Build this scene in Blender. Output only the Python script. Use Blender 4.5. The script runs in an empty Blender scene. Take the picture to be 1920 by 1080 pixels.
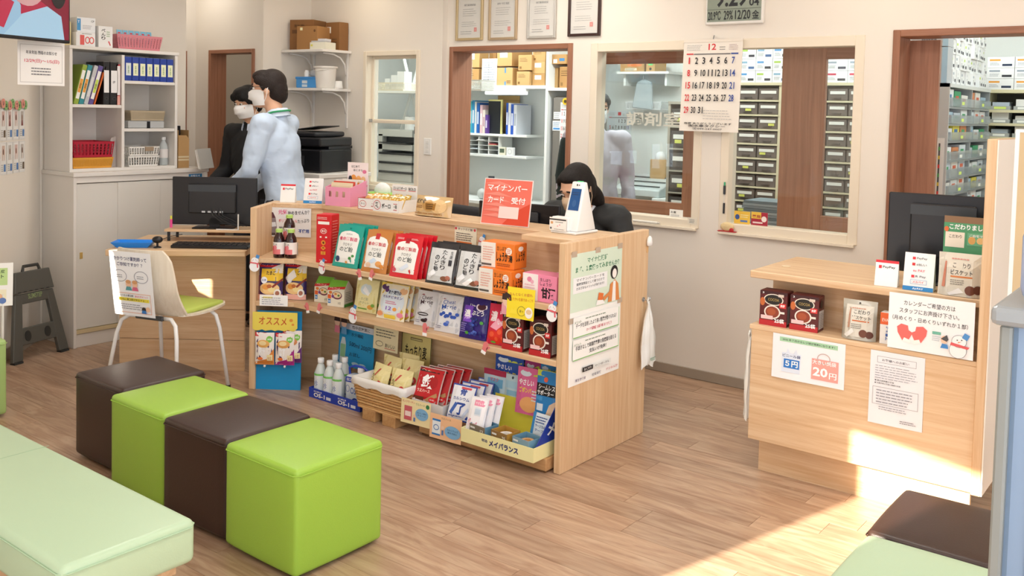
import bpy, bmesh, math, random
from mathutils import Vector, Matrix, Euler
random.seed(7)
R = math.radians
scene = bpy.context.scene
COL = scene.collection

# ---------------------------------------------------------------- camera
FPX, CX, CY, CAMH = 1748.0, 960.0, 294.7, 1.55
YAW, PITCH, ROLL = R(37.81), R(-2.858), R(1.351)
_f = Vector((-math.sin(YAW)*math.cos(PITCH), math.cos(YAW)*math.cos(PITCH), math.sin(PITCH)))
_r = Vector((math.cos(YAW), math.sin(YAW), 0)); _u = _r.cross(_f)
_r, _u = _r*math.cos(ROLL)+_u*math.sin(ROLL), _u*math.cos(ROLL)-_r*math.sin(ROLL)
cd = bpy.data.cameras.new('camera'); cam = bpy.data.objects.new('camera', cd); COL.objects.link(cam)
cd.sensor_fit = 'HORIZONTAL'; cd.sensor_width = 36; cd.lens = FPX/1920*36
cd.shift_y = (CY-540)/1920; cd.clip_start = .05
cam.matrix_world = Matrix(((_r.x,_u.x,-_f.x,0),(_r.y,_u.y,-_f.y,0),(_r.z,_u.z,-_f.z,CAMH),(0,0,0,1)))
scene.camera = cam

# ---------------------------------------------------------------- light and exposure
w = bpy.data.worlds.new('daylight'); scene.world = w; w.use_nodes = True
w.node_tree.nodes['Background'].inputs[0].default_value = (.80, .88, 1, 1)
w.node_tree.nodes['Background'].inputs[1].default_value = 8.5
sd = bpy.data.lights.new('sun', 'SUN'); sun = bpy.data.objects.new('sun', sd); COL.objects.link(sun)
sd.energy = 60; sd.angle = R(.6); sd.color = (1, .90, .74)
SUN_EL, SUN_AZ = R(22), math.atan2(.29, 1.10)     # light travels towards +Y and a little +X
sun.rotation_euler = Vector((math.sin(SUN_AZ)*math.cos(SUN_EL), math.cos(SUN_AZ)*math.cos(SUN_EL), -math.sin(SUN_EL))).to_track_quat('-Z', 'Y').to_euler()
sun.location = (-1, -6, 5)
def area(name, loc, sx, sy, watts, col=(1,.95,.87), rot=(0,0,0)):
    l = bpy.data.lights.new(name, 'AREA'); l.shape = 'RECTANGLE'; l.size = sx; l.size_y = sy; l.energy = watts; l.color = col
    o = bpy.data.objects.new(name, l); COL.objects.link(o); o.location = loc; o.rotation_euler = rot
    return o
scene.view_settings.view_transform = 'Standard'; scene.view_settings.look = 'None'
scene.view_settings.gamma = 1; scene.view_settings.use_curve_mapping = False
scene.view_settings.exposure = -1.5
SLITS = [(1.42,1.58,1.0,1.16),(1.87,1.98,.82,1.24)]      # slits added in the slanting wall for the sun patches (along, along, sill, head)

# ---------------------------------------------------------------- helpers
def ray(x, y): return _f + _r*((x-CX)/FPX) - _u*((y-CY)/FPX)
def P(x, y, X=None, Y=None, Z=None):              # photo pixel on a real plane -> point in the room
    d = ray(x, y)
    t = X/d.x if X is not None else Y/d.y if Y is not None else (Z-CAMH)/d.z
    return Vector((0,0,CAMH)) + d*t
def lin(h):
    h = h.lstrip('#'); c = [int(h[i:i+2],16)/255 for i in (0,2,4)]
    return tuple(v/12.92 if v <= .04045 else ((v+.055)/1.055)**2.4 for v in c)
MATS = {}
ORD = ['first','second','third','fourth','fifth','sixth','seventh','eighth','ninth','tenth','eleventh','twelfth','thirteenth','fourteenth']
def mat(h, rough=.5, metal=0., spec=.5, emit=0., alpha=1., coat=0., bump=0., bscale=40., trans=0., var=0., name=None):
    k = (h,rough,metal,spec,emit,alpha,coat,bump,bscale,trans,var)
    if k in MATS: return MATS[k]
    m = bpy.data.materials.new(name or 'm_'+h.strip('#')); m.use_nodes = True; nt = m.node_tree; b = nt.nodes['Principled BSDF']
    c = lin(h); b.inputs['Base Color'].default_value = (*c,1)
    b.inputs['Roughness'].default_value = rough; b.inputs['Metallic'].default_value = metal
    b.inputs['Specular IOR Level'].default_value = spec; b.inputs['Alpha'].default_value = alpha
    b.inputs['Coat Weight'].default_value = coat; b.inputs['Transmission Weight'].default_value = trans
    if emit:
        b.inputs['Emission Color'].default_value = (*c,1); b.inputs['Emission Strength'].default_value = emit
    if bump or var:
        tc = nt.nodes.new('ShaderNodeTexCoord'); n = nt.nodes.new('ShaderNodeTexNoise'); n.inputs['Scale'].default_value = bscale; n.inputs['Detail'].default_value = 4
        nt.links.new(tc.outputs['Object'], n.inputs['Vector'])
        if bump:
            bp = nt.nodes.new('ShaderNodeBump'); bp.inputs['Strength'].default_value = bump; bp.inputs['Distance'].default_value = .004
            nt.links.new(n.outputs['Fac'], bp.inputs['Height']); nt.links.new(bp.outputs['Normal'], b.inputs['Normal'])
        if var:
            n2 = nt.nodes.new('ShaderNodeTexNoise'); n2.inputs['Scale'].default_value = 3; nt.links.new(tc.outputs['Object'], n2.inputs['Vector'])
            mx = nt.nodes.new('ShaderNodeMix'); mx.data_type = 'RGBA'
            mx.inputs['A'].default_value = (*[v*(1-var) for v in c],1); mx.inputs['B'].default_value = (*[min(1,v*(1+var)) for v in c],1)
            nt.links.new(n2.outputs['Fac'], mx.inputs['Factor']); nt.links.new(mx.outputs['Result'], b.inputs['Base Color'])
    MATS[k] = m; return m
def wood(h1, h2, axis='x', rough=.45, scale=1., rnd=False, key=''):
    k = ('wood',h1,h2,axis,rough,scale,rnd)
    if k in MATS: return MATS[k]
    m = bpy.data.materials.new('wood_'+axis); m.use_nodes = True; nt = m.node_tree; b = nt.nodes['Principled BSDF']
    tc = nt.nodes.new('ShaderNodeTexCoord'); mp = nt.nodes.new('ShaderNodeMapping')
    s = {'x':(1.1,26,26),'y':(26,1.1,26),'z':(26,26,1.1)}[axis]; mp.inputs['Scale'].default_value = tuple(v*scale for v in s)
    nt.links.new(tc.outputs['Object'], mp.inputs['Vector'])
    n = nt.nodes.new('ShaderNodeTexNoise'); n.inputs['Scale'].default_value = 1.6; n.inputs['Detail'].default_value = 5; n.inputs['Roughness'].default_value = .65; n.inputs['Distortion'].default_value = .5
    if rnd:
        oi = nt.nodes.new('ShaderNodeObjectInfo'); ad = nt.nodes.new('ShaderNodeVectorMath'); ad.operation = 'ADD'
        ml = nt.nodes.new('ShaderNodeVectorMath'); ml.operation = 'SCALE'; ml.inputs['Scale'].default_value = 40; cb = nt.nodes.new('ShaderNodeCombineXYZ')
        for i in range(3): nt.links.new(oi.outputs['Random'], cb.inputs[i])
        nt.links.new(cb.outputs[0], ml.inputs[0]); nt.links.new(mp.outputs[0], ad.inputs[0]); nt.links.new(ml.outputs[0], ad.inputs[1]); nt.links.new(ad.outputs[0], n.inputs['Vector'])
    else: nt.links.new(mp.outputs[0], n.inputs['Vector'])
    cr = nt.nodes.new('ShaderNodeValToRGB'); cr.color_ramp.elements[0].position = .32; cr.color_ramp.elements[1].position = .68
    cr.color_ramp.elements[0].color = (*lin(h1),1); cr.color_ramp.elements[1].color = (*lin(h2),1)
    nt.links.new(n.outputs['Fac'], cr.inputs['Fac'])
    out = cr.outputs['Color']
    if rnd:
        n3 = nt.nodes.new('ShaderNodeTexNoise'); n3.inputs['Scale'].default_value = .9; n3.inputs['Detail'].default_value = 6; n3.inputs['Distortion'].default_value = 2.2
        mp3 = nt.nodes.new('ShaderNodeMapping'); mp3.inputs['Scale'].default_value = (3,16,16); nt.links.new(tc.outputs['Object'], mp3.inputs['Vector']); ad3 = nt.nodes.new('ShaderNodeVectorMath'); nt.links.new(mp3.outputs[0], ad3.inputs[0]); nt.links.new(ml.outputs[0], ad3.inputs[1]); nt.links.new(ad3.outputs[0], n3.inputs['Vector'])
        c3 = nt.nodes.new('ShaderNodeValToRGB'); c3.color_ramp.elements[0].position = .42; c3.color_ramp.elements[1].position = .72; c3.color_ramp.elements[0].color = (0,0,0,1); c3.color_ramp.elements[1].color = (.75,.75,.75,1)
        nt.links.new(n3.outputs['Fac'], c3.inputs['Fac']); mx3 = nt.nodes.new('ShaderNodeMix'); mx3.data_type = 'RGBA'; mx3.inputs['B'].default_value = (*lin('#cbb095'),1)
        nt.links.new(c3.outputs['Color'], mx3.inputs['Factor']); nt.links.new(out, mx3.inputs['A']); out = mx3.outputs['Result']
        hs = nt.nodes.new('ShaderNodeHueSaturation'); mr = nt.nodes.new('ShaderNodeMapRange'); mr.inputs['To Min'].default_value = .88; mr.inputs['To Max'].default_value = 1.10
        nt.links.new(oi.outputs['Random'], mr.inputs['Value']); nt.links.new(mr.outputs[0], hs.inputs['Value']); nt.links.new(out, hs.inputs['Color']); out = hs.outputs['Color']
    nt.links.new(out, b.inputs['Base Color']); b.inputs['Roughness'].default_value = rough
    bp = nt.nodes.new('ShaderNodeBump'); bp.inputs['Strength'].default_value = .06; nt.links.new(n.outputs['Fac'], bp.inputs['Height']); nt.links.new(bp.outputs[0], b.inputs['Normal'])
    MATS[k] = m; return m
def glass(tint='#eef6f6', refl=.10, rough=.0, name='clear_glass'):
    k = ('glass',tint,refl,rough)
    if k in MATS: return MATS[k]
    m = bpy.data.materials.new(name); m.use_nodes = True; nt = m.node_tree; nt.nodes.remove(nt.nodes['Principled BSDF'])
    t = nt.nodes.new('ShaderNodeBsdfTransparent'); g = nt.nodes.new('ShaderNodeBsdfGlossy'); mx = nt.nodes.new('ShaderNodeMixShader')
    t.inputs[0].default_value = (*lin(tint),1); g.inputs['Roughness'].default_value = rough
    fr = nt.nodes.new('ShaderNodeLayerWeight'); pw = nt.nodes.new('ShaderNodeMath'); pw.operation = 'POWER'; pw.inputs[1].default_value = 5; nt.links.new(fr.outputs['Facing'], pw.inputs[0])
    ad = nt.nodes.new('ShaderNodeMath'); ad.operation = 'ADD'; ad.inputs[1].default_value = refl; ad.use_clamp = True
    nt.links.new(pw.outputs[0], ad.inputs[0]); nt.links.new(ad.outputs[0], mx.inputs[0])
    nt.links.new(t.outputs[0], mx.inputs[1]); nt.links.new(g.outputs[0], mx.inputs[2]); nt.links.new(mx.outputs[0], nt.nodes['Material Output'].inputs[0])
    MATS[k] = m; return m

class B:
    """collects geometry and links it as ONE mesh object"""
    def __init__(s): s.v=[]; s.f=[]; s.mi=[]; s.ms=[]
    def mid(s, m):
        if isinstance(m,str): m = mat(m)
        if m not in s.ms: s.ms.append(m)
        return s.ms.index(m)
    def add(s, vs, fs, m, M=None):
        o = len(s.v); i = s.mid(m)
        s.v += [tuple(M @ Vector(v)) if M else tuple(v) for v in vs]
        s.f += [tuple(o+k for k in f) for f in fs]; s.mi += [i]*len(fs); return s
    def box(s, x0,y0,z0,x1,y1,z1, m, M=None):
        vs = [(x,y,z) for z in (z0,z1) for y in (y0,y1) for x in (x0,x1)]
        return s.add(vs, [(0,2,3,1),(4,5,7,6),(0,1,5,4),(2,6,7,3),(0,4,6,2),(1,3,7,5)], m, M)
    def cb(s, c, d, m, M=None):
        return s.box(c[0]-d[0]/2,c[1]-d[1]/2,c[2]-d[2]/2,c[0]+d[0]/2,c[1]+d[1]/2,c[2]+d[2]/2,m,M)
    def prism(s, poly, z0, z1, m, M=None):        # polygon in xy (ccw) extruded along z
        n = len(poly); vs = [(x,y,z0) for x,y in poly]+[(x,y,z1) for x,y in poly]
        fs = [tuple(range(n-1,-1,-1)), tuple(range(n,2*n))]+[(i,(i+1)%n,n+(i+1)%n,n+i) for i in range(n)]
        return s.add(vs, fs, m, M)
    def plate(s, poly, y0, y1, m, M=None):        # polygon in xz (ccw seen from -y) extruded along y
        n = len(poly); vs = [(x,y0,z) for x,z in poly]+[(x,y1,z) for x,z in poly]
        fs = [tuple(range(n)), tuple(range(2*n-1,n-1,-1))]+[(i,n+i,n+(i+1)%n,(i+1)%n) for i in range(n)]
        return s.add(vs, fs, m, M)
    def lathe(s, prof, m, n=20, M=None, sx=1, sy=1):
        vs=[]; fs=[]
        for r,z in prof:
            for k in range(n):
                a = 2*math.pi*k/n; vs.append((r*math.cos(a)*sx, r*math.sin(a)*sy, z))
        for j in range(len(prof)-1):
            for k in range(n): fs.append((j*n+k, j*n+(k+1)%n, (j+1)*n+(k+1)%n, (j+1)*n+k))
        fs.append(tuple(range(n-1,-1,-1))); fs.append(tuple(range((len(prof)-1)*n, len(prof)*n)))
        return s.add(vs, fs, m, M)
    def cyl(s, a, b, r, m, n=10, r2=None):
        a=Vector(a); b=Vector(b); q=(b-a).to_track_quat('Z','Y').to_matrix().to_4x4(); L=(b-a).length
        return s.lathe([(r,0),(r if r2 is None else r2,L)], m, n, Matrix.Translation(a) @ q)
    def tube(s, pts, r, m, n=8):
        pts=[Vector(p) for p in pts]; vs=[]; fs=[]; up=None
        for i,p in enumerate(pts):
            t=(pts[min(i+1,len(pts)-1)]-pts[max(i-1,0)]).normalized()
            if up is None: up = t.orthogonal().normalized()
            up = (up - t*up.dot(t)); up = up.normalized() if up.length>1e-6 else t.orthogonal().normalized()
            sd_ = t.cross(up)
            for k in range(n):
                a=2*math.pi*k/n; vs.append(p+up*(r*math.cos(a))+sd_*(r*math.sin(a)))
        for i in range(len(pts)-1):
            for k in range(n): fs.append((i*n+k,i*n+(k+1)%n,(i+1)*n+(k+1)%n,(i+1)*n+k))
        fs.append(tuple(range(n-1,-1,-1))); fs.append(tuple(range((len(pts)-1)*n,len(pts)*n)))
        return s.add(vs, fs, m)
    def ell(s, c, d, m, nu=14, nv=8, M=None):
        vs=[]; fs=[]
        for j in range(nv+1):
            ph=math.pi*(j+.0)/nv-math.pi/2; ph=max(min(ph,math.pi/2-.02),-math.pi/2+.02)
            for k in range(nu):
                a=2*math.pi*k/nu; vs.append((c[0]+d[0]*math.cos(ph)*math.cos(a), c[1]+d[1]*math.cos(ph)*math.sin(a), c[2]+d[2]*math.sin(ph)))
        for j in range(nv):
            for k in range(nu): fs.append((j*nu+k,j*nu+(k+1)%nu,(j+1)*nu+(k+1)%nu,(j+1)*nu+k))
        fs.append(tuple(range(nu-1,-1,-1))); fs.append(tuple(range(nv*nu,(nv+1)*nu)))
        return s.add(vs, fs, m, M)
    def mesh(s, name, bev=0, seg=1, smooth=False):
        me = bpy.data.meshes.new(name); me.from_pydata(s.v, [], s.f)
        for m in s.ms: me.materials.append(m)
        me.polygons.foreach_set('material_index', s.mi)
        if bev:
            bm = bmesh.new(); bm.from_mesh(me)
            es = [e for e in bm.edges if len(e.link_faces)==2 and e.calc_face_angle(0) > R(30)]
            bmesh.ops.bevel(bm, geom=es, offset=bev, segments=seg, profile=.5, affect='EDGES', clamp_overlap=True); bm.to_mesh(me); bm.free()
        if smooth:
            me.polygons.foreach_set('use_smooth', [True]*len(me.polygons))
            if bev or smooth == 2: me.set_sharp_from_angle(angle=R(50))
        me.update(); return me
    def build(s, name, parent=None, bev=0, seg=1, smooth=False, loc=None, rot=None):
        return put(name, s.mesh(name,bev,seg,smooth), parent, loc, rot)
def put(name, me, parent=None, loc=None, rot=None):
    o = bpy.data.objects.new(name, me); COL.objects.link(o)
    if parent: o.parent = parent
    if loc is not None: o.location = loc
    if rot is not None: o.rotation_euler = rot
    return o
def tag(o, label, cat, group=None):
    o['label']=label; o['category']=cat
    if group: o['group']=group
    return o
def thing(name, label, cat, loc=(0,0,0), rz=0, group=None, rx=0):
    o = bpy.data.objects.new(name, None); COL.objects.link(o); o.empty_display_size=.05
    o.location=loc; o.rotation_euler=(rx,0,rz); return tag(o,label,cat,group)
def struct(o):
    o['kind']='structure'; return o
def clone(root, label=None, loc=None, rot=None):
    r = root.copy(); COL.objects.link(r)
    if label: r['label']=label
    if loc is not None: r.location=loc
    if rot is not None: r.rotation_euler=rot
    def rec(a, b):
        for ch in list(a.children):
            c = ch.copy(); COL.objects.link(c); c.parent = b; rec(ch, c)
    rec(root, r); return r

# flat print: shapes and lettering in the unit square of a face, mapped onto the surface they lie on
TXT = {}
def glyphs(s, bold):
    k=(s,bold)
    if k not in TXT:
        c = bpy.data.curves.new('t','FONT'); c.body=s; c.size=1; c.resolution_u=2; c.offset=bold; c.fill_mode='FRONT'
        o = bpy.data.objects.new('t',c); me = o.to_mesh()
        vs=[tuple(v.co) for v in me.vertices]; fs=[tuple(p.vertices) for p in me.polygons]
        o.to_mesh_clear(); bpy.data.objects.remove(o); bpy.data.curves.remove(c)
        if not vs: vs=[(0,0,0),(1,0,0),(1,1,0)]; fs=[]
        x0=min(v[0] for v in vs); x1=max(v[0] for v in vs); y0=min(v[1] for v in vs); y1=max(v[1] for v in vs)
        TXT[k]=([((v[0]-x0)/max(x1-x0,1e-6),(v[1]-y0)/max(y1-y0,1e-6)) for v in vs],fs)
    return TXT[k]
class Pr:
    def __init__(s, W, H, curved=False, gap=.0006, step=.00025): s.W=W; s.H=H; s.b=B(); s.c=curved; s.k=gap; s.step=step; s.lay=[]
    def _a(s, uv, fs, col, rough=.5):
        s.b.add([(u,0,v) for u,v in uv], fs, mat(col,rough) if isinstance(col,str) else col); s.lay += [s.k]*len(uv); s.k += s.step; return s
    def rect(s, x,y,w,h, col, rot=0):
        n = 5 if s.c else 1; m = 6 if s.c else 1
        uv=[(x+w*i/n, y+h*j/m) for j in range(m+1) for i in range(n+1)]
        if rot:
            cx,cy=x+w/2,y+h/2; a=R(rot); q=s.H/s.W
            uv=[(cx+(u-cx)*math.cos(a)-(v-cy)*math.sin(a)*q, cy+(u-cx)*math.sin(a)/q+(v-cy)*math.cos(a)) for u,v in uv]
        return s._a(uv,[(j*(n+1)+i,j*(n+1)+i+1,(j+1)*(n+1)+i+1,(j+1)*(n+1)+i) for j in range(m) for i in range(n)],col)
    def oval(s, x,y,rx,ry, col, n=20):
        uv=[(x,y)]; fs=[]
        rings=3 if s.c else 1
        for j in range(1,rings+1):
            uv += [(x+rx*j/rings*math.cos(2*math.pi*k/n), y+ry*j/rings*math.sin(2*math.pi*k/n)) for k in range(n)]
        fs=[(0,1+k,1+(k+1)%n) for k in range(n)]
        for j in range(rings-1): fs += [(1+j*n+k,1+(j+1)*n+k,1+(j+1)*n+(k+1)%n,1+j*n+(k+1)%n) for k in range(n)]
        return s._a(uv,fs,col)
    def ring(s, x,y,rx,ry, t, col, n=24):
        q=s.W/s.H
        uv=[(x+rx*math.cos(2*math.pi*k/n),y+ry*math.sin(2*math.pi*k/n)) for k in range(n)]+[(x+(rx-t)*math.cos(2*math.pi*k/n),y+(ry-t*q)*math.sin(2*math.pi*k/n)) for k in range(n)]
        return s._a(uv,[(k,(k+1)%n,n+(k+1)%n,n+k) for k in range(n)],col)
    def poly(s, pts, col):
        if not s.c: return s._a(pts,[tuple(range(len(pts)))],col)
        e=[]
        for (x0,y0),(x1,y1) in zip(pts,pts[1:]+pts[:1]): e+=[(x0+(x1-x0)*k/3,y0+(y1-y0)*k/3) for k in range(3)]
        cx=sum(x for x,_ in e)/len(e); cy=sum(y for _,y in e)/len(e); n=len(e); g=5
        uv=[(cx,cy)]+[(cx+(x-cx)*j/g,cy+(y-cy)*j/g) for j in range(1,g+1) for x,y in e]
        fs=[(0,1+k,1+(k+1)%n) for k in range(n)]
        for j in range(g-1): fs+=[(1+j*n+k,1+(j+1)*n+k,1+(j+1)*n+(k+1)%n,1+j*n+(k+1)%n) for k in range(n)]
        return s._a(uv,fs,col)
    def frame(s, x,y,w,h,t,col):
        q=s.W/s.H
        uv=[(x,y),(x+w,y),(x+w,y+h),(x,y+h),(x+t,y+t*q),(x+w-t,y+t*q),(x+w-t,y+h-t*q),(x+t,y+h-t*q)]
        return s._a(uv,[(0,1,5,4),(1,2,6,5),(2,3,7,6),(3,0,4,7)],col)
    def text(s, t, x,y,w,h, col, bold=.012, rot=0, vert=False):
        if vert:
            n=len(t); hh=h/n
            for i,ch in enumerate(t): s.text(ch,x,y+h-(i+.95)*hh,w,hh*.88,col,bold)
            return s
        uv,fs=glyphs(t,bold); uv=[(x+u*w,y+v*h) for u,v in uv]
        if rot:
            cx,cy=x+w/2,y+h/2; a=R(rot); q=s.H/s.W
            uv=[(cx+(u-cx)*math.cos(a)-(v-cy)*math.sin(a)*q, cy+(u-cx)*math.sin(a)/q+(v-cy)*math.cos(a)) for u,v in uv]
        return s._a(uv,fs,col)
    def dash(s, x,y,w,h, n, col, seed=1, fill=.42):    # rows of print too small to read
        rr=random.Random(seed)
        for j in range(n):
            yy=y+h*(1-(j+1)/n)+h/n*.25; xx=x; end=x+w*rr.uniform(.72,1)
            uv=[];fs=[]
            while xx<end:
                d=min(w*rr.uniform(.05,.16),end-xx); k=len(uv); uv+=[(xx,yy),(xx+d,yy),(xx+d,yy+h/n*fill),(xx,yy+h/n*fill)]; fs.append((k,k+1,k+2,k+3)); xx+=d+w*.02
            s._a(uv,fs,col)
        return s
    def build(s, parent, fn=None, name='printed_face', loc=None, rot=None):
        W,H=s.W,s.H
        fn = fn or (lambda u,v,o: ((u-.5)*W, -o, v*H))
        s.b.v=[fn(p[0],p[2],o) for p,o in zip(s.b.v,s.lay)]
        return s.b.build(name,parent,loc=loc,rot=rot)

def sheet(name, label, cat, W, H, loc, rz=0, rx=0, col='#f4f4f2', th=.0012, draw=None, group=None, curl=0, base='sheet', rough=.5, ry=0):
    """a sheet of paper or card facing local -Y, origin at its lower middle"""
    t = thing(name,label,cat,loc,rz,group,rx); t.rotation_euler=(rx,ry,rz)
    c = lambda u,v: -curl*((1-v)**2)*(.6+.4*math.sin(u*5))
    b=B(); n=6 if curl else 1
    for j in range(n):
        for i in range(n):
            u0,u1,v0,v1=i/n,(i+1)/n,j/n,(j+1)/n
            q=[(u0,v0),(u1,v0),(u1,v1),(u0,v1)]
            b.add([((u-.5)*W,c(u,v),v*H) for u,v in q]+[((u-.5)*W,c(u,v)+th,v*H) for u,v in q],[(0,1,2,3),(7,6,5,4)]+([(0,3,7,4)] if i==0 else [])+([(1,5,6,2)] if i==n-1 else [])+([(0,4,5,1)] if j==0 else [])+([(3,2,6,7)] if j==n-1 else []),mat(col,rough))
    b.build(base,t)
    if draw:
        p=Pr(W,H,curved=bool(curl)); draw(p); p.build(t,(lambda u,v,o:((u-.5)*W,c(u,v)-o,v*H)))
    return t

def pouch(name, label, cat, W, H, T, col, loc, rz=0, lean=8, draw=None, group=None, crimp=None, seed=1, gusset=False, film=.28, back=None):
    """a filled foil pouch facing local -Y, standing on its lower edge"""
    t = thing(name,label,cat,loc,rz,group,R(-lean))
    rr=random.Random(seed); ph=[rr.uniform(0,6) for _ in range(4)]
    def th(u,v):
        e=max(0,min(u,1-u)*2); side=min(1,e*2.2)**.6
        top=max(0,min(1,(.93-v)/.30))**.7
        bot=1 if gusset else min(1,max(0,(v-.03)/.16))**.7
        return T/2*side*top*bot*(.9+.1*math.sin(u*9+ph[0])*math.sin(v*8+ph[1]))+.0012
    def wx(u,v): return (u-.5)*W*(1-.035*math.sin(math.pi*min(1,max(0,v)))*(1 if not gusset else .5))
    wav=lambda u,v: .0025*math.sin(u*7+ph[2])*v
    nx,nz=8,10; b=B(); vs=[];fs=[]
    for side in (-1,1):
        for j in range(nz+1):
            for i in range(nx+1):
                u,v=i/nx,j/nz; vs.append((wx(u,v), side*th(u,v)*(1 if side<0 else .8)+wav(u,v), v*H))
    N=(nx+1)*(nz+1)
    for j in range(nz):
        for i in range(nx):
            a=j*(nx+1)+i; fs.append((a,a+1,a+nx+2,a+nx+1)); fs.append((N+a,N+a+nx+1,N+a+nx+2,N+a+1))
    for j in range(nz):
        a=j*(nx+1); fs.append((a,a+nx+1,N+a+nx+1,N+a)); a+=nx; fs.append((a,N+a,N+a+nx+1,a+nx+1))
    for i in range(nx):
        fs.append((i,N+i,N+i+1,i+1)); a=nz*(nx+1)+i; fs.append((a,a+1,N+a+1,N+a))
    b.add(vs,fs,mat(col,film,coat=.4)); b.build('pouch_body',t,smooth=2)
    fn=lambda u,v,o:(wx(u,v), -th(u,v)+wav(u,v)-o-.0006, v*H)
    if crimp:
        q=Pr(W,H,True); q.rect(0,.93,1,.07,mat(crimp,film)); q.build(t,fn,'crimped_seal')
    if draw:
        q=Pr(W,H,True); draw(q); q.build(t,fn)
    return t

def carton(name, label, cat, W, D, H, col, loc, rz=0, front=None, side=None, top=None, group=None, rough=.4, rx=0, lid=False):
    """a printed carton, origin under the middle of its front face, front towards local -Y"""
    t = thing(name,label,cat,loc,rz,group,rx)
    B().box(-W/2,0,0,W/2,D,H,mat(col,rough)).build('carton_body',t,bev=min(W,D,H)*.02)
    B().box(-W/2+.002,.004,H,W/2-.002,D-.004,H+.0012,mat(col,rough)).build('lid_flap',t)
    if front: q=Pr(W,H); front(q); q.build(t)
    if side: q=Pr(D,H); side(q); q.build(t,lambda u,v,o:(W/2+o,u*D,v*H),'printed_side')
    if top: q=Pr(W,D); top(q); q.build(t,lambda u,v,o:((u-.5)*W,v*D,H+.0012+o),'printed_top')
    return t
def fit(xl,yt,xr,yb,Z):                            # photo box of a thing standing at height Z -> place, width, height
    p=P((xl+xr)/2,yb,Z=Z); a=P(xl,yb,Y=p.y); c=P(xr,yb,Y=p.y); q=P((xl+xr)/2,yt,Y=p.y)
    return p, c.x-a.x, q.z-Z
def fitY(xl,yt,xr,yb,Y):                           # the same on a wall plane
    p=P((xl+xr)/2,yb,Y=Y); a=P(xl,yb,Y=Y); c=P(xr,yb,Y=Y); q=P((xl+xr)/2,yt,Y=Y)
    return p, c.x-a.x, q.z-p.z
def fitX(xl,yt,xr,yb,X):
    p=P((xl+xr)/2,yb,X=X); a=P(xl,yb,X=X); c=P(xr,yb,X=X); q=P((xl+xr)/2,yt,X=X)
    return p, c.y-a.y, q.z-p.z

# ---------------------------------------------------------------- materials of the place
WALL = mat('#efe7db', .75, bump=.03, bscale=160, name='plaster_wall')
WHITE = mat('#eeeae4', .35, name='white_laminate')
CREAM = mat('#f0e4cf', .35, name='cream_metal')
OAKX = wood('#d0a87e','#e5c8a3','x'); OAKZ = wood('#d0a87e','#e3c59f','z'); OAKY = wood('#d0a87e','#e5c8a3','y')
DOORX = wood('#8d5d43','#a9755a','x'); DOORZ = wood('#8d5d43','#ab775b','z')
FLOORM = wood('#97755d','#bb9b80','x',rough=.32,scale=.8,rnd=True)
ROOMW = mat('#eef3f1', .6, name='white_room_wall')
BLACK = mat('#15151a', .35, name='black_plastic'); DARK = mat('#2a2a2e', .45)
STEEL = mat('#b8bcc0', .25, metal=.9); GREYM = mat('#a9b0b4', .4, metal=.2)

# ---------------------------------------------------------------- the setting
YB, YBI, CEIL = 4.96, 5.12, 2.62
fl = struct(B().box(-7.6,-1.3,-.06,1.6,8.2,-.012,mat('#b08a68',.5,name='floor_base')).build('floor'))
fl['label']='light brown wood-look plank floor of the waiting room'
planks=[]; PW,PL=.118,.905
ny=int((4.95+.95)/PW)
for j in range(ny):
    y0=-.95+j*PW; x=-6.2-random.random()*PL
    while x<1.25:
        a,b_=max(x,-6.0),min(x+PL,1.25)
        # the room's slanting front-left wall bounds the floor there
        lim=-(y0+PW)-3.2+.02
        if lim>a: a=lim
        if b_-a>.05: planks.append((a,b_,y0))
        x+=PL
def vis(p):
    c=Vector(((p[0]+p[1])/2,p[2]+PW/2,0))-Vector((0,0,CAMH)); d=c.dot(_f)
    if d<.5: return 1e9
    x=CX+FPX*c.dot(_r)/d; y=CY-FPX*c.dot(_u)/d
    out=max(0,-x-150,x-2070,y-1230); return d+out*.02
planks.sort(key=vis); fullm=B().box(0,0,-.012,PL-.0015,PW-.0012,0,FLOORM).mesh('plank')
rest=B()
for i,(a,b_,y0) in enumerate(planks):
    if i<295:
        if b_-a>PL-.001: put('plank',fullm,fl,(a,y0,0))
        else: put('plank',B().box(0,0,-.012,b_-a-.0015,PW-.0012,0,FLOORM).mesh('plank'),fl,(a,y0,0))
    else: rest.box(a,y0,-.012,b_-.0015,y0+PW-.0012,0,FLOORM)
ro=rest.build('planks_beyond',fl); ro['kind']='stuff'

def holes(x0,x1,z0,z1,hs):
    xs=sorted({x0,x1,*[h[0] for h in hs],*[h[1] for h in hs]}); out=[]
    for a,b_ in zip(xs,xs[1:]):
        cuts=sorted([(h[2],h[3]) for h in hs if h[0]<=a+1e-6 and h[1]>=b_-1e-6]); z=z0
        for c,d in cuts:
            if c>z+1e-6: out.append((a,b_,z,c))
            z=d
        if z<z1-1e-6: out.append((a,b_,z,z1))
    return out
def wallY(name,Y0,Y1,x0,x1,hs=(),z0=0,z1=CEIL,m=WALL):
    b=B()
    for a,b_,c,d in holes(x0,x1,z0,z1,hs): b.box(a,Y0,c,b_,Y1,d,m)
    return struct(b.build(name))
def wallX(name,X0,X1,y0,y1,hs=(),z0=0,z1=CEIL,m=WALL):
    b=B()
    for a,b_,c,d in holes(y0,y1,z0,z1,hs): b.box(X0,a,c,X1,b_,d,m)
    return struct(b.build(name))
D1=(-4.425,-3.375,0,1.99); D2=(-1.405,-.45,0,2.005)
W1=(-3.235,-2.455,.885,1.985); W2=(-2.33,-1.545,.885,1.985)
wallY('wall_back',YB,YBI,-4.455,1.45,[D1,D2,W1,W2])
HT=(-5.25,-4.665,.93,1.97)
wallY('wall_hatch',4.91,5.06,-5.87,-4.455,[HT])
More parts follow.
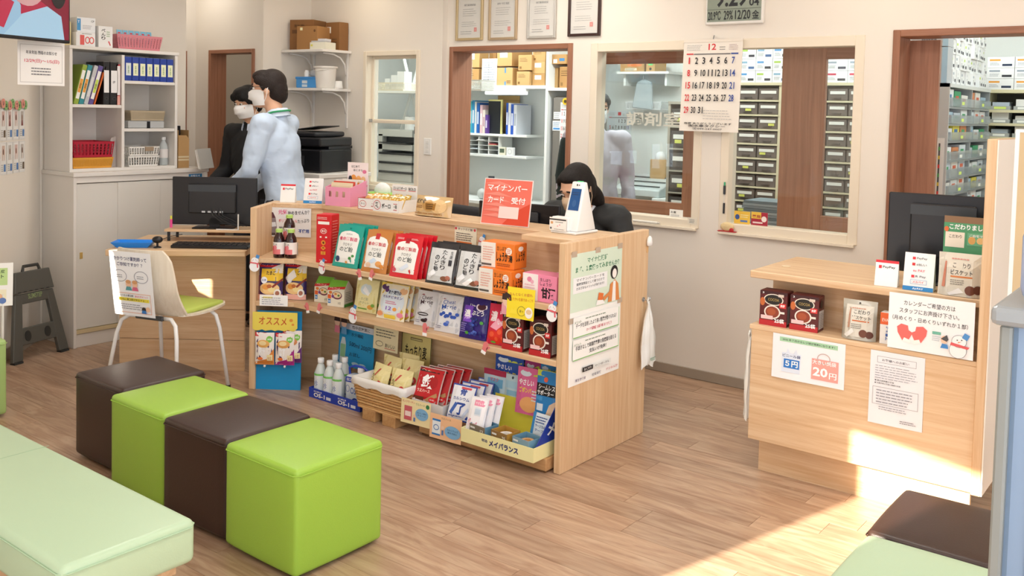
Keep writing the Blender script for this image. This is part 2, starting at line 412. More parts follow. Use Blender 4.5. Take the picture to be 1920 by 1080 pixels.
wallX('wall_alcove',-5.99,-5.87,4.58,5.40)
DW=(-6.56,-5.97,0,1.978)
wallY('wall_doorway',4.45,4.58,-6.87,-5.87,[DW])
wallX('wall_passage',-6.87,-6.75,3.80,4.45,[(4.12,4.36,0,1.97)])
wallX('wall_left',-6.19,-6.07,2.87,3.92); wallY('wall_recess',3.80,3.92,-6.87,-6.19)
# slanting front-left wall with added sun slits, and the unseen front shaped to steer the sun
SL=Matrix.Translation((-6.07,2.87,0)) @ Matrix.Rotation(R(-45),4,'Z')
def slant(name,hs):
    b=B()
    for a,b_,c,d in holes(0,5.216,0,CEIL,hs): b.box(a,-.12,c,b_,0,d,WALL,SL)
    return struct(b.build(name))
slant("wall_slanting",SLITS)
wallY("wall_front",-1.12,-1.0,-1.73,1.45,[(-.45,1.3,.2,2.4)])  # unseen; edges and opening set to steer the sun
wallX('wall_right',1.33,1.45,-1.0,4.96,[(-.4,3.3,.4,2.4)])
struct(B().prism([(-2.41,-.84),(-1.73,-1.06),(-1.73,-1.0),(-2.38,-.80)],2.22,CEIL,WALL).build("wall_lintel"))  # unseen; its height ends the sun patch on the counter
struct(B().box(-7.6,-1.3,CEIL,1.6,8.2,CEIL+.1,mat('#f3efe8',.8,name='ceiling_board')).build('ceiling'))
# dispensing room shell behind, and the closet behind the doorway
wallY('wall_dispensary',7.30,7.42,-7.2,1.45,m=ROOMW); wallX('wall_dispensary_left',-7.2,-7.1,5.40,7.30,m=ROOMW); wallX('wall_dispensary_right',1.33,1.45,5.12,7.30,m=ROOMW)
wallY('wall_closet',5.30,5.40,-7.2,-5.99,m=mat('#cfc5b6',.8)); wallX('wall_closet_left',-7.2,-7.1,4.58,5.30,m=mat('#cfc5b6',.8)); wallY('wall_closet_front',4.45,4.58,-7.2,-6.87)

def casing(name,x0,x1,z1,Y,t,d,label,m1=DOORZ,m2=DOORX,inner=None):
    s=B(); s.box(x0,Y-.012,0,x0+t,Y+d,z1,m1); s.box(x1-t,Y-.012,0,x1,Y+d,z1,m1); s.box(x0+t,Y-.012,z1-t,x1-t,Y+d,z1,m2)
    o=struct(s.build(name,bev=.003)); o['label']=label; return o
casing('trim_1',*D1[:2],D1[3],YB,.035,.20,'brown wooden door casing around the opening below the certificates')
casing('trim_2',*D2[:2],D2[3],YB,.035,.18,'brown wooden door casing around the right-hand opening')
casing('trim_3',*DW[:2],DW[3],4.45,.03,.14,'brown wooden casing of the far left doorway')
f=fitX(322,88,340,300,-6.75); o=struct(B().box(-6.77,4.12,0,-6.735,4.155,1.97,DOORZ).box(-6.77,4.325,0,-6.735,4.36,1.97,DOORZ).box(-6.77,4.155,1.935,-6.735,4.325,1.97,DOORX).build('trim_4')); o['label']='narrow brown door casing at the end of the left wall'
struct(B().box(-6.86,4.155,0,-6.82,4.325,1.94,DOORZ).build('door_3'))
o=struct(B().box(-3.375,YB-.01,0,-1.405,YB,.058,mat('#a39686',.5)).build('baseboard_back',bev=.002)); struct(B().box(-.45,YB-.01,0,1.33,YB,.058,mat('#a39686',.5)).build('baseboard_back'))
b=B().box(0.02,0,0,5.4,.01,.075,mat('#a39686',.5),SL); struct(b.build('baseboard_left'))

# fixed windows in the back wall: cream frames with clear panes
GL=glass('#fbfdfd',.035)
def window(name,h,label):
    x0,x1,z0,z1=h; t=.05
    fr=B(); fr.box(x0,YB-.008,z0,x0+t,YB+.10,z1,CREAM); fr.box(x1-t,YB-.008,z0,x1,YB+.10,z1,CREAM); fr.box(x0+t,YB-.008,z0,x1-t,YB+.10,z0+t,CREAM); fr.box(x0+t,YB-.008,z1-t*1.1,x1-t,YB+.10,z1,CREAM)
    o=struct(fr.build(name,bev=.003)); o['label']=label
    B().box(x0+t,YB+.05,z0+t,x1-t,YB+.056,z1-t*1.1,GL).build('pane',o)
    B().box(x0+.01,YB-.03,z0-.012,x1-.01,YB-.008,z0+.004,CREAM).build('window_sill',o,bev=.002)
    return o
window('window_1',W1,'cream framed window beside the wall calendar'); window('window_2',W2,'cream framed window right of the calendar')
# hatch with two sashes
x0,x1,z0,z1=HT; fr=B(); t=.035; Y=4.91
for q in ((x0,z0,x0+t,z1),(x1-t,z0,x1,z1),(x0+t,z1-t,x1-t,z1),(x0+t,z0,x1-t,z0+t)): fr.box(q[0],Y-.012,q[1],q[2],Y+.09,q[3],CREAM)
o=struct(fr.build('window_3',bev=.003)); o['label']='cream framed serving hatch with two sashes above the copier'
for za,zb,yy in ((z0+t,1.455,.03),(1.44,z1-t,.05)):
    s=B(); t2=.022
    for q in ((x0+t,za,x0+t+t2,zb),(x1-t-t2,za,x1-t,zb),(x0+t+t2,zb-t2,x1-t-t2,zb),(x0+t+t2,za,x1-t-t2,za+t2)): s.box(q[0],Y+yy,q[1],q[2],Y+yy+.016,q[3],CREAM)
    so=s.build('sash',o,bev=.002); B().box(x0+t+t2,Y+yy+.006,za+t2,x1-t-t2,Y+yy+.01,zb-t2,GL).build('pane',so)
B().box(x0+.02,Y+.025,1.438,x0+.07,Y+.028,1.462,STEEL).build('latch',o)

# wooden sliding doors, slid open behind the fixed windows
def slider(name,x0,x1,stl,str_,z1,label,txt=None):
    y=5.145; g=.034; b=B()
    b.box(x0,y,.02,x0+stl,y+g,z1,DOORZ).box(x1-str_,y,.02,x1,y+g,z1,DOORZ).box(x0+stl,y,z1-.09,x1-str_,y+g,z1,DOORX).box(x0+stl,y,.02,x1-str_,y+g,1.005,DOORX)
    o=struct(b.build(name,bev=.002)); o['label']=label
    B().box(x0+stl,y+.014,1.005,x1-str_,y+.019,z1-.09,GL).build('pane',o)
    if txt:
        lp,lw,lh=fitY(1173,210,1276,237,y+.012); q=Pr(lw,lh); q.text(txt,0,0,1,1,mat('#efe9dc',.6),.02); q.build(o,name='frosted_lettering',loc=(lp.x,y+.012,lp.z))
    return o
slider('door_1',-3.44,-2.585,.06,.085,1.955,'brown sliding door with a tall pane slid open behind the left window','調剤室')
slider('door_2',-2.06,-1.225,.25,.275,1.965,'brown sliding door with a narrow pane slid open behind the right window')

# ceiling lamps out of view, added for the rooms' overall brightness
def ceil_lamp(x,y,s,wt,where,col=(1,.965,.91)):
    t=thing('ceiling_light','unseen flat square ceiling light panel above the '+where,'light',(x,y,CEIL),0,'ceiling light panels')
    fr=B(); h=s/2+.03
    for q in ((-h,-h,h,-h+.03),(-h,h-.03,h,h),(-h,-h+.03,-h+.03,h-.03),(h-.03,-h+.03,h,h-.03)): fr.box(q[0],q[1],-.03,q[2],q[3],0,WHITE)
    fr.build('lamp_frame',t); B().box(-h+.03,-h+.03,-.012,h-.03,h-.03,-.002,mat('#fff4e2',.5)).build('diffuser',t)
    a=area('ceiling_lamp_light',(0,0,-.035),s,s,wt,col); a.parent=t
LAMPS=[(-1.2,1.2,42,'open floor before the camera'),(-3.2,2.4,46,'row of cube stools'),(-1.3,3.2,46,'gap between the two counters'),(-4.6,3.5,34,'consultation desk'),(-3.3,4.25,30,'staff side of the display counter'),(0.3,2.6,26,'water dispenser')]
for x,y,wt,wh in LAMPS: ceil_lamp(x,y,.6,wt*.88,wh)
for x,y,wt in ((-5.4,5.95,85),(-3.6,5.95,95),(-1.6,5.85,75),(0.2,6.1,70)):
    area('dispensary_ceiling_lamp',(x,y,CEIL-.03),1.2,.4,wt,(.93,1,.98))  # no fixture; added to brighten the dispensing room
area('closet_ceiling_lamp',(-6.3,5.1,CEIL-.03),.4,.4,7,(1,.95,.88)); area('passage_ceiling_lamp',(-6.45,4.15,CEIL-.03),.3,.3,5,(1,.95,.88))

for x,y,wt in ((-5.15,4.55,6),(-3.0,4.55,6),(-1.5,4.55,5)):
    t=thing('downlight','small round ceiling downlight near the back wall above the '+('alcove shelves' if x<-5 else 'certificates' if x<-2 else 'right window'),'light',(x,y,CEIL)); B().lathe([(.06,-.012),(.065,-.004),(.065,0)],WHITE,20).build('trim_ring',t); B().lathe([(.05,-.016),(.05,-.012)],mat('#fff0d8',.5),20).build('lens',t)
    a=area('downlight_lamp',(0,0,-.02),.08,.08,wt,(1,.86,.66)); a.parent=t

# ---------------------------------------------------------------- furniture
def wb(b, name, t, **k):                       # geometry given in room coordinates, stored relative to its thing
    l=t.location; b.v=[(v[0]-l.x,v[1]-l.y,v[2]-l.z) for v in b.v]; return b.build(name,t,**k)
# display counter with shelves
KX,KY,KH=-2.21,3.233,.995
S1,S2=.722,.487
L=Vector((-4.18,3.095)); Fb=Vector((-3.977,3.233)); n2=Vector((-.562,.827)); t2=Vector((.827,.562))
Lb=L+n2*.27; Bb=Vector((-4.06,3.50)); XR=KX-.035
kiosk=thing('display_counter','light oak display counter with product shelves facing the waiting room','counter',(-3.1,3.5,0))
wb(B().box(XR,KY,0,KX,3.94,KH,OAKZ),'side_panel',kiosk,bev=.003)
p=[L,L+t2*.035,L+t2*.035+n2*.40,L+n2*.40]; wb(B().prism([tuple(q) for q in p],0,KH,OAKZ),'side_panel',kiosk,bev=.003)
L2=L+t2*.035
for z in (S1,S2):
    wb(B().prism([tuple(L2),tuple(Fb),(XR,KY),(XR,3.5),tuple(Bb),tuple(L2+n2*.27)],z-.026,z,OAKX),'shelf',kiosk,bev=.002)
wb(B().box(Bb.x,3.5,0,XR,3.52,.97,OAKX),'back_panel',kiosk)
def slab(name,t,a,b_,th_,z0,z1,m):                # upright board from a to b, its back th_ behind, grain along it
    d=b_-a; o=B().box(0,0,0,d.length,th_,z1-z0,m).build(name,t); o.location=(a.x-t.location.x,a.y-t.location.y,z0-t.location.z); o.rotation_euler=(0,0,math.atan2(d.y,d.x)); return o
slab('back_panel',kiosk,L2+n2*.27,Bb,.02,0,.97,OAKX)
wb(B().prism([tuple(L2+n2*.26),(Bb.x+.004,3.488),(-2.52,3.488),(-2.52,3.33),(XR,3.33),(XR,3.72),(-4.16,3.72),tuple(L2+n2*.40)],.97,KH,OAKX),'counter_top',kiosk,bev=.002)
wb(B().box(-4.1,3.72,.70,XR,3.94,.725,OAKX),'staff_desk_top',kiosk,bev=.002)
wb(B().box(-4.1,3.52,0,-4.08,3.94,.70,OAKZ),'support_panel',kiosk)
pp=P(1212,445,X=KX)   # white door stop on the panel's edge
t=thing('wall_hook_cover','white rounded plastic hook cover on the back edge of the display counter','hook',(KX,3.925,.935)); B().lathe([(.003,0),(.016,.004),(.018,.02),(.015,.04),(.006,.05)],mat('#f2f2ef',.3),14,sx=.7).build('cover',t,smooth=True,loc=(.012,.0,-.02)); B().box(.0,-.006,-.05,.004,.006,-.02,mat('#d8b07c',.5)).build('tape',t)
def plastic_bag(label,loc,rz,W=.11,H=.27):
    t=thing('plastic_bag',label,'bag',loc,rz); b=B(); vs=[];fs=[]; rr=random.Random(int(W*1000)); N=9; M=12
    for side in (-1,1):
        for j in range(M+1):
            v=j/M; ww=W*(.14+.86*min(1,max(0,(v-.05)/.45))**.8)
            for i in range(N+1):
                u=i/N-.5; fold=.012*math.sin(u*17+v*2)*(1-v*.4)+.004*math.sin(v*14+u*5)
                vs.append((u*ww+.012*v, side*.016*min(1,v*2)*math.cos(u*3)+fold*.6, -v*H-(.012*math.sin(u*9) if j==M else 0)))
    K=(N+1)*(M+1)
    for j in range(M):
        for i in range(N):
            a=j*(N+1)+i; fs+=[(a,a+N+1,a+N+2,a+1),(K+a,K+a+1,K+a+N+2,K+a+N+1)]
    for j in range(M):
        a=j*(N+1); fs+=[(a,K+a,K+a+N+1,a+N+1),(a+N,a+N+N+1,K+a+N+N+1,K+a+N)]
    b.add(vs,fs,mat('#f2f4f0',.35)); b.build('bag_film',t,smooth=True)
    B().tube([(0,0,-.012),(-.006,0,.012),(0,0,.026),(.006,0,.012),(0,0,-.012)],.004,mat('#eef2ee',.4)).build('bag_handle',t)
    return t
t=plastic_bag('white plastic carrier bag hanging from a metal hook on the counter\'s side panel',(KX+.03,3.90,.645),R(90),.13,.30)
q=Pr(.05,.02); q.rect(0,.55,1,.14,'#5fa08a').rect(0,.25,.8,.14,'#5fa08a').rect(.1,0,.8,.1,'#5fa08a'); q.build(t,name='printed_mark',loc=(.02,-.022,-.275))
tg=thing('metal_hook','small round metal hook on the counter side panel holding the bag','hook',(KX,3.90,.66)); B().lathe([(.012,0),(.012,.004)],STEEL,12,Matrix.Rotation(R(90),4,'Y')).build('hook_plate',tg); B().tube([(.004,0,0),(.03,0,-.004),(.038,0,.006),(.036,0,.016)],.003,STEEL).build('hook_arm',tg)

# square cube stools in a row
def stool(label,x,y,col,s=.388,h=.37,seed=1,sy=None):
    sy=sy or s; t=thing('cube_stool',label,'stool',(x,y,0),R(random.Random(seed).uniform(-.6,.6)),'cube stools in a row')
    m=mat(col,.38,bump=.12,bscale=260,name='leather_'+col.strip('#'))
    b=B(); N=8; hs=s/2; hy=sy/2; r=.028
    b.box(-hs,-hy,.012,hs,hy,h,m); me=b.mesh('upholstery')
    bm=bmesh.new(); bm.from_mesh(me); bmesh.ops.subdivide_edges(bm,edges=bm.edges[:],cuts=7,use_grid_fill=True)
    for v in bm.verts:
        x_,y_,z_=v.co; ux,uy=x_/hs,y_/hy
        if z_>h-.001: v.co.z += .010*(1-ux**2)*(1-uy**2)
        if abs(abs(x_)-hs)<1e-4: v.co.x += math.copysign(.004,x_)*(1-uy**2)
        if abs(abs(y_)-hy)<1e-4: v.co.y += math.copysign(.004,y_)*(1-ux**2)
    es=[e for e in bm.edges if len(e.link_faces)==2 and e.calc_face_angle(0)>R(50)]
    bmesh.ops.bevel(bm,geom=es,offset=.016,segments=3,profile=.5,affect='EDGES'); bm.to_mesh(me); bm.free()
    me.polygons.foreach_set('use_smooth',[True]*len(me.polygons)); put('upholstery',me,t)
    sm=mat(col,.55); z=h-.020; k=.0045
    B().tube([(-hs+.014,-hy-k,z),(hs-.014,-hy-k,z),(hs+k,-hy+.014,z),(hs+k,hy-.014,z),(hs-.014,hy+k,z),(-hs+.014,hy+k,z),(-hs-k,hy-.014,z),(-hs-k,-hy+.014,z),(-hs+.014,-hy-k,z)],.0022,sm,6).build('piping',t)
    for sx in (-1,1):
        for yy in (-1,1): B().lathe([(.016,0),(.016,.014)],BLACK,10).build('foot',t,loc=(sx*(hs-.04),yy*(hy-.04),0))
    return t
GREEN='#98c044'; BROWN='#352119'; MINT='#b7d0ae'
stool('lime green cube stool nearest the camera at the end of the row',-2.535,2.118,GREEN,seed=1)
stool('dark brown cube stool between the two lime green ones',-2.936,2.128,BROWN,seed=2)
stool('lime green cube stool between the two dark brown ones',-3.336,2.140,GREEN,seed=3)
stool('dark brown cube stool farthest away, in front of the white chair',-3.742,2.205,BROWN,seed=4,s=.392)
stool('dark brown cube stool in front of the right-hand counter, half in sun',-.585,2.915,BROWN,s=.40,seed=5)
t=stool('pale green square stool at the lower right edge',-.575,2.42,MINT,s=.40,sy=.56,seed=6)
t=stool('lime green cube stool cut off by the left edge of the picture',-4.782,1.922,'#a9c87c',s=.21,h=.38,seed=8,sy=.26)
# long upholstered bench
bn=thing('upholstered_bench','long pale mint upholstered bench in the lower left corner','bench',(-2.95,1.29,0))
MB_=mat(MINT,.36,bump=.10,bscale=260); b=B(); b.box(-.95,-.19,.275,.725,.19,.40,MB_); b.build('seat_cushion',bn,bev=.022,seg=4,smooth=True)
x0_,x1_,y0_,y1_=-.952,.727,-.192,.192; B().tube([(x0_+.02,y0_,.380),(x1_-.02,y0_,.380),(x1_,y0_+.02,.380),(x1_,y1_-.02,.380),(x1_-.02,y1_,.380),(x0_+.02,y1_,.380),(x0_,y1_-.02,.380),(x0_,y0_+.02,.380),(x0_+.02,y0_,.380)],.0025,mat('#a9c6a4',.5),6).build('piping',bn)
B().box(-.12,-.188,.4002,-.117,.188,.4008,mat('#a9c6a4',.5)).build('seam',bn)
B().box(-.90,-.16,.235,.675,.16,.276,wood('#c9a27a','#dab890','x')).build('seat_frame',bn,bev=.003)
for x in (-.86,.62):
    for y in (-.135,.135): B().box(x-.022,y-.022,0,x+.022,y+.022,.24,OAKZ).build('leg',bn,bev=.004)

# consultation desk on the left
desk=thing('reception_desk','light oak consultation desk with a monitor, left of the display counter','desk',(-4.8,3.1,0))
dA=Vector((-4.873,2.655)); dB=Vector((-4.33,3.175)); bk=Vector((-.62,.785))*.62
a_=math.atan2(dB.y-dA.y,dB.x-dA.x); Mi=Matrix.Rotation(-a_,2)
dt=B().prism([tuple(Mi@(q-dA)) for q in (dA,dB,dB+bk*.45,dB+bk,dA+bk)],0,.035,OAKX).build('desk_top',desk,bev=.004); dt.location=(dA.x+4.8,dA.y-3.1,.70); dt.rotation_euler=(0,0,a_)
fA=Vector((-5.06,2.845)); fB=Vector((-4.49,3.29)); dn=Vector((-.615,.788))
for z0_,z1_ in ((0,.178),(.181,.358),(.361,.70)): slab('front_panel',desk,fA,fB,.025,z0_,z1_,OAKX)
wb(B().prism([tuple(fA+dn*.026),tuple(fA+Vector((.79,.615))*.03+dn*.026),tuple(fA+Vector((.79,.615))*.03+dn*.45),tuple(fA+dn*.45)],0,.70,OAKZ),'side_panel',desk)

# chair with a plywood shell
def plywood_chair(loc,rz):
    t=thing('shell_chair','white plywood shell chair with green seat pad and paper notice on its back','chair',loc,rz)
    m=wood('#e2d5c0','#efe5d3','z'); b=B(); vs=[];fs=[]; N,M=10,12
    def shell(u,v,o):
        if v<.5:
            k=v/.5; y=.22-.40*k; z=.45-.015*math.sin(k*3.1)+.006*(abs(u)*2)**2
            w=.37+.03*math.sin(k*math.pi)
        else:
            k=(v-.5)/.5; a=k*1.0; y=-.18-.055*math.sin(min(1,k*2.2)*1.57)-.05*k; z=.45+.005+.348*k
            w=.40-.07*k**2.2
        return (u*w, y+o[1]+.045*((abs(u)*2)**2)*(1 if v>=.5 else 0), z+o[2])
    for s_,o in ((0,(0,0,0)),(1,None)):
        for j in range(2*M+1):
            v=j/(2*M)
            oo=(0,0,0) if s_==0 else ((0,0,.012) if v<.48 else (0,.012,0) if v>.52 else (0,.008,.008))
            for i in range(N+1):
                u=i/N-.5
                if v>.9: u*=1-.16*((v-.9)/.1)**2
                if v<.06: u*=1-.14*((.06-v)/.06)**2
                vs.append(shell(u,v,oo))
    K=(N+1)*(2*M+1)
    for j in range(2*M):
        for i in range(N):
            a=j*(N+1)+i; fs+=[(a,a+N+1,a+N+2,a+1),(K+a,K+a+1,K+a+N+2,K+a+N+1)]
        a=j*(N+1); fs+=[(a,K+a,K+a+N+1,a+N+1),(a+N,a+2*N+1,K+a+2*N+1,K+a+N)]
    for i in range(N): fs+=[(i,i+1,K+i+1,K+i)]; a=2*M*(N+1)+i; fs+=[(a,K+a,K+a+1,a+1)]
    b.add(vs,fs,m); b.build('shell',t,smooth=2)
    B().box(-.17,-.13,.452,.17,.20,.478,mat('#b9cc5e',.6,bump=.1,bscale=300)).build('seat_pad',t,bev=.012,seg=3,smooth=True)
    B().box(-.09,-.19,.425,.09,-.165,.447,mat('#45484c',.4)).build('seat_bracket',t,bev=.006); B().box(-.09,.08,.425,.09,.105,.447,mat('#45484c',.4)).build('seat_bracket',t,bev=.006)
    wm=mat('#f0f0ee',.3)
    for sx in (-1,1):
        B().tube([(sx*.07,-.17,.437),(sx*.135,-.175,.437),(sx*.175,-.19,.41),(sx*.195,-.205,.34),(sx*.235,-.25,.008)],.0105,wm,10).build('leg',t,smooth=True)
        B().tube([(sx*.07,.095,.437),(sx*.155,.10,.437),(sx*.185,.112,.41),(sx*.20,.125,.34),(sx*.225,.17,.008)],.0105,wm,10).build('leg',t,smooth=True)
    B().tube([(-.07,-.17,.437),(.07,-.17,.437)],.0105,wm,10).build('crossbar',t); B().tube([(-.07,.095,.437),(.07,.095,.437)],.0105,wm,10).build('crossbar',t)
    for sx,y,xx in ((-1,-.25,.235),(1,-.25,.235),(-1,.17,.225),(1,.17,.225)): B().lathe([(.013,0),(.013,.018)],BLACK,10).build('foot_cap',t,loc=(sx*xx,y,0))
    return t
CH=P(292,705,Z=0); chair=plywood_chair((-4.446,2.808,0),R(17))

# white cabinet: lower unit with sliding doors, open shelf unit on top
cab=thing('storage_cabinet','white low storage cabinet with sliding doors against the left wall','cabinet',(-5.86,3.35,0))
cx0,cx1,cy0,cy1,ch=-6.06,-5.66,2.88,3.83,1.075
WL=mat('#e6e1da',.4,bump=.02,bscale=120,name='pale_laminate')
wb(B().box(cx0,cy0,.0,cx1,cy0+.02,ch,WL).box(cx0,cy1-.02,0,cx1,cy1,ch,WL).box(cx0,cy0+.02,.0,cx1-.012,cy1-.02,.085,WL).box(cx0,cy0+.02,.085,cx0+.015,cy1-.02,ch,WL).box(cx0,cy0+.02,ch-.04,cx1-.004,cy1-.02,ch,WL),'cabinet_body',cab,bev=.002)
wb(B().box(cx0,cy0-.006,ch,cx1+.012,cy1+.004,ch+.026,WL),'cabinet_top',cab,bev=.003)
ys=[P(px,500,X=cx1).y for px in (148,222,298)]+[cy1-.025]; ys[0]=cy0+.025
for i in range(3):
    d=wb(B().box(cx1-.03+.008*(i%2),ys[i],.115,cx1-.014+.008*(i%2),ys[i+1]+.012,ch-.045,mat('#dedad2',.4)),'sliding_door',cab,bev=.0015)
    y_=ys[i]+.03 if i==0 else ys[i+1]-.03
    B().box(0,-.009,-.02,.003,.009,.02,mat('#d9bb72',.35,metal=.4)).build('finger_pull',d,loc=(cx1-.014+.008*(i%2)-cab.location.x,y_-cab.location.y,.58))
wb(B().box(cx1-.034,cy0+.02,.088,cx1-.004,cy1-.02,.112,mat('#d7c49b',.45)),'door_track',cab)
q=fitX(355,326,380,345,-5.655); st=Pr(q[1],q[2]); st.rect(0,0,1,1,'#f2f4f4').rect(0,.66,1,.34,'#2a7fb8').rect(0,.28,1,.3,'#4a94c6').text('お知らせ',.15,.72,.7,.2,'#ffffff'); st.build(cab,lambda u,v,o:(cx1-.003+o-cab.location.x,q[0].y-q[1]/2+u*q[1]-cab.location.y,q[0].z+v*q[2]),'printed_sticker')
up=thing('open_shelf_unit','white open shelf unit with two columns standing on the low cabinet','shelf unit',(-5.88,3.25,ch+.026))
ux0,ux1,uy0,uy1,uz0,uz1=-6.05,-5.72,2.885,P(333,200,X=-5.72).y,ch+.026,P(125,90,X=-5.72).z
ym=P(231,200,X=-5.72).y; th=.02
def ub(*a): return B().box(*a,WL)
wb(ub(ux0,uy0,uz0,ux1,uy0+th,uz1),'side_panel',up,bev=.0015); wb(ub(ux0,uy1-th,uz0,ux1,uy1,uz1),'side_panel',up,bev=.0015)
wb(ub(ux0,ym-th/2,uz0+th,ux1,ym+th/2,uz1-th),'divider',up,bev=.0015); wb(ub(ux0,uy0+th,uz0,ux1,uy1-th,uz0+th),'bottom_board',up,bev=.0015)
wb(ub(ux0,uy0-.004,uz1-.001,ux1+.008,uy1+.006,uz1+.02),'top_board',up,bev=.002); wb(ub(ux0,uy0+th,uz0+th,ux0+.008,uy1-th,uz1),'back_board',up)
zA=P(180,196,X=-5.72).z; zB=P(285,153,X=-5.72).z; zC=P(285,241,X=-5.72).z
wb(ub(ux0+.008,uy0+th,zA-th,ux1-.004,ym-th/2,zA),'shelf',up,bev=.0015)
for z in (zB,zC): wb(ub(ux0+.008,ym+th/2,z-th,ux1-.004,uy1-th,z),'shelf',up,bev=.0015)

# right-hand counter with an open niche and a tall end partition
rc=thing('reception_counter','light oak reception counter with an open shelf niche at the right','counter',(-1.15,4.0,0))
wb(B().box(-1.615,3.80,.152,-.725,3.822,.632,OAKX),'front_panel',rc,bev=.002)
wb(B().box(-1.625,3.80,.632,-.725,4.02,.652,OAKX),'niche_shelf',rc,bev=.002)
wb(B().box(-1.60,3.985,.652,-.725,4.005,.845,OAKX),'niche_back',rc)
wb(B().box(-1.655,3.855,.845,-.725,4.40,.876,OAKX),'counter_top',rc,bev=.003)
wb(B().box(-1.59,3.868,0,-.74,3.888,.152,OAKX),'toe_kick',rc)
wb(B().box(-1.60,4.02,0,-1.575,4.38,.845,OAKZ),'side_panel',rc)
wb(B().box(-.725,3.79,.148,-.69,4.45,1.487,OAKZ),'end_partition',rc,bev=.003)
wb(B().box(-.69,3.793,.15,-.686,4.447,1.484,mat('#efe9df',.4,bump=.03,bscale=60)),'white_facing',rc)
c=P(1474,500,Z=.876); wb(B().lathe([(.02,0),(.021,.003),(.018,.004)],mat('#e6d2b2',.5),16,Matrix.Translation(c)),'cable_cap',rc)
t=thing('metal_hook','small hook on the left end of the reception counter','hook',(-1.615,3.84,.60)); B().tube([(.0,0,0),(-.02,0,-.004),(-.026,0,.008)],.003,STEEL).build('hook_arm',t)
plastic_bag('white plastic bag hanging off the left end of the reception counter',(-1.640,3.84,.585),R(90),.045,.36)

# tall appliance at the right edge
ap=thing('water_dispenser','tall blue-grey water dispenser with pale blue bottle at the right edge','dispenser',(-.13,2.02,0))
AB=mat('#8ca4bf',.3,name='blue_grey_panel'); AG=mat('#9ea4a6',.35,metal=.3)
B().box(-.17,-.17,.02,.21,.21,1.20,AB).build('body',ap,bev=.012,seg=2)
B().box(-.186,-.186,.02,-.166,-.15,1.19,mat('#8d918c',.4)).build('corner_strip',ap,bev=.004)
B().box(-.13,-.178,.06,.17,-.17,1.14,mat('#93abc6',.28)).build('front_panel',ap,bev=.006)
B().box(-.178,-.13,.06,-.17,.19,1.14,mat('#7f97b0',.3)).build('side_trim',ap,bev=.004)
B().box(-.20,-.20,1.19,.22,.22,1.225,AG).build('top_tray',ap,bev=.01,seg=2)
B().box(-.165,-.165,1.225,.185,.185,1.375,mat('#aebfe0',.25,trans=.25)).build('bottle',ap,bev=.03,seg=3,smooth=True)
h=B().box(-.105,-.196,.66,-.055,-.18,.80,mat('#d9dde2',.12,metal=1)).build('chrome_latch',ap,bev=.006,seg=2); B().box(-.092,-.200,.66,-.072,-.196,.78,mat('#39424c',.3)).build('latch_grip',h)
q=Pr(.045,.03); q.rect(.1,.1,.3,.6,'#3a7ac2').rect(.5,.3,.4,.3,'#d8c04a'); q.build(ap,name='printed_sticker',loc=(-.08,-.1975,.79))
for x in (-.14,.18):
    for y in (-.14,.18): B().lathe([(.02,0),(.02,.022)],BLACK,10).build('foot',ap,loc=(x,y,0))
bx=P(1906,248,Y=3.3); nb=thing('notice_board','tan board with white edge standing behind the water dispenser','board',(bx.x+.17,3.3,0)); B().box(-.16,0,.05,.20,.012,bx.z,mat('#cdb48c',.8,bump=.3,bscale=30,var=.15)).build('board',nb); B().box(-.172,-.003,.05,-.16,.015,bx.z+.01,WHITE).box(-.16,-.003,bx.z,.20,.015,bx.z+.01,WHITE).build('edge_trim',nb); B().box(-.14,-.10,0,-.11,.10,.02,STEEL).box(.14,-.10,0,.17,.10,.02,STEEL).box(-.14,0,.02,-.11,.012,.06,STEEL).box(.14,0,.02,.17,.012,.06,STEEL).build('foot',nb)

# ---------------------------------------------------------------- goods on the display counter
def item(xl,yt,xr,yb,Z,front=3.245):
    p,w_,h_=fit(xl,yt,xr,yb,Z)
    if p.y<front:                                  # keep it on its shelf
        p=P((xl+xr)/2,yb,Y=front); w_=(P(xr,yb,Y=front)-P(xl,yb,Y=front)).x; h_=P((xl+xr)/2,yt,Y=front).z-Z; p.z=Z
    return p,w_,h_
def row(n, step, name, labels, cat, box, Z, T, col, draw, group, lean=12, rz=0, crimp=None, dirx=.3, film=.28, front=3.25):
    p,w_,h_=item(*box,Z,front)
    for k in range(n):
        q=p+Vector((step*dirx*k, step*k, .0)); q.y=min(q.y,3.44)
        q.z=Z+.001
        pouch(name,labels[k],cat,w_,h_/math.cos(R(lean)),T,col,q,rz,lean,draw,group,crimp,seed=k+int(box[0]),film=film)
nth=['foremost','second','third','rearmost']
def candy(col,title,tcol,sub,extra):
    def d(p):
        p.poly([(.12,.10),(.88,.10),(.92,.70),(.84,.80),(.70,.84),(.5,.86),(.30,.84),(.16,.80),(.08,.70)],'#f4f3ee')
        p.text(title,.14,.62,.72,.09,tcol,.02); p.text(sub[0],.34,.50,.36,.07,'#3c3c3c',.005); p.text(sub[1],.24,.36,.52,.12,'#2c3a3a',.01)
        extra(p)
    return d
def leaf(p):
    p.oval(.22,.18,.08,.07,'#27406b').oval(.70,.22,.06,.035,'#3f8a3e').oval(.80,.28,.05,.03,'#3f8a3e').oval(.58,.12,.05,.03,'#e8a45a').text('SAPHA',.40,.76,.24,.035,'#888888',.0).oval(.5,.92,.03,.02,'#0e7d70')
def loq(p): p.rect(.40,.78,.16,.14,'#c8323a').oval(.70,.20,.12,.07,'#e6a25c').oval(.82,.15,.08,.05,'#d98c40').oval(.3,.16,.10,.06,'#f0cdb0').poly([(.3,.24),(.5,.34),(.62,.28),(.44,.20)],'#cfe0f2')
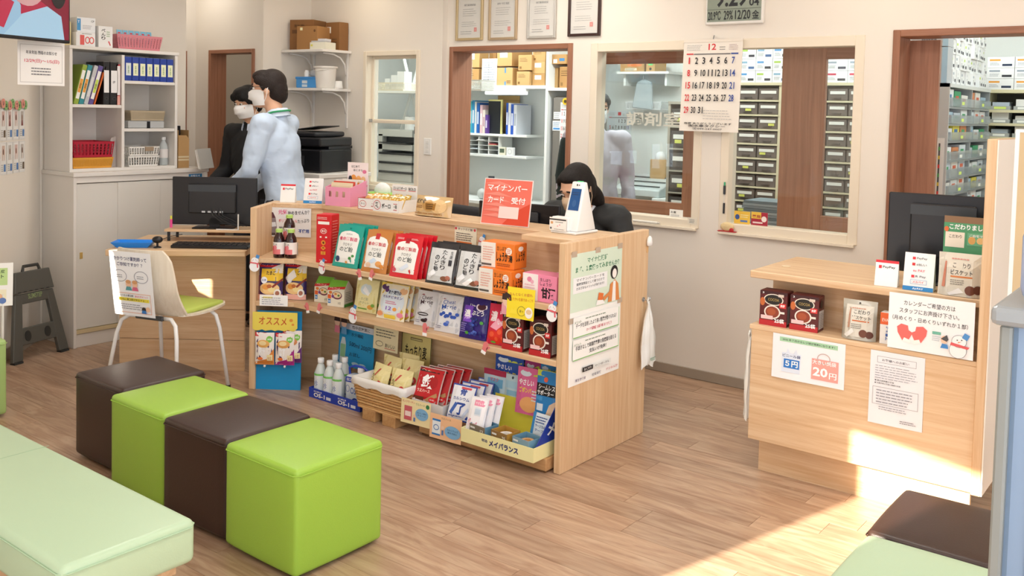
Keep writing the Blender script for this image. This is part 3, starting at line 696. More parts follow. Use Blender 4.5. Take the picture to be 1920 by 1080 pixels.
def kin(p): p.rect(.40,.80,.16,.12,'#b3202c').oval(.18,.16,.07,.05,'#d4596a').poly([(.35,.2),(.62,.34),(.7,.26),(.44,.14)],'#dfe8f6').dash(.1,.88,.28,.05,2,'#f4d0cf',3).dash(.6,.88,.28,.05,2,'#f4d0cf',4)
row(4,.024,'candy_pouch',[f'{a} of four teal throat sweet pouches beside the red box' for a in nth],'pouch',(624,424,668,502,),S1,.022,'#16a394',candy(0,'養命酒製造','#d4426a',('クロモジ','のど飴'),leaf),'teal throat sweet pouches',14,R(4))
row(3,.026,'candy_pouch',[f'{a} of three orange-brown throat sweet pouches on the upper shelf' for a in ('foremost','middle','rearmost')],'pouch',(678,434,722,513),S1,.024,'#c98442',candy(0,'養命酒製造','#c8404c',('クロモジ','のど飴'),loq),'orange throat sweet pouches',14,R(4))
row(4,.024,'candy_pouch',[f'{a} of four red throat sweet pouches on the upper shelf' for a in nth],'pouch',(731,443,780,524),S1,.022,'#d81c2c',candy(0,'養命酒製造','#c8404c',('クロモジ','のど飴'),kin),'red throat sweet pouches',14,R(4))
def tank(p):
    p.rect(.06,.06,.88,.80,mat('#d6d8d8',.3)).text('たんきり',.50,.34,.17,.50,'#26262a',.015,vert=True).text('のど飴',.28,.30,.16,.40,'#26262a',.015,vert=True)
    p.text('生姜',.78,.62,.10,.20,'#3a3a40',.0,vert=True).oval(.70,.14,.14,.06,'#8a5a44').oval(.82,.17,.08,.05,'#b4705c').poly([(.1,.2),(.3,.34),(.4,.25),(.2,.12)],'#f3f5f8').rect(.78,.46,.10,.14,'#303038')
def tank2(p): tank(p); p.poly([(.3,.1),(.6,.26),(.7,.2),(.45,.06)],'#ffffff')
row(3,.03,'candy_pouch',[f'{a} of three silver and black candy pouches in the left pile' for a in ('foremost','middle','rearmost')],'pouch',(798,458,848,538),S1,.027,'#2b2b2e',tank,'silver and black candy pouches',14,R(4))
row(2,.03,'candy_pouch',[f'{a} silver and black candy pouch beside the orange boxes' for a in ('foremost','rear')],'pouch',(852,464,903,545),S1,.027,'#2b2b2e',tank2,'silver and black candy pouches',14,R(4))
# juice bottles
def bottle(label,p,r,h):
    t=thing('juice_bottle',label,'bottle',p,0,'dark juice bottles'); gm=mat('#2a0f12',.08,coat=.5)
    B().lathe([(r*.92,0),(r,.004),(r,h*.60),(r*.92,h*.70),(r*.55,h*.84),(r*.50,h*.90)],gm,20).build('glass_body',t,smooth=2)
    B().lathe([(r*.60,h*.885),(r*.62,h*.90),(r*.62,h*.995),(r*.56,h)],mat('#b7dd77',.4),20).build('cap',t,smooth=2)
    n=20; lb=B(); vs=[];fs=[]
    for j in (0,1):
        for k in range(n+1): a=-math.pi*.95+math.pi*.9*2*k/n*.95; vs.append(((r+.0006)*math.cos(a),(r+.0006)*math.sin(a),h*(.13+.42*j)))
    for k in range(n): fs.append((k,k+1,n+2+k,n+1+k))
    lo=lb.add(vs,fs,mat('#f1ebe6',.5)).build('paper_label',t)
    fn=lambda u,v,o:((r+.001+o)*math.sin((u-.5)*2.2),-(r+.001+o)*math.cos((u-.5)*2.2),h*.13+v*h*.42)
    q=Pr(.06,.06,True); q.rect(0,0,1,.42,'#e2787c').oval(.35,.5,.14,.2,'#d8505a').oval(.6,.55,.14,.2,'#e6808a').text('ざくろ',.25,.72,.5,.18,'#444444'); q.build(lo,fn)
    return t
p,w_,h_=item(496,437,516,483,S1,3.2); r_=.031; hb=.155
a=P(506,483,Z=S1); c=P(528,483,Z=S1)
a=Vector((-4.085,3.215,S1+.001)); c=a+Vector((.066*.83,.066*.56,0)); mid=(a+c)/2+Vector((-.562,.827,0))*.075
bottle('dark juice bottle with green cap, left one of the front pair',a,r_,hb); bottle('dark juice bottle with green cap, right one of the front pair',c,r_,hb)
bottle('dark juice bottle raised behind the front pair',Vector((mid.x,mid.y,S1+.071)),r_,hb)
ds=thing('display_riser','clear acrylic riser under the rear juice bottle','riser',(mid.x,mid.y,S1),R(34)); B().box(-.04,-.03,.06,.04,.035,.069,mat('#dfe8ea',.1,alpha=.5)).box(-.04,.029,0,.04,.035,.06,mat('#dfe8ea',.1,alpha=.5)).build('riser',ds)
def juice(p):
    p.poly([(.03,.05),(.2,.05),(.23,.30),(.2,.62),(.14,.78),(.07,.78),(.02,.6)],'#8b7f86').poly([(.04,.6),(.2,.62),(.14,.80),(.07,.80)],'#5b2f3c').rect(.05,.04,.15,.08,'#4d3a3a').poly([(.05,.3),(.22,.34),(.2,.48),(.05,.46)],'#dfe3ea')
    p.text('元気',.26,.74,.20,.16,'#e2508a',.02,4).text('始めませんか？',.48,.74,.48,.14,'#2a2a33',.01,4).text('ポリフェノール',.27,.48,.42,.11,'#e05a6a',.01).text('たっぷり',.70,.48,.26,.12,'#2a2a33',.01,6)
    p.text('甘味 香料',.28,.24,.34,.10,'#2a2a33',.02).text('保存料',.42,.08,.22,.10,'#2a2a33',.02).text('不使用',.72,.14,.24,.13,'#20489c',.03)
bc=(L2+n2*.27+Bb)/2; sheet('handwritten_sign','handwritten sign about juice taped above the dark bottles','sign',.255,.172,(bc.x-.035,bc.y-.034,.805),R(34),0,'#e9e9ea',draw=juice)
# tall red medicine box
p,w_,h_=item(592,403,620,493,S1,3.26)
def redf(p):
    p.rect(.12,.80,.76,.06,'#f3efe8').ring(.5,.66,.22,.055,.03,'#f0d9d2').text('薬用',.36,.635,.28,.05,'#f6e4de').rect(.25,.52,.12,.03,'#f4ece4').rect(.62,.52,.12,.03,'#f4ece4')
    p.oval(.5,.42,.15,.05,'#e4932c').text('養',.42,.395,.16,.05,'#5a1512',.02).poly([(.5,.26),(.68,.31),(.5,.36),(.32,.31)],'#e4932c').text('命',.43,.29,.14,.045,'#5a1512').rect(.34,.17,.32,.07,'#e4932c').text('酒',.42,.18,.16,.05,'#5a1512',.02).text('YOMEISHU',.25,.04,.5,.025,'#f6e4de').dash(.1,.90,.8,.06,2,'#f3c9c4',3)
def redside(p): p.dash(.15,.2,.7,.7,12,'#ee8a84',5,.3)
carton('tonic_box','tall red tonic box with white and gold markings on the upper shelf','box',.088,.088,h_,'#cf1420',p+Vector((0,0,.001)),R(20),redf,redside)
# instant drink cartons
def orange(p):
    p.rect(0,0,.45,1,'#f2ece4').dash(.06,.25,.34,.6,6,'#e7b0a2',9,.5).rect(.03,.06,.30,.08,'#5a5450').rect(.45,0,.55,1,'#ee7f28').text('生しぼり',.49,.72,.28,.17,'#2d1a10',.01).text('しょうが',.48,.28,.34,.40,'#1d130d',.04).text('湯',.84,.28,.12,.28,'#1d130d',.03).oval(.85,.72,.09,.15,'#fbf2e6').dash(.79,.62,.12,.2,3,'#d6542c',2).dash(.5,.08,.42,.14,2,'#7a3a18',6)
def orside(p): p.text('しょうが',.15,.3,.7,.4,'#231510',.03).oval(.5,.8,.2,.1,'#fbf2e6')
def pinkf(p):
    p.rect(0,0,.46,1,'#f8f0f1').oval(.2,.78,.07,.10,'#e88aac').oval(.28,.70,.05,.08,'#f0b2c6').dash(.06,.12,.34,.5,5,'#eec0ce',9,.5).rect(.46,0,.54,1,'#f08fb0').text('生しぼり',.52,.78,.30,.12,'#3a1620',.01).text('しょうが',.52,.62,.34,.14,'#3a1620',.01).text('甘酒',.56,.14,.40,.42,'#25101a',.05)
cw,cdp,chh=.19,.105,.118
pA=P(937,556,Z=S1); pA=Vector((-2.60,3.245,S1+.001))
oA=carton('drink_carton','orange and white ginger drink carton, bottom one of the stack','carton',.185,.10,.112,'#ee7f28',pA,0,orange,orside,group='ginger drink cartons')
carton('drink_carton','orange and white ginger drink carton, top one of the stack','carton',.185,.10,.112,'#ee7f28',pA+Vector((-.015,.035,.1145)),R(3),orange,orside,group='ginger drink cartons')
carton('drink_carton','pink and white sweet sake drink carton beside the orange cartons','carton',.185,.10,.116,'#f08fb0',Vector((-2.362,3.262,S1+.001)),0,pinkf,group='ginger drink cartons')
carton('drink_carton','white backed carton lying flat behind the pink drink carton','carton',.12,.12,.10,'#efe6e2',Vector((-2.34,3.372,S1+.001)),0,None,group='ginger drink cartons')
# middle shelf
def soup(p):
    p.rect(0,.86,1,.14,'#cf2030').text('アマノフーズ',.05,.90,.55,.06,'#fff0ee',.01).poly([(.55,.84),(1,.98),(1,.7),(.6,.72)],'#efe8dc').rect(.16,.50,.84,.32,'#f0c630').text('たまご',.36,.66,.38,.11,'#4b2a1c',.03).oval(.28,.52,.13,.09,'#eef0f6').text('お得',.20,.49,.16,.06,'#2c3f8c').rect(.0,.0,1,.14,'#f1b6a6').oval(.5,.30,.40,.16,'#f0c98a').oval(.36,.34,.14,.07,'#e59a42').oval(.6,.27,.14,.07,'#f2dc9a').oval(.5,.36,.10,.05,'#c06a34').poly([(.6,.36),(1,.58),(1,.52),(.64,.31)],'#8d3026').oval(.82,.18,.14,.11,'#f3ece2').oval(.82,.18,.08,.06,'#a8684a').rect(.0,.14,.12,.5,'#7b4552')
def soup2(p): soup(p); p.poly([(.05,.55),(.45,.80),(.62,.62),(.30,.46)],'#fdf8f2')
ang=R(34)
def along(s,d): return Vector((L2.x+t2.x*s+n2.x*d, L2.y+t2.y*s+n2.y*d))
q=along(.062,.055); pouch('soup_pouch','yellow egg soup pouch at the left end of the middle shelf','pouch',.138,.205,.05,'#3b2a66',(q.x,q.y,S2+.001),R(36),4,soup,'egg soup pouches',seed=3,gusset=True)
q=along(.192,.085); pouch('soup_pouch','yellow egg soup pouch, right one of the two on the middle shelf','pouch',.128,.205,.05,'#3b2a66',(q.x,q.y,S2+.001),R(28),4,soup2,'egg soup pouches',seed=5,gusset=True)
def veg(p):
    p.rect(0,.70,1,.30,'#7cc142').poly([(0,.62),(1,.72),(1,.80),(0,.72)],'#d42a30').text('アマノフーズ',.1,.68,.6,.06,'#ffffff').rect(0,0,1,.62,'#efe9d6').oval(.58,.45,.30,.16,'#7b3c4c').oval(.58,.47,.25,.12,'#f0d9b0').oval(.5,.5,.08,.04,'#d88a30').oval(.68,.45,.07,.04,'#5c8a3a').rect(.03,.30,.2,.16,'#e2622c').rect(.05,.12,.16,.16,'#2e7cc0').text('減塩',.07,.16,.12,.07,'#ffffff').oval(.34,.40,.08,.06,'#7b3f8a').oval(.2,.55,.1,.06,'#dd7a34').text('5食',.66,.10,.18,.1,'#555544')
def vegbag(label,p,rz,Wd=.105,Dd=.085,H=.135):
    t=thing('soup_bag',label,'bag',p,rz,'green topped soup bags'); b=B(); m=mat('#eae3cf',.3,coat=.3)
    W2,D2=Wd/2,Dd
    vs=[(-W2,0,0),(W2,0,0),(W2,D2,0),(-W2,D2,0),(-W2,0,H*.66),(W2,0,H*.66),(W2,D2,H*.66),(-W2,D2,H*.66),(-W2*.98,D2*.45,H),(W2*.98,D2*.45,H),(W2*.98,D2*.55,H),(-W2*.98,D2*.55,H)]
    b.add(vs,[(3,2,1,0),(0,1,5,4),(1,2,6,5),(2,3,7,6),(3,0,4,7),(4,5,9,8),(6,7,11,10),(5,6,10,9),(7,4,8,11),(8,9,10,11)],m); b.build('bag_body',t,bev=.003)
    q=Pr(Wd,H); veg(q)
    def fn(u,v,o):
        if v<.66: return ((u-.5)*Wd,-o,v*H)
        k=(v-.66)/.34; return ((u-.5)*Wd*(1-.02*k),D2*.45*k-o*.8,H*v+o*.6)
    q.c=True; q2=Pr(Wd,H,True); veg(q2); q2.build(t,fn)
    s=Pr(Dd,H*.66); s.dash(.15,.3,.7,.6,6,'#8a8a72',3).rect(0,0,1,.18,'#4f9a3c'); s.build(t,lambda u,v,o:(W2+o,u*Dd,v*H*.66),'printed_side')
vegbag('green topped soup bag, left one of the pair on the middle shelf',(-3.865,3.335,S2+.001),R(12)); vegbag('green topped soup bag, right one of the pair on the middle shelf',(-3.735,3.315,S2+.001),R(14))
def yel(p):
    p.rect(0,0,1,1,'#f0e8ae').oval(.5,.70,.24,.17,'#d7e6ec').poly([(.42,.80),(.7,.6),(.62,.5),(.36,.66)],'#f6fafc').text('のど飴',.34,.36,.3,.10,'#b6b58c').text('やさしい',.30,.26,.4,.07,'#9aa070').rect(.22,.09,.4,.035,'#6aa836').oval(.76,.18,.12,.07,'#e6a648').oval(.86,.24,.07,.05,'#7aa844')
row(3,.029,'candy_pouch',[f'{a} of three pale yellow pouches under the mitten cutouts' for a in ('foremost','middle','rearmost')],'pouch',(664,526,704,586),S2,.026,'#e6d98c',yel,'pale yellow pouches',10,R(4),front=3.27)
def vit(p):
    p.rect(0,0,1,1,'#f1ead2').oval(.5,.5,.44,.36,'#dfeaf4').rect(.0,.90,1,.10,'#f0d24a').oval(.16,.88,.14,.08,'#4c2a66').oval(.26,.80,.08,.06,'#5b2f74').oval(.84,.82,.13,.09,'#e9b98a').text('糖類0',.34,.70,.44,.11,'#2d3b55',.02).text('マルチビタミン',.16,.58,.70,.08,'#5a3c8a',.02).dash(.3,.42,.42,.10,2,'#e27aa0',4).text('12',.34,.26,.2,.10,'#8f5cc0',.02).oval(.66,.3,.07,.05,'#f0a24a').rect(.3,.03,.4,.10,'#f0d24a').oval(.14,.14,.12,.07,'#f0a070').oval(.86,.16,.10,.07,'#e98aa6')
row(3,.029,'candy_pouch',[f'{a} of three multivitamin pouches on the middle shelf' for a in ('foremost','middle','rearmost')],'pouch',(707,535,756,600),S2,.026,'#dcb63c',vit,'multivitamin pouches',14,R(4),front=3.255)
def mary(blue):
    def d(p):
        c='#3357a8' if blue else '#3a2130'
        p.rect(0,0,1,1,'#e2e3e8').poly([(.18,.86),(.82,.92),(.80,.97),(.2,.93)],'#8d1f2c').text('Cheat',.26,.76,.46,.11,c,.005,6).text('Marie',.24,.62,.56,.13,c,.005,6).poly([(.2,.5),(.5,.7),(.75,.55),(.4,.38)],'#f6f9ff')
        if blue: 
            for k in range(9): p.oval(.25+.07*k%.5+.02*k,.46+.05*math.sin(k*2),.07,.045,'#2f56b8')
            p.oval(.5,.22,.10,.05,'#3d62c0').oval(.56,.28,.07,.04,'#6b86cf')
        else: p.ring(.42,.34,.26,.05,.04,'#2a1620').oval(.5,.16,.14,.05,'#2a1620').oval(.6,.2,.07,.04,'#3c2230')
        p.dash(.08,.08,.25,.1,2,'#8888a0',2)
    return d
row(1,.03,'candy_pouch',['silver candy pouch with brown script on the middle shelf'],'pouch',(777,548,815,612),S2,.028,'#c9ccd4',mary(False),'silver candy pouches',12,R(4),front=3.25)
row(1,.03,'candy_pouch',['silver candy pouch with blueberries on the middle shelf'],'pouch',(815,556,860,624),S2,.028,'#c9ccd4',mary(True),'silver candy pouches',12,R(4),front=3.25)
p0,w0,h0=item(777,548,815,612,S2,3.25)
pouch('candy_pouch','silver candy pouch tucked behind the brown script pouch','pouch',w0,h0,.026,'#c9ccd4',p0+Vector((.05,.05,.001)),R(4),12,mary(False),'silver candy pouches')
pouch('candy_pouch','silver candy pouch tucked behind the blueberry pouch','pouch',w0,h0,.026,'#c9ccd4',p0+Vector((.19,.05,.001)),R(4),12,mary(True),'silver candy pouches')
def grape(p):
    p.rect(0,0,1,1,'#2c1a78').oval(.72,.80,.20,.11,'#efe6f2').oval(.72,.80,.15,.075,'#4a1830').text('い〜',.30,.76,.2,.09,'#ffffff',.02).rect(.10,.40,.34,.40,'#7b45c6').poly([(.15,.45),(.3,.72),(.44,.5)],'#c9a4ee').text('濃',.14,.52,.24,.18,'#ffffff',.03).text('ぶどう',.42,.58,.44,.12,'#ffffff',.02)
    rr=random.Random(4)
    for k in range(26): p.oval(.40+rr.random()*.5,.10+rr.random()*.42,.05,.032,rr.choice(['#2b3f9a','#3a56b8','#24307c','#5a74d0','#1c2568']))
    p.oval(.85,.42,.06,.04,'#4ea23c').oval(.35,.14,.07,.04,'#4ea23c').dash(.06,.14,.26,.24,5,'#9a8ad6',2,.4)
def berry(p):
    p.rect(0,0,1,1,'#d81e4a').text('い〜',.42,.76,.22,.10,'#ffffff',.02).text('濃',.10,.56,.26,.26,'#fff0f4',.03).oval(.8,.72,.16,.10,'#f6e4e8').oval(.8,.72,.11,.07,'#8a1c34').poly([(.12,.42),(.40,.66),(.62,.52),(.4,.36)],'#f6aac0').text('いちご',.40,.50,.40,.12,'#ffffff',.02)
    for x,y,r1,r2 in ((.25,.22,.2,.13),(.55,.30,.16,.13),(.75,.15,.24,.12),(.45,.12,.12,.1),(.9,.42,.14,.1)): p.oval(x,y,r1,r2,'#e2301c').oval(x-.03,y+.03,r1*.5,r2*.5,'#f05a34')
    p.oval(.85,.26,.08,.04,'#5fae3a').oval(.3,.06,.10,.03,'#6cae3c')
row(2,.03,'candy_pouch',['purple grape candy pouch on the middle shelf','purple grape candy pouch tucked behind the front purple one'],'pouch',(862,562,910,636),S2,.032,'#2c1a78',grape,'purple grape pouches',12,R(4),front=3.25)
row(1,.03,'candy_pouch',['red strawberry candy pouch beside the cocoa boxes'],'pouch',(913,574,960,648),S2,.032,'#d81e4a',berry,None,10,R(4),front=3.25)
def cocoa(p):
    p.rect(0,0,1,1,'#5a1a1c').rect(0,.9,1,.1,'#3c1418').oval(.5,.76,.36,.17,'#e8dfd0').oval(.5,.76,.32,.145,'#1d1a18').text('COCOA',.3,.72,.4,.08,'#b49a5a',.01).oval(.10,.68,.09,.12,'#c66a36').rect(.72,.54,.24,.14,'#d42c2c').text('無糖',.76,.57,.16,.08,'#ffffff').oval(.47,.40,.30,.20,'#ece4da').oval(.47,.40,.25,.165,'#8d3c26').oval(.44,.41,.16,.10,'#a8502e').rect(.76,.38,.16,.06,'#ece4da').rect(.06,.18,.44,.11,'#f0c8c8').rect(.0,.0,1,.16,'#b8242a').text('25袋',.56,.10,.36,.13,'#ffffff',.03).rect(.68,.86,.2,.08,'#d9c9bc').text('3',.1,.92,.06,.05,'#ffffff')
def cocoas(p): p.rect(.08,.08,.84,.52,'#c9c4be').dash(.14,.12,.72,.42,9,'#8d8680',5,.35).oval(.4,.78,.24,.12,'#2a1a18')
for nm,x in (('left',-2.492),('right',-2.340)):
    carton('cocoa_box',f'dark red cocoa box, {nm} one of the two on the middle shelf','box',.112,.085,.158,'#5a1a1c',Vector((x,3.246,S2+.001)),R(2),cocoa,cocoas,group='dark red cocoa boxes on the display counter')
b0=B().box(-.09,0,0,.10,.10,.165,mat('#2a1414',.4)); t=thing('cocoa_case','dark cardboard case behind the cocoa boxes on the middle shelf','box',(-2.40,3.375,S2+.001)); b0.build('case_body',t,bev=.002); B().box(-.085,.004,.165,.095,.096,.167,mat('#1d0e0e',.5)).build('lid_flap',t)

# small signs and cutouts along the shelf edges
def pricenote(p): p.rect(.12,.68,.34,.16,'#f2e27a').dash(.08,.12,.84,.72,4,'#8a8a96',3,.3)
q=along(.105,-.004); sheet('price_card','white handwritten price card in front of the egg soup pouches','card',.155,.06,(q.x,q.y-.006,S2-.022),R(34),0,'#f7f6f2',draw=pricenote)
def ynote(p): p.text('なんとなくお疲れ',.08,.74,.84,.10,'#c85a3c',.005,3).text('あたたかい生姜でほっこり',.06,.58,.88,.10,'#d87a2c',.005,2).ring(.55,.26,.15,.16,.012,'#6a6230').text('ほっ',.48,.22,.14,.08,'#5a5230').poly([(.12,.14),(.2,.34),(.26,.26),(.34,.36),(.40,.14)],'#f6e03c').oval(.82,.24,.14,.18,'#f6f2ea').oval(.82,.27,.10,.08,'#e6c79c')
sheet('yellow_note_card','yellow handwritten card with a cup on the upper shelf edge','card',.145,.135,(-2.437,3.222,.640),R(3),R(-4),'#f5dd2f',draw=ynote)
def mem(p): p.text('ホットのど飴',.16,.80,.66,.11,'#5a3a34',.01).oval(.06,.86,.05,.06,'#d8444c').oval(.92,.86,.05,.06,'#d8444c').dash(.08,.34,.84,.38,4,'#6a5a54',8,.35).rect(.1,.2,.7,.10,'#e07a3c').dash(.1,.05,.8,.1,1,'#6a8a54',8,.4)
p,w_,h_=fitY(852,424,893,466,3.498); sheet('handwritten_note','cream handwritten note pinned above the silver candy pouches','note',w_,h_,(p.x,3.497,p.z),0,0,'#f3ead0',draw=mem)
def cutout(name,label,loc,rz,kind,s=1.,ry=0):
    t=thing(name,label,'cutout',loc,rz); t.rotation_euler=(0,ry,rz)
    def disc(cx,cz,rx,rz_,n=18): return [(cx+rx*math.cos(2*math.pi*k/n),cz+rz_*math.sin(2*math.pi*k/n)) for k in range(n)]
    S=lambda pts:[(x*s,z*s) for x,z in pts]
    y=0
    def pl(nm,pts,col,k): B().plate(S(pts),-.0006*(k+1),-.0006*k,mat(col,.5)).build(nm,t)
    if kind=='snow':
        pl('paper_backing',disc(0,.028,.037,.036),'#fbfbfa',0); pl('snow_body',disc(0,.028,.034,.033),'#f6f7f9',1); pl('snow_head',disc(.004,.072,.027,.025),'#f8f9fb',1)
        pl('hat',[(.008,.094),(.032,.086),(.040,.110),(.016,.118)],'#4a8fd0',2); pl('scarf',[(-.034,.054),(.034,.046),(.036,.055),(-.032,.063)],'#e0616c',3); pl('scarf_end',[(.018,.05),(.028,.049),(.030,.022),(.020,.022)],'#e0616c',3)
        for ex in (-.008,.012): pl('eye',disc(ex,.078,.002,.002,8),'#333333',2)
        for ex in (-.014,.020): pl('cheek',disc(ex,.07,.004,.003,10),'#f3a9a4',2)
    else:
        sg=-1 if kind=='mitL' else 1
        body=[(-.014,.022),(.016,.022),(.020,.05),(.018,.072),(.006,.084),(-.010,.080),(-.018,.062),(-.016,.048)]
        thumb=[(.014,.036),(.030,.050),(.036,.062),(.030,.068),(.022,.062),(.014,.052)]
        fl=(lambda pts:[(x*sg,z) for x,z in (pts if sg>0 else pts[::-1])])
        pl('mitten',fl(body),'#e57f80',0); pl('thumb',fl(thumb),'#e57f80',0); pl('cuff',fl([(-.017,.004),(.018,.004),(.018,.023),(-.017,.023)]),'#fbfbfb',1)
    return t
def cut(label,px,py,Y,kind,s=1.,rz=0,ry=0,name=None):
    p=P(px,py,Y=Y); return cutout(name or ('snowman_cutout' if kind=='snow' else 'mitten_cutout'),label,p,rz,kind,s,ry)
YF=KY-.0008
q=L-n2*.001; e=cutout('snowman_cutout','paper snowman cutout on the left front edge of the display counter',(q.x+.03,q.y-.004+.012,.655),R(34),'snow',.75)
cut('paper snowman cutout on the upper shelf edge beside the red box',603,512,YF,'snow',.68)
cut('paper snowman cutout beside the cream handwritten note',903,466,3.494,'snow',.62)
cut('paper snowman cutout at the right end of the upper shelf',1034,601,YF,'snow',.75)
cut('paper snowman cutout on the middle shelf edge above the blue drink sign',661,604,YF,'snow',.80)
for a,bx_,y_,l in (('left',676,526,'upper shelf edge'),('left',578,588,'middle shelf edge')):
    cut(f'left pink paper mitten of the pair on the {l}',bx_,y_,YF,'mitL',.72,0,R(-14)); cut(f'right pink paper mitten of the pair on the {l}',bx_+18,y_,YF,'mitR',.72,0,R(14))
cut('single pink paper mitten cutout on the middle shelf edge',796,631,YF,'mitR',.80); cut('tilted single pink paper mitten cutout on the middle shelf edge',905,664,YF,'mitR',.78,0,R(20))
p=P(950,590,Y=YF-.006); t=thing('boy_cutout','paper cutout of a drinking child beside the yellow card','cutout',p)
def dsc(cx,cz,rx,rz_,n=18): return [(cx+rx*math.cos(2*math.pi*k/n),cz+rz_*math.sin(2*math.pi*k/n)) for k in range(n)]
B().plate([(-.03,0),(.03,0),(.028,.05),(-.028,.05)],-.001,0,mat('#e8a6b4',.5)).build('clothes',t); B().plate(dsc(0,.062,.024,.026),-.0016,-.001,mat('#f2cbb4',.5)).build('face',t); B().plate([(-.026,.066),(.026,.066),(.024,.09),(0,.1),(-.024,.09)],-.0022,-.0016,mat('#3c2a28',.6)).build('hair',t); B().plate(dsc(.01,.035,.012,.014),-.0022,-.0016,mat('#f4f4f2',.4)).build('cup',t)

# ---------------------------------------------------------------- bottom of the display counter
# blue board with hanging soup pouches
bd=thing('blue_display_board','blue display board standing at the left end under the shelves','board',((L2.x+Fb.x)/2-.0,(L2.y+Fb.y)/2+.022,0),R(36)); B().box(-.118,0,0,.128,.008,.43,mat('#1c97d6',.45)).build('board',bd,rot=(R(-2),0,0))
def osu(p): p.text('オススメ',.14,.34,.62,.40,'#c8502c',.01,-2).oval(.86,.6,.04,.08,'#e2933c').oval(.9,.38,.03,.06,'#e2933c')
t=thing('yellow_sign','scalloped yellow sign reading osusume above the hanging pouches','sign',(bd.location.x+.004,bd.location.y-.022,.325),R(36))
W_,H_=.245,.105; pts=[(-W_/2,H_),(-W_/2,.012)]+[(-W_/2+W_*(k+.5*0)/14, .012-.010*abs(math.sin(k*math.pi/2.8))) for k in range(1,14)]+[(W_/2,.02),(W_/2,H_)]
B().plate(pts,-.0012,0,mat('#ecd85c',.5)).build('card',t); q=Pr(W_,H_); osu(q); q.build(t,lambda u,v,o:((u-.5)*W_,-.0012-o,v*H_))
def hang(c1,c2,kanji):
    def d(p): p.rect(0,0,1,1,'#f4ede6').rect(0,.88,.6,.12,'#d42a30').text('アマノフーズ',.06,.90,.46,.06,'#ffffff').oval(.76,.80,.16,.10,'#7cc142').text('減塩',.66,.77,.2,.06,'#f0f8e8').oval(.45,.66,.34,.12,c2).oval(.42,.68,.2,.07,'#f0d8a0').rect(0,.0,1,.08,c1).poly([(0,.08),(.5,.08),(1,.5),(1,.08)],c1).text(kanji,.22,.28,.34,.28,'#ffffff' ,.03).oval(.3,.2,.14,.05,'#f07a3a').rect(.66,.14,.28,.18,'#f3e6b0').text('5食',.7,.17,.2,.1,'#b85a3a')
    return d
for i,(s,lab,c1,c2,kj) in enumerate(((-.062,'orange soup pouch hanging on the blue board','#e08a3c','#e8b060','豚汁'),(.048,'magenta soup pouch hanging on the blue board','#b02a8a','#e2a458','なす'),(.085,'purple soup pouch hanging behind the magenta one','#6a2a7a','#d8905a','なす'))):
    o=bd.location+Vector((math.cos(R(36))*s+math.sin(R(36))*(.026 if i<2 else .014), math.sin(R(36))*s-math.cos(R(36))*(.026 if i<2 else .014),.145+(.012 if i==2 else 0)))
    pouch('soup_pouch',lab,'pouch',.105,.175,.028,'#45205a',o,R(36),0,hang(c1,c2,kj),'hanging soup pouches',seed=i+2)
for s in (-.06,.05):
    o=bd.location+Vector((math.cos(R(36))*s,math.sin(R(36))*s,.138)); t=thing('peg_hook',f'clear round peg hook under the {"orange" if s<0 else "magenta"} hanging pouch','hook',o,R(36)); B().cyl((0,-.004,0),(0,-.035,0),.0025,mat('#e8eef0',.2)).build('peg',t); B().ell((0,-.036,0),(.007,.005,.007),mat('#eef2f2',.15),10,6).build('knob',t,smooth=True)
# blue tray with drink bottles
BY=3.232
tr=thing('blue_tray','low blue cardboard tray of drink bottles on the floor','tray',(-3.645,BY,0))
BL=mat('#1d3fb4',.45)
TW,TD,TH=.395,.22,.052
fb=B().box(-TW/2,0,0,TW/2,.003,TH,BL).build('front_wall',tr); B().box(-TW/2,.003,0,TW/2,TD,.003,BL).build('tray_floor',tr); B().box(-TW/2,.003,.003,-TW/2+.003,TD,TH,BL).build('side_wall',tr); B().box(TW/2-.003,.003,.003,TW/2,TD,TH,BL).build('side_wall',tr); B().box(-TW/2+.003,TD-.003,.003,TW/2-.003,TD,TH,BL).build('back_wall',tr)
q=Pr(TW,TH)
for x in (.1,.58): q.text('経口補水液',x,.66,.16,.16,'#ffffff').text('OS-1',x,.18,.22,.42,'#ffffff',.03).rect(x+.25,.2,.09,.3,'#dfe6f6')
q.build(tr)
def drink(label,x,y,h=.205,r=.033):
    t=thing('drink_bottle',label,'bottle',(x,y,.0035),0,'clear drink bottles in the blue tray')
    B().lathe([(r*.8,0),(r,.006),(r,h*.55),(r*.96,h*.64),(r*.55,h*.82),(r*.42,h*.86),(r*.42,h*.88)],mat('#e9f3f2',.12,alpha=.82),18).build('bottle_body',t,smooth=2)
    B().lathe([(r*.50,h*.875),(r*.52,h*.885),(r*.52,h*.99),(r*.46,h)],mat('#f7f8f8',.4),18).build('cap',t,smooth=2)
    fn=lambda u,v,o:((r+.0008+o)*math.sin((u-.5)*2.6),-(r+.0008+o)*math.cos((u-.5)*2.6),.02+v*h*.52)
    q=Pr(.08,.1,True); q.rect(0,0,1,1,'#e8f0f4').rect(0,.9,1,.1,'#7fd26a').text('OS-1',.3,.45,.4,.22,'#7c92c8',.02,90).rect(.1,.02,.8,.06,'#3a62b8').dash(.15,.1,.7,.18,3,'#8ea6d2',4); q.build(t,fn)
k=0
for lab,x,y in (('front left drink bottle in the blue tray',-3.80,3.275),('front second drink bottle in the blue tray',-3.725,3.272),('front third drink bottle in the blue tray',-3.652,3.270),('back left drink bottle in the blue tray',-3.765,3.345),('back right drink bottle in the blue tray',-3.69,3.345)): drink(lab,x,y,.205 if y<3.3 else .215)
t=thing('drink_jug','large white drink bag with blue print and white cap in the blue tray','drink bag',(-3.535,3.272,.0035),R(6))
pts=[]
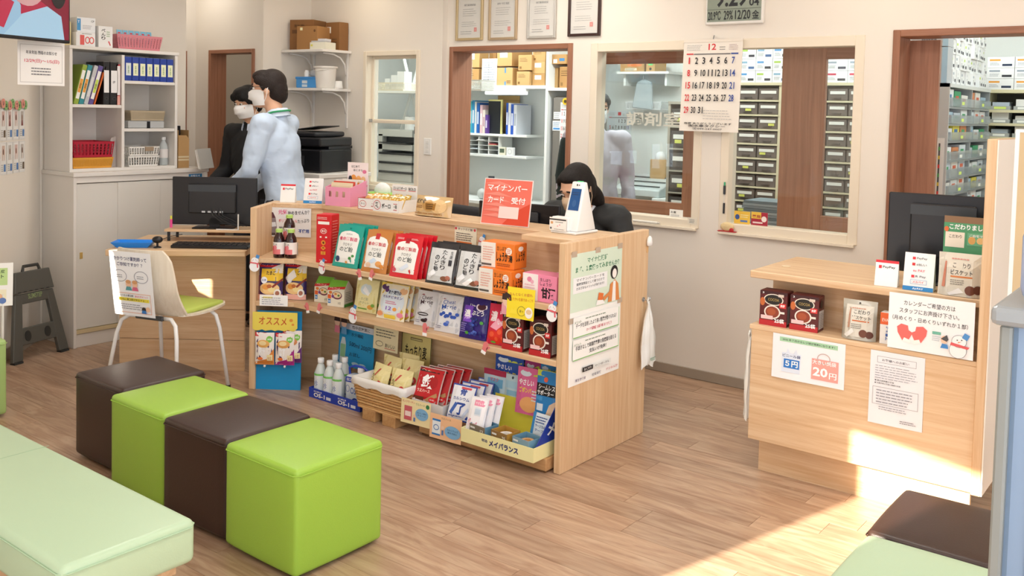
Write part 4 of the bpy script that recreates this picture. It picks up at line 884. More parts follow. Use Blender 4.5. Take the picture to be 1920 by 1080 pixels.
B().box(-.068,0,0,.068,.075,.155,mat('#e6eef4',.15,alpha=.9)).build('bag_body',t,bev=.018,seg=3,smooth=True); B().lathe([(.018,0),(.018,.022),(.016,.024)],mat('#f6f6f6',.4),14).build('cap',t,loc=(.01,.04,.170)); B().lathe([(.014,0),(.014,.02)],mat('#eef2f6',.3),12).build('spout',t,loc=(.01,.04,.152))
B().tube([(-.06,.035,.15),(-.065,.035,.185),(-.03,.035,.20),(.03,.035,.20),(.065,.035,.185),(.06,.035,.15)],.006,mat('#2a4ab8',.4)).build('carry_handle',t)
q=Pr(.13,.155); q.rect(.04,.78,.92,.18,'#2a4ab8').text('経口補水液OS-1',.10,.82,.8,.10,'#ffffff').text('OS-1',.30,.40,.44,.22,'#5a78c0',.02).ring(.16,.56,.10,.12,.02,'#5a78c0').oval(.55,.18,.16,.10,'#24419c').text('OS',.49,.14,.12,.08,'#ffffff').dash(.7,.4,.26,.2,3,'#7c92c8',3); q.build(t)
# blue sign with drink notes behind
def bsign(p): p.rect(0,.86,1,.14,'#dfe4ee').text('熱中症対策に',.35,.89,.5,.08,'#3a3a44').text('水分補給',.34,.72,.34,.09,'#163a5c',.005).text('500ml 200円',.30,.46,.62,.12,'#163a5c',.005,-4).text('お試し',.32,.26,.3,.09,'#163a5c',.005).poly([(.05,.06),(.2,.06),(.21,.5),(.17,.66),(.09,.66),(.05,.5)],'#dfeef2').rect(.06,.2,.14,.3,'#9ccfa0').oval(.5,.1,.1,.04,'#bfe6f6').oval(.7,.1,.1,.04,'#bfe6f6')
sheet('blue_sign','blue handwritten sign behind the drink bottles','sign',.28,.235,(-3.735,3.46,.125),0,R(-4),'#2aa3de',draw=bsign)
for s_,l in ((-.02,'left'),(.035,'right')):
    t=thing('child_cutout',f'paper child face cutout on the blue sign, {l} one','cutout',(-3.845+s_,3.445,.335)); B().plate(dsc(0,.03,.022,.022),-.001,0,mat('#f3cdb6',.5)).build('face',t); B().plate([(-.025,.034),(.025,.034),(.02,.058),(-.02,.058)],-.0016,-.001,mat('#3a2623',.6)).build('hair',t); B().plate([(-.022,-.03),(.022,-.03),(.018,.01),(-.018,.01)],-.001,0,mat('#e88aa0' if s_<0 else '#6aa6d8',.5)).build('clothes',t)
def cnote(p): p.text('もちもち',.14,.80,.3,.09,'#2a2a2a').text('もち麦',.46,.80,.4,.10,'#2a2a2a',.01).rect(.14,.76,.7,.015,'#c8323a').dash(.1,.42,.8,.28,3,'#5a5a50',5,.3).ring(.26,.2,.15,.09,.012,'#5a5a50').text('おいしい',.5,.12,.4,.13,'#2a2a2a').rect(.48,.08,.44,.015,'#c8323a')
sheet('handwritten_note','cream handwritten note about barley hanging behind the basket','note',.18,.16,(-3.445,3.40,.285),0,R(-3),'#ece2bc',draw=cnote)
def mugi(p): p.frame(.0,.0,1,1,.02,'#3a3020').text('もっちり麦',.14,.34,.72,.36,'#2c2418',.02).rect(.3,.82,.4,.08,'#8a7a4c').rect(.32,.84,.36,.03,'#d8cc94')
sheet('barley_sign','pale yellow barley sign standing behind the basket','sign',.21,.18,(-3.285,3.46,.205),0,R(-3),'#e3d48c',draw=mugi)
# wicker basket on wooden blocks
for x,l in ((-3.325,'left'),(-3.185,'right')):
    tag(B().box(-.045,0,0,.045,.19,.055,wood('#b98a58','#cfa574','y')).build('wooden_block',bev=.002,loc=(x,3.175,0)),f'small wooden block under the basket, {l} one','block','wooden blocks under the basket')
bk=thing('wicker_basket','wicker basket with white cloth lining full of barley packs','basket',(-3.255,3.165,.0555))
WM=mat('#c99a62',.6); WM2=mat('#dcb27a',.6); BW,BD_,BH=.30,.24,.14
def ring_pts(k,z,amp,n=56):
    pts=[]
    for i in range(n):
        s=i/n*4; e=int(s); f_=s-e; g=1+.16*z/BH
        x,y=[(-1+2*f_,-1),(1,-1+2*f_),(1-2*f_,1),(-1,1-2*f_)][e]
        a=amp*math.sin(i*math.pi+k*math.pi)
        if e in (0,2): y+=math.copysign(a,y)
        else: x+=math.copysign(a,x)
        pts.append((x*BW/2*g, BD_/2+y*BD_/2*g+.02, z))
    return pts+[pts[0]]
for k in range(9):
    B().tube(ring_pts(k,.012+k*.0145,.035),.0068,WM2 if k%2 else WM,6).build('wicker_strand',bk,smooth=True)
for i in range(28):
    s=(i+.5)/28*4; e=int(s); f_=s-e; x,y=[(-1+2*f_,-1),(1,-1+2*f_),(1-2*f_,1),(-1,1-2*f_)][e]
    B().cyl((x*BW/2,BD_/2+y*BD_/2+.02,.0),(x*BW/2*1.16,BD_/2+y*BD_/2*1.16+.02,BH),.0045,WM,6).build('wicker_stake',bk)
B().tube(ring_pts(0,.004,.0),.009,WM2,6).build('base_braid',bk,smooth=True); B().box(-.14,.03,.004,.14,.25,.012,WM).build('basket_base',bk)
cl=B(); vs=[];fs=[]; n=40
for j,(g,z) in enumerate(((1.20,.112),(1.215,.132),(1.19,.152),(1.10,.153),(1.0,.10))):
    for i in range(n):
        s=i/n*4; e=int(s); f_=s-e; x,y=[(-1+2*f_,-1),(1,-1+2*f_),(1-2*f_,1),(-1,1-2*f_)][e]
        vs.append((x*BW/2*g,BD_/2+y*BD_/2*g+.02,z+(.006*math.sin(i*1.7) if j==0 else 0)))
for j in range(4):
    for i in range(n): fs.append((j*n+i,j*n+(i+1)%n,(j+1)*n+(i+1)%n,(j+1)*n+i))
cl.add(vs,fs,mat('#ece9e4',.8,bump=.2,bscale=90)); cl.build('cloth_lining',bk,smooth=True)
def barley(p): p.rect(0,0,1,1,'#eee0a4').rect(.42,.62,.08,.28,'#c85048',-28).text('もっちり麦',.20,.10,.16,.60,'#6a5a30',.01,vert=True).oval(.72,.40,.13,.12,'#d23a34').text('麦',.66,.35,.12,.1,'#ffffff').rect(.5,.08,.44,.10,'#d8b870')
for i,(x,y,z,rz,ln,l) in enumerate(((-.085,.055,.09,-8,16,'front left'),(.065,.05,.09,4,18,'front right'),(-.075,.14,.115,-4,8,'middle left'),(.06,.15,.12,6,8,'middle right'),(.0,.20,.13,2,2,'rear'))):
    pouch('barley_pack',f'{l} pale yellow barley pack in the wicker basket','pack',.135,.165,.06,'#e6d690',bk.location+Vector((x,y+.02,z-.045)),R(rz),ln,barley,'barley packs in the wicker basket',seed=i+9,film=.3)
# low riser board with boxes and trays
rb=thing('low_display_plinth','low wooden display plinth on the floor under the right-hand goods','plinth',(-2.635,3.20,0)); B().box(-.37,0,.012,.375,.27,.0650,wood('#b98a5c','#cda373','x')).build('plinth_body',rb,bev=.002); B().box(-.36,.01,0,.365,.26,.012,mat('#7a5838',.6)).build('plinth_base',rb)
PZ=.0655
WTM=mat('#e9e8e6',.5); wt=thing('white_tray','white cloth-lined tray of red wafer packs beside the basket','tray',(-2.965,3.21,PZ))
for nm,q in (('tray_floor',(-.10,0,0,.10,.22,.004)),('front_wall',(-.10,0,.004,.10,.004,.095)),('back_wall',(-.10,.216,.004,.10,.22,.095)),('side_wall',(-.10,.004,.004,-.096,.216,.095)),('side_wall',(.096,.004,.004,.10,.216,.095))): B().box(*q,WTM).build(nm,wt)
B().box(-.095,.005,.004,.095,.215,.070,mat('#cdb89a',.7)).build('tray_filler',wt)
def iron(p): p.rect(.03,.03,.94,.94,'#c3161e').rect(.03,.86,.94,.11,'#2a1214').text('ヘム',.1,.88,.4,.06,'#f0dcc0').oval(.52,.60,.34,.22,'#b0121a').text('鉄',.24,.42,.52,.38,'#ffffff',.05).text('ウエハース',.14,.30,.5,.09,'#fff0e0',.02).poly([(.5,.12),(.9,.34),(.94,.24),(.6,.06)],'#b98a5a').rect(.06,.05,.4,.13,'#6a3420').oval(.78,.14,.13,.07,'#e02a30').text('1日1枚',.70,.12,.16,.04,'#ffffff')
for k,(dx,dy,l) in enumerate(((-.03,.02,'foremost'),(-.005,.055,'second'),(.02,.09,'third'),(.045,.125,'rearmost'))):
    pouch('wafer_pack',f'{l} of the red wafer packs in the white tray','pack',.155,.175,.024,'#d8b8b4',wt.location+Vector((dx-.01,dy+.004,.0715)),R(6),24,iron,'red wafer packs',seed=k+21,film=.15)
def ycard(p): p.text('モンフラーザン',.04,.84,.42,.09,'#c84a3c',.01).text('ウエハース',.5,.82,.3,.09,'#5a8a4a',.01).oval(.90,.84,.06,.09,'#2f7a4a').rect(.12,.14,.26,.58,'#c9606a').rect(.15,.3,.2,.2,'#f0dcd8').oval(.72,.48,.22,.24,'#7fb2da').text('おいしく鉄分',.56,.50,.32,.07,'#2c4f7a').text('チャージ',.58,.40,.28,.07,'#2c4f7a').oval(.48,.36,.05,.07,'#f0cdb4').rect(.45,.14,.06,.16,'#5a7ab0')
sheet('price_card','pale yellow illustrated card in front of the red wafer packs','card',.178,.115,(-2.985,3.150,.062),R(4),R(-3),'#f2e2b0',draw=ycard)
def ocard(p): p.text('ウエハース',.36,.84,.3,.08,'#7a6a4a').rect(.08,.16,.26,.64,'#e9f0f6').rect(.08,.72,.26,.08,'#2e7ac0').rect(.08,.14,.26,.07,'#2e7ac0').ring(.21,.46,.09,.12,.02,'#4a7ab8').oval(.73,.40,.25,.26,'#7fb2da').text('カルシウムで',.56,.44,.34,.08,'#2c4f7a').text('骨を元気に',.58,.33,.3,.08,'#2c4f7a').oval(.42,.50,.05,.08,'#f0cdb4').rect(.39,.2,.06,.2,'#5a7ab0')
sheet('price_card','peach illustrated card in front of the blue and white packs','card',.185,.112,(-2.795,3.150,.032),R(3),R(-3),'#f0c096',draw=ocard)
cb_=thing('cardboard_tray','shallow brown cardboard tray holding the blue and white packs','tray',(-2.835,3.205,PZ)); B().box(-.02,0,0,.15,.22,.003,mat('#8d6a4c',.7)).box(-.02,0,.003,.15,.003,.05,mat('#8d6a4c',.7)).box(-.02,.003,.003,-.017,.22,.04,mat('#8d6a4c',.7)).box(.147,.003,.003,.15,.22,.05,mat('#8d6a4c',.7)).build('tray_shell',cb_)
def calc(p): p.rect(.04,.04,.92,.92,'#eef0f6').text('骨',.4,.70,.26,.2,'#2a4a9c',.03).text('カルシウム',.16,.56,.68,.09,'#2a4a9c',.02).poly([(.12,.2),(.3,.5),(.42,.46),(.24,.14)],'#3f66b8').text('了',.38,.16,.36,.34,'#2a4a9c',.04).dash(.1,.08,.8,.08,1,'#6a7ab0',3).rect(.4,.88,.4,.06,'#d8505a').poly([(.64,.12),(.86,.4),(.9,.3),(.74,.08)],'#c9d6ee')
for k,l in enumerate(('foremost','second','third','rearmost')):
    pouch('calcium_pack',f'{l} blue and white wafer pack in the brown tray','pack',.135,.165,.024,'#2b4aa4',cb_.location+Vector((.055+.018*k,.014+.040*k,.045+.004*k)),R(6),22,calc,'blue and white packs',seed=k+31,film=.18)
def pinkp(p): p.rect(.05,.04,.9,.92,'#f3f0f2').rect(.28,.76,.6,.16,'#ee94ae').text('やさしい',.34,.80,.46,.07,'#ffffff').rect(.4,.5,.36,.22,'#dfe6ee').text('ケア',.12,.2,.16,.22,'#e0607c',.02).text('レッグ',.36,.2,.3,.14,'#e0607c').rect(.42,.54,.3,.14,'#c4d4e4')
for k,l in enumerate(('front','middle','rear')):
    pouch('support_pack',f'{l} pink and white clear pack left of the yellow tray','pack',.095,.165,.018,'#e8e6ea',(-2.628+.016*k,3.150+.034*k,.100),R(6),20,pinkp,'pink and white packs',seed=k+41,film=.12)
# yellow printed tray
YT=mat('#efe9ae',.45); yw,yd=.405,.245
yt=thing('yellow_display_tray','pale yellow cardboard display tray with blue lettering and blue side wings','tray',(-2.475,3.125,PZ+.001))
B().box(-yw/2,0,0,yw/2,.003,.062,YT).build('front_wall',yt); B().box(-yw/2,.003,0,yw/2,yd,.003,YT).build('tray_floor',yt); B().box(-yw/2,yd-.003,.003,yw/2,yd,.165,mat('#e6dc4c',.5)).build('back_wall',yt); B().box(yw/2-.003,.003,.003,yw/2,yd-.003,.062,YT).build('side_wall',yt); B().box(-yw/2,.003,.003,-yw/2+.003,yd-.003,.062,YT).build('side_wall',yt)
s=B().add([(yw/2-.006,.02,.06),(yw/2-.006,yd-.005,.06),(yw/2-.006,yd-.005,.24),(yw/2-.006,yd-.05,.24),(yw/2-.0035,.02,.06),(yw/2-.0035,yd-.005,.06),(yw/2-.0035,yd-.005,.24),(yw/2-.0035,yd-.05,.24)],[(3,2,1,0),(4,5,6,7),(0,1,5,4),(1,2,6,5),(2,3,7,6),(3,0,4,7)],mat('#1c3a9c',.45)).build('side_wing',yt)
q=Pr(.15,.05); q.text('メイ',0,0,1,1,'#ffffff',.04); q.build(yt,lambda u,v,o:(yw/2-.0035+o,.10+u*.13,.09+v*.05),'printed_wing')
q=Pr(yw,.062); q.text('メイバランス',.40,.26,.40,.46,'#1c2a6c',.045).text('明治',.30,.44,.08,.22,'#1c2a6c',.02); q.build(yt)
def tapebox(label,x,y,c1,c2,tc,num):
    t=thing('tape_box',label,'box',yt.location+Vector((x,y,.0035)),R(-8),'open boxes of medical tape'); w,d,h=.098,.085,.082; m=mat(c1,.45)
    B().box(-w/2,0,0,w/2,d,.003,m).build('box_floor',t); f_=B().box(-w/2,0,.003,w/2,.003,h,mat(c2,.45)).build('box_wall',t); B().box(-w/2,d-.003,.003,w/2,d,h,m).build('box_wall',t); B().box(-w/2,.003,.003,-w/2+.003,d-.003,h,m).build('box_wall',t); B().box(w/2-.003,.003,.003,w/2,d-.003,h,m).build('box_wall',t)
    q=Pr(w,h); q.rect(.06,.78,.3,.1,'#dfe0de').dash(.06,.42,.6,.28,3,'#cfcac0',4).text(num,.72,.66,.2,.18,'#f2f0ea'); q.oval(.2,.2,.07,.09,'#d8d4cc').oval(.42,.2,.07,.09,'#d8d4cc'); q.build(t)
    tp=B(); n=20; r0,r1,hh=.016,.030,.02; vs=[];fs=[]
    for r,z in ((r0,0),(r1,0),(r1,hh),(r0,hh)): vs+=[(r*math.cos(2*math.pi*k/n),r*math.sin(2*math.pi*k/n),z) for k in range(n)]
    for j in range(4):
        for k in range(n): fs.append((j*n+k,j*n+(k+1)%n,((j+1)%4)*n+(k+1)%n,((j+1)%4)*n+k))
    tg=thing('tape_roll','roll of '+tc[1]+' medical tape in the '+tc[2]+' box','tape',t.location+Vector((.005,.045,.045)),0); tp.add(vs,fs,mat(tc[0],.5)).build('tape_ring',tg,smooth=2); B().lathe([(.032,0),(.032,.040)],mat(tc[3],.5),16).build('core_stack',tg,loc=(0,0,-.0415))
tapebox('open blue-grey box of medical tape, left one in the yellow tray',-.12,.012,'#5f8fae','#7d7263',('#e9eef0','white','left blue-grey','#c4d2da'),'12')
tapebox('open golden brown box of medical tape in the middle of the yellow tray',.005,.010,'#b88a3a','#8a6a3c',('#f0ece6','white','golden brown','#d9cdb4'),'25')
tapebox('open blue-grey box of medical tape, right one in the yellow tray',.125,.008,'#6c9ab4','#7fa0b0',('#d9a468','tan','right blue-grey','#c8a070'),'')
def bluepk(p): p.rect(0,0,.2,1,'#3a8fd0').dash(.26,.6,.6,.3,3,'#3a5a9a',2).text('サージカル',.28,.45,.6,.12,'#3a5a9a').text('テープ',.3,.28,.5,.12,'#3a5a9a')
pouch('tape_packet','clear and blue tape packet standing behind the right tape box','packet',.10,.11,.012,'#dfe9f0',yt.location+Vector((.125,.135,.05)),R(-6),14,bluepk,None,seed=3,film=.15)
# packs standing and hanging behind
def pad(c,c2,t1,t2): 
    def d(p): p.rect(0,0,1,1,c).rect(.45,.84,.5,.12,'#c9d84a').text(t1,.08,.62,.56,.13,'#ffffff',.03).text(t2,.10,.46,.7,.12,'#f6e04a' ,.03).oval(.3,.88,.2,.07,'#dfeefa').oval(.5,.22,.32,.17,c2).dash(.6,.3,.36,.26,4,'#e8eef8',3)
    return d
sp=thing('rear_riser','brown riser behind the yellow tray carrying upright packs','riser',(-2.44,3.385,PZ+.0)); B().box(-.18,0,0,.185,.105,.10,wood('#b98a5c','#cda373','x')).build('riser_body',sp,bev=.002); B().box(-.17,.01,.1,.175,.095,.1012,mat('#c49a6c',.6)).build('riser_top',sp)
def std(label,box,Y,col,draw,lean,seed,cat='pack',name='support_pack',film=.28,zmin=.168,grp=None,dx=0):
    p,w_,h_=fitY(*box,Y); zt=p.z+h_; z=max(p.z,zmin); pouch(name,label,cat,w_,zt-z,.018,col,(p.x+dx,Y,z),R(3),lean,draw,grp,seed=seed,film=film)
for k,l in enumerate(('front','middle','rear')):
    std(f'{l} dark blue pad pack leaning on the back panel',(927,668,978,735),3.405+.022*k,'#1a55b4',pad('#1f4fae','#6ab0e0','やさしい','ふんわり'),3,51+k,name='pad_pack',grp='dark blue pad packs',dx=.022*k)
std('pink and orange pad pack at the right under the middle shelf',(966,692,1016,778),3.345,'#d8508c',pad('#e06a9c','#f2b070','やさしい','ズボンパット'),7,61,zmin=.13)
std('magenta pad pack behind the pink and orange one',(983,679,1018,745),3.425,'#a82a78',pad('#b0347e','#f0c0d8','うす型','パット'),2,62)
def seam(p): p.rect(0,0,1,1,'#2a86cc').rect(0,.88,1,.12,'#c9d84a').rect(.0,.50,1,.24,'#17181c').text('シームレス',.10,.62,.8,.10,'#ffffff',.02).text('サポーター',.06,.51,.8,.10,'#ffffff',.02).oval(.42,.82,.1,.05,'#ee6a4a').poly([(.45,.0),(1,.0),(1,.44),(.7,.34)],'#f0cfae').rect(.1,.2,.3,.14,'#dfeaf4').rect(.05,.4,.3,.08,'#4aa0dc')
std('bright blue seamless supporter pack at the right end below the middle shelf',(1002,697,1041,790),3.325,'#2a86cc',seam,7,63,zmin=.12)
std('sky blue supporter pack behind the seamless one',(1012,684,1042,750),3.415,'#3c9ad8',pad('#2f8ed2','#e0f0fa','ひざ','サポーター'),2,64)
def bagpk(p): p.rect(0,.84,1,.16,'#a8234c').rect(.2,.52,.7,.24,'#6aa6cc').text('マスク',.3,.68,.4,.1,'#d83a3a').oval(.5,.42,.3,.2,'#4a7fb0').rect(.3,.08,.5,.14,'#e0e6ec')
def bagp2(p): p.rect(.1,.62,.8,.2,'#aacfe2').ring(.4,.22,.2,.15,.05,'#5fa2cc').rect(.2,.42,.6,.14,'#8fc0da').oval(.5,.92,.06,.04,'#405060')
std('clear packet with crimson header standing behind the yellow tray',(906,693,946,760),3.375,'#bcd4e2',bagpk,3,65,'packet','tape_packet',.15,.10)
std('clear packet of pale blue tape beside the crimson header packet',(944,703,976,768),3.378,'#c6dde8',bagp2,3,66,'packet','tape_packet',.15,.10)
std('clear packet of pale blue tape tucked behind the front one',(953,704,985,768),3.395,'#c6dde8',bagp2,3,67,'packet','tape_packet',.15,.167)

# ---------------------------------------------------------------- on top of the display counter
TOP=KH+.0005
def qr(p): p.rect(0,.90,1,.10,'#e0303c').rect(.14,.68,.13,.12,'#e8323e').text('PayPay',.32,.68,.54,.11,'#3a3a3e',.015)
def pays(p):
    p.rect(0,0,1,.11,'#2a86c8').text('AirPAY',.32,.03,.36,.05,'#ffffff')
    for y,c,s_ in ((.82,'#e8323e','PayPay'),(.66,'#d02a30','d払い'),(.50,None,'au PAY'),(.34,'#e8323e','R Pay')):
        if c: p.rect(.26,y,.10,.07,c)
        p.text(s_,.40 if c else .30,y,.34 if c else .40,.065,'#5a5a60' if c else '#e25a6a',.01)
    p.frame(.24,.17,.54,.12,.012,'#9ab0d0').text('メルペイ',.32,.20,.36,.06,'#e0505a')
def stand(label,p,w_,h_,rz,draw,base='#f5f5f3'):
    t=thing('card_stand',label,'card stand',p,rz); a=R(12)
    b=B(); d=h_*math.sin(a); hh=h_*math.cos(a)
    b.add([(-w_/2,0,0),(w_/2,0,0),(w_/2,d,hh),(-w_/2,d,hh),(-w_/2,2*d,0),(w_/2,2*d,0)],[(0,1,2,3),(5,4,3,2),(1,5,2),(4,0,3),(0,4,5,1)],mat(base,.35)); b.build('folded_card',t)
    q=Pr(w_,h_); draw(q); q.build(t,lambda u,v,o:((u-.5)*w_,v*d-o*math.cos(a),v*hh+o*math.sin(a)))
    return t
p,w_,h_=fit(494,348,521,383,TOP); stand('small white payment card stand with red top at the left end of the counter top',Vector((-4.27,3.415,TOP)),.085,.105,R(36),qr)
stand('tall white payment card stand with blue foot on the counter top',Vector((-4.135,3.485,TOP)),.11,.145,R(30),pays)
# pink basket with envelopes
pb=thing('pink_basket','pink plastic basket of envelopes standing on the counter top','basket',(-3.94,3.50,TOP),R(12)); PK=mat('#ef9dbb',.45); w0,d0,h0=.17,.155,.105
def taper(b,z0,z1,w,d,g0,g1,t,m,parts):
    pass
f_=B()
for x in (-1,0,1): pass
zA_,zB_=.05,.082
fx=[-w0/2,-.062,-.042,-.016,.004,.030,.050,w0/2]
f_.box(-w0/2,0,0,w0/2,.004,zA_,PK).box(-w0/2,0,zB_,w0/2,.004,h0,PK)
for a_,b_ in ((0,1),(2,3),(4,5),(6,7)): f_.box(fx[a_],0,zA_,fx[b_],.004,zB_,PK)
f_.build('front_wall',pb); B().box(-w0/2,.004,0,w0/2,d0,.004,PK).build('basket_floor',pb); B().box(-w0/2,d0-.004,.004,w0/2,d0,h0+.03,PK).build('back_wall',pb)
for sx in (-1,1): B().plate([(.004,.004),(d0-.004,.004),(d0-.004,h0+.03),(.004,h0)],0,.004,PK,Matrix.Translation((sx*w0/2-(.004 if sx>0 else 0)+.0,0,0)) @ Matrix(((0,1,0,0),(1,0,0,0),(0,0,1,0),(0,0,0,1)))).build('side_wall',pb)
for k,(c,l) in enumerate((('#e8d9b4','cream'),('#d8503c','red'),('#f0ece2','white'),('#e8963c','orange'),('#e6dcc8','beige'),('#f2eee6','pale'))):
    t=thing('envelope',f'{l} envelope filed in the pink basket','envelope',pb.matrix_basis @ Vector((0,.022+.02*k,.0045)) if False else Vector((pb.location.x-math.sin(R(12))*(.022+.02*k),pb.location.y+math.cos(R(12))*(.022+.02*k),TOP+.005)),R(12)); t.rotation_euler=(R(-8),0,R(12)); B().box(-.072,0,0,.072,.006,.125+.006*(k%3),mat(c,.6)).build('paper',t); B().add([(-.072,-.0004,.1),(.072,-.0004,.1),(0,-.0004,.075)],[(0,2,1)],mat('#d8cfb8',.6)).build('flap',t)
def poster_mini(p): p.rect(0,0,1,1,'#f6e8e6').oval(.3,.30,.14,.18,'#f0a04a').oval(.55,.26,.13,.18,'#f0b46a').oval(.78,.26,.12,.16,'#f2c890').oval(.14,.28,.09,.15,'#333b4a').text('はじめて',.2,.78,.4,.10,'#333333').text('おくすり',.3,.62,.44,.10,'#333333').oval(.84,.62,.1,.08,'#e27aa0').rect(0,0,1,.07,'#f2a8c0')
t=thing('poster_stand','pink illustrated card standing behind the pink basket','card',Vector((-3.985,3.69,TOP)),R(10)); B().box(-.072,0,0,.072,.003,.235,mat('#f6eeee',.5)).build('card',t); q=Pr(.144,.135); poster_mini(q); q.build(t,lambda u,v,o:((u-.5)*.144,-o,.10+v*.135)); B().box(-.05,.003,0,.05,.05,.003,mat('#f0e6e6',.5)).build('foot',t)
t=thing('leaflet_box','small blue leaflet box left of the pink basket','box',Vector((-4.055,3.575,TOP)),R(20)); B().box(-.03,0,0,.03,.08,.10,mat('#2a8fd0',.4)).build('box_body',t,bev=.002); q=Pr(.06,.10); q.oval(.5,.3,.22,.2,'#f2f6f8').rect(.1,.62,.8,.2,'#9ad0f0').oval(.5,.34,.1,.1,'#6ab0e0'); q.build(t)
# low boxes of snacks
def snackbox(label,p,rz,w,d,h,col,draw,n,cc,name='snack_box',back=None):
    t=thing(name,label,'box',p,rz); m=mat(col,.5); B().box(-w/2,0,0,w/2,.003,h,mat('#f4f2ee',.5)).build('front_wall',t); B().box(-w/2,.003,0,w/2,d,.003,m).build('box_floor',t); B().box(-w/2,.003,.003,-w/2+.003,d,h,m).build('side_wall',t); B().box(w/2-.003,.003,.003,w/2,d,h,mat('#f0efec',.5)).build('side_wall',t); B().box(-w/2+.003,d-.003,.003,w/2-.003,d,h if not back else back,mat('#f4f2ee',.5)).build('back_wall',t)
    q=Pr(w,h); draw(q); q.build(t)
    if back: q=Pr(w,back); q.text('えいようボーロ',.06,.80,.52,.12,'#2a2a2e',.02).text('BOLO',.66,.80,.28,.12,'#2a2a2e',.02).rect(.06,.765,.5,.02,'#d0303a').rect(.66,.765,.28,.02,'#d0303a'); q.build(t,lambda u,v,o:((u-.5)*w,d-.003-o,v*back),'printed_back')
    return t
def sb1(p): p.frame(0,0,1,1,.02,'#b03030').ring(.26,.5,.18,.30,.02,'#c03a3a').text('ボーロ',.16,.42,.2,.18,'#555555').text('一枚',.72,.46,.16,.2,'#a02a30').rect(.7,.3,.2,.06,'#c03a3a')
def sb2(p): p.frame(0,0,1,1,.01,'#dddddd').ring(.16,.52,.14,.40,.016,'#c03038').text('鉄',.08,.30,.16,.46,'#1c1c1e',.04).text('ボーロ',.34,.30,.34,.40,'#1c1c1e',.02).text('一袋',.80,.34,.12,.3,'#1c1c1e',.02).rect(.79,.70,.14,.05,'#c03038').rect(.79,.20,.14,.05,'#c03038')
s1=snackbox('white and red snack box of orange cookies on the counter top',Vector((-3.70,3.50,TOP)),R(6),.135,.14,.062,'#b83a34',sb1,4,'#e6a45a')
s2=snackbox('white lettered snack box with an upright card on the counter top',Vector((-3.555,3.497,TOP)),R(3),.185,.15,.064,'#f0efec',sb2,6,'#c9a24a',back=.135)
def cookie(label,p,col,rz,w=.06,h=.07,grp=None):
    return pouch('cookie_bag',label,'cookie bag',w,h,.03,col,p,rz,25,lambda q:(q.oval(.3,.5,.2,.2,'#f0d08a'),q.oval(.68,.45,.2,.2,'#d8a24a'),q.rect(.1,.8,.8,.1,'#f6ecd0')),grp,seed=int(p.x*1000),film=.15)
pos=['left front','middle front','right front','left rear','right rear']
for k,(x,y) in enumerate(((-.04,.03),(0,.035),(.042,.03),(-.02,.085),(.03,.085))): cookie(f'{pos[k]} golden cookie bag in the white and red box',s1.location+Vector((x,y,.018)),'#e2a860',R(8*k-10),grp='golden cookie bags in the white and red box')
for k,(x,y) in enumerate(((-.055,.03),(0.005,.032),(.06,.03),(-.03,.09),(.04,.09))): cookie(f'{pos[k]} golden foil cookie bag in the lettered box',s2.location+Vector((x,y,.018)),'#c9a344',R(10-7*k),.066,.075,'golden foil bags in the lettered box')
def cbag(p): p.oval(.2,.5,.16,.32,'#d8b074').oval(.45,.5,.16,.30,'#c89c5c').oval(.72,.5,.2,.34,'#e0bc84').text('鉄強化',.06,.60,.30,.22,'#2c241c',.03).rect(.38,.30,.28,.36,'#a8762c').dash(.40,.34,.24,.28,3,'#3a2a18',3).dash(.08,.36,.26,.16,2,'#8a5a30',3).dash(.04,.06,.9,.12,1,'#a87a44',5)
pouch('cookie_bag','clear bag of iron-enriched cookies lying on the counter top','cookie bag',.24,.105,.07,'#cfae7c',Vector((-3.25,3.535,TOP)),R(3),8,cbag,None,seed=8,film=.12,gusset=True)
# red notice on a stand
def red(p):
    p.rect(0,0,1,1,'#e9715f')
    for k in range(7): p.poly([(.0,.9-.12*k),(.3,.96-.12*k),(.62,.86-.12*k),(.28,.88-.12*k)],'#ee8d7c')
    p.poly([(.45,0),(1,0),(1,.5),(.7,.3)],'#d6462a').text('マイナンバー',.07,.74,.84,.15,'#fff6f2',.02).text('カード',.10,.47,.34,.15,'#fff6f2',.02).text('受付',.60,.47,.30,.15,'#fff6f2',.02).rect(.36,.14,.42,.26,'#f0d9d2')
p,w_,h_=fit(935,350,1030,437,TOP); t=thing('red_notice_stand','red my-number-card reception sign standing on the counter top','sign',Vector((-2.77,3.52,TOP)),R(8),None,R(-10)); B().box(-.135,0,0,.135,.004,.225,mat('#f0e2dd',.3)).build('sign_board',t); q=Pr(.262,.217); red(q); q.build(t,lambda u,v,o:((u-.5)*.262,-o,.004+v*.217)); B().box(-.05,.004,.0,.05,.006,.16,mat('#d8d8d8',.4)).build('prop',t)
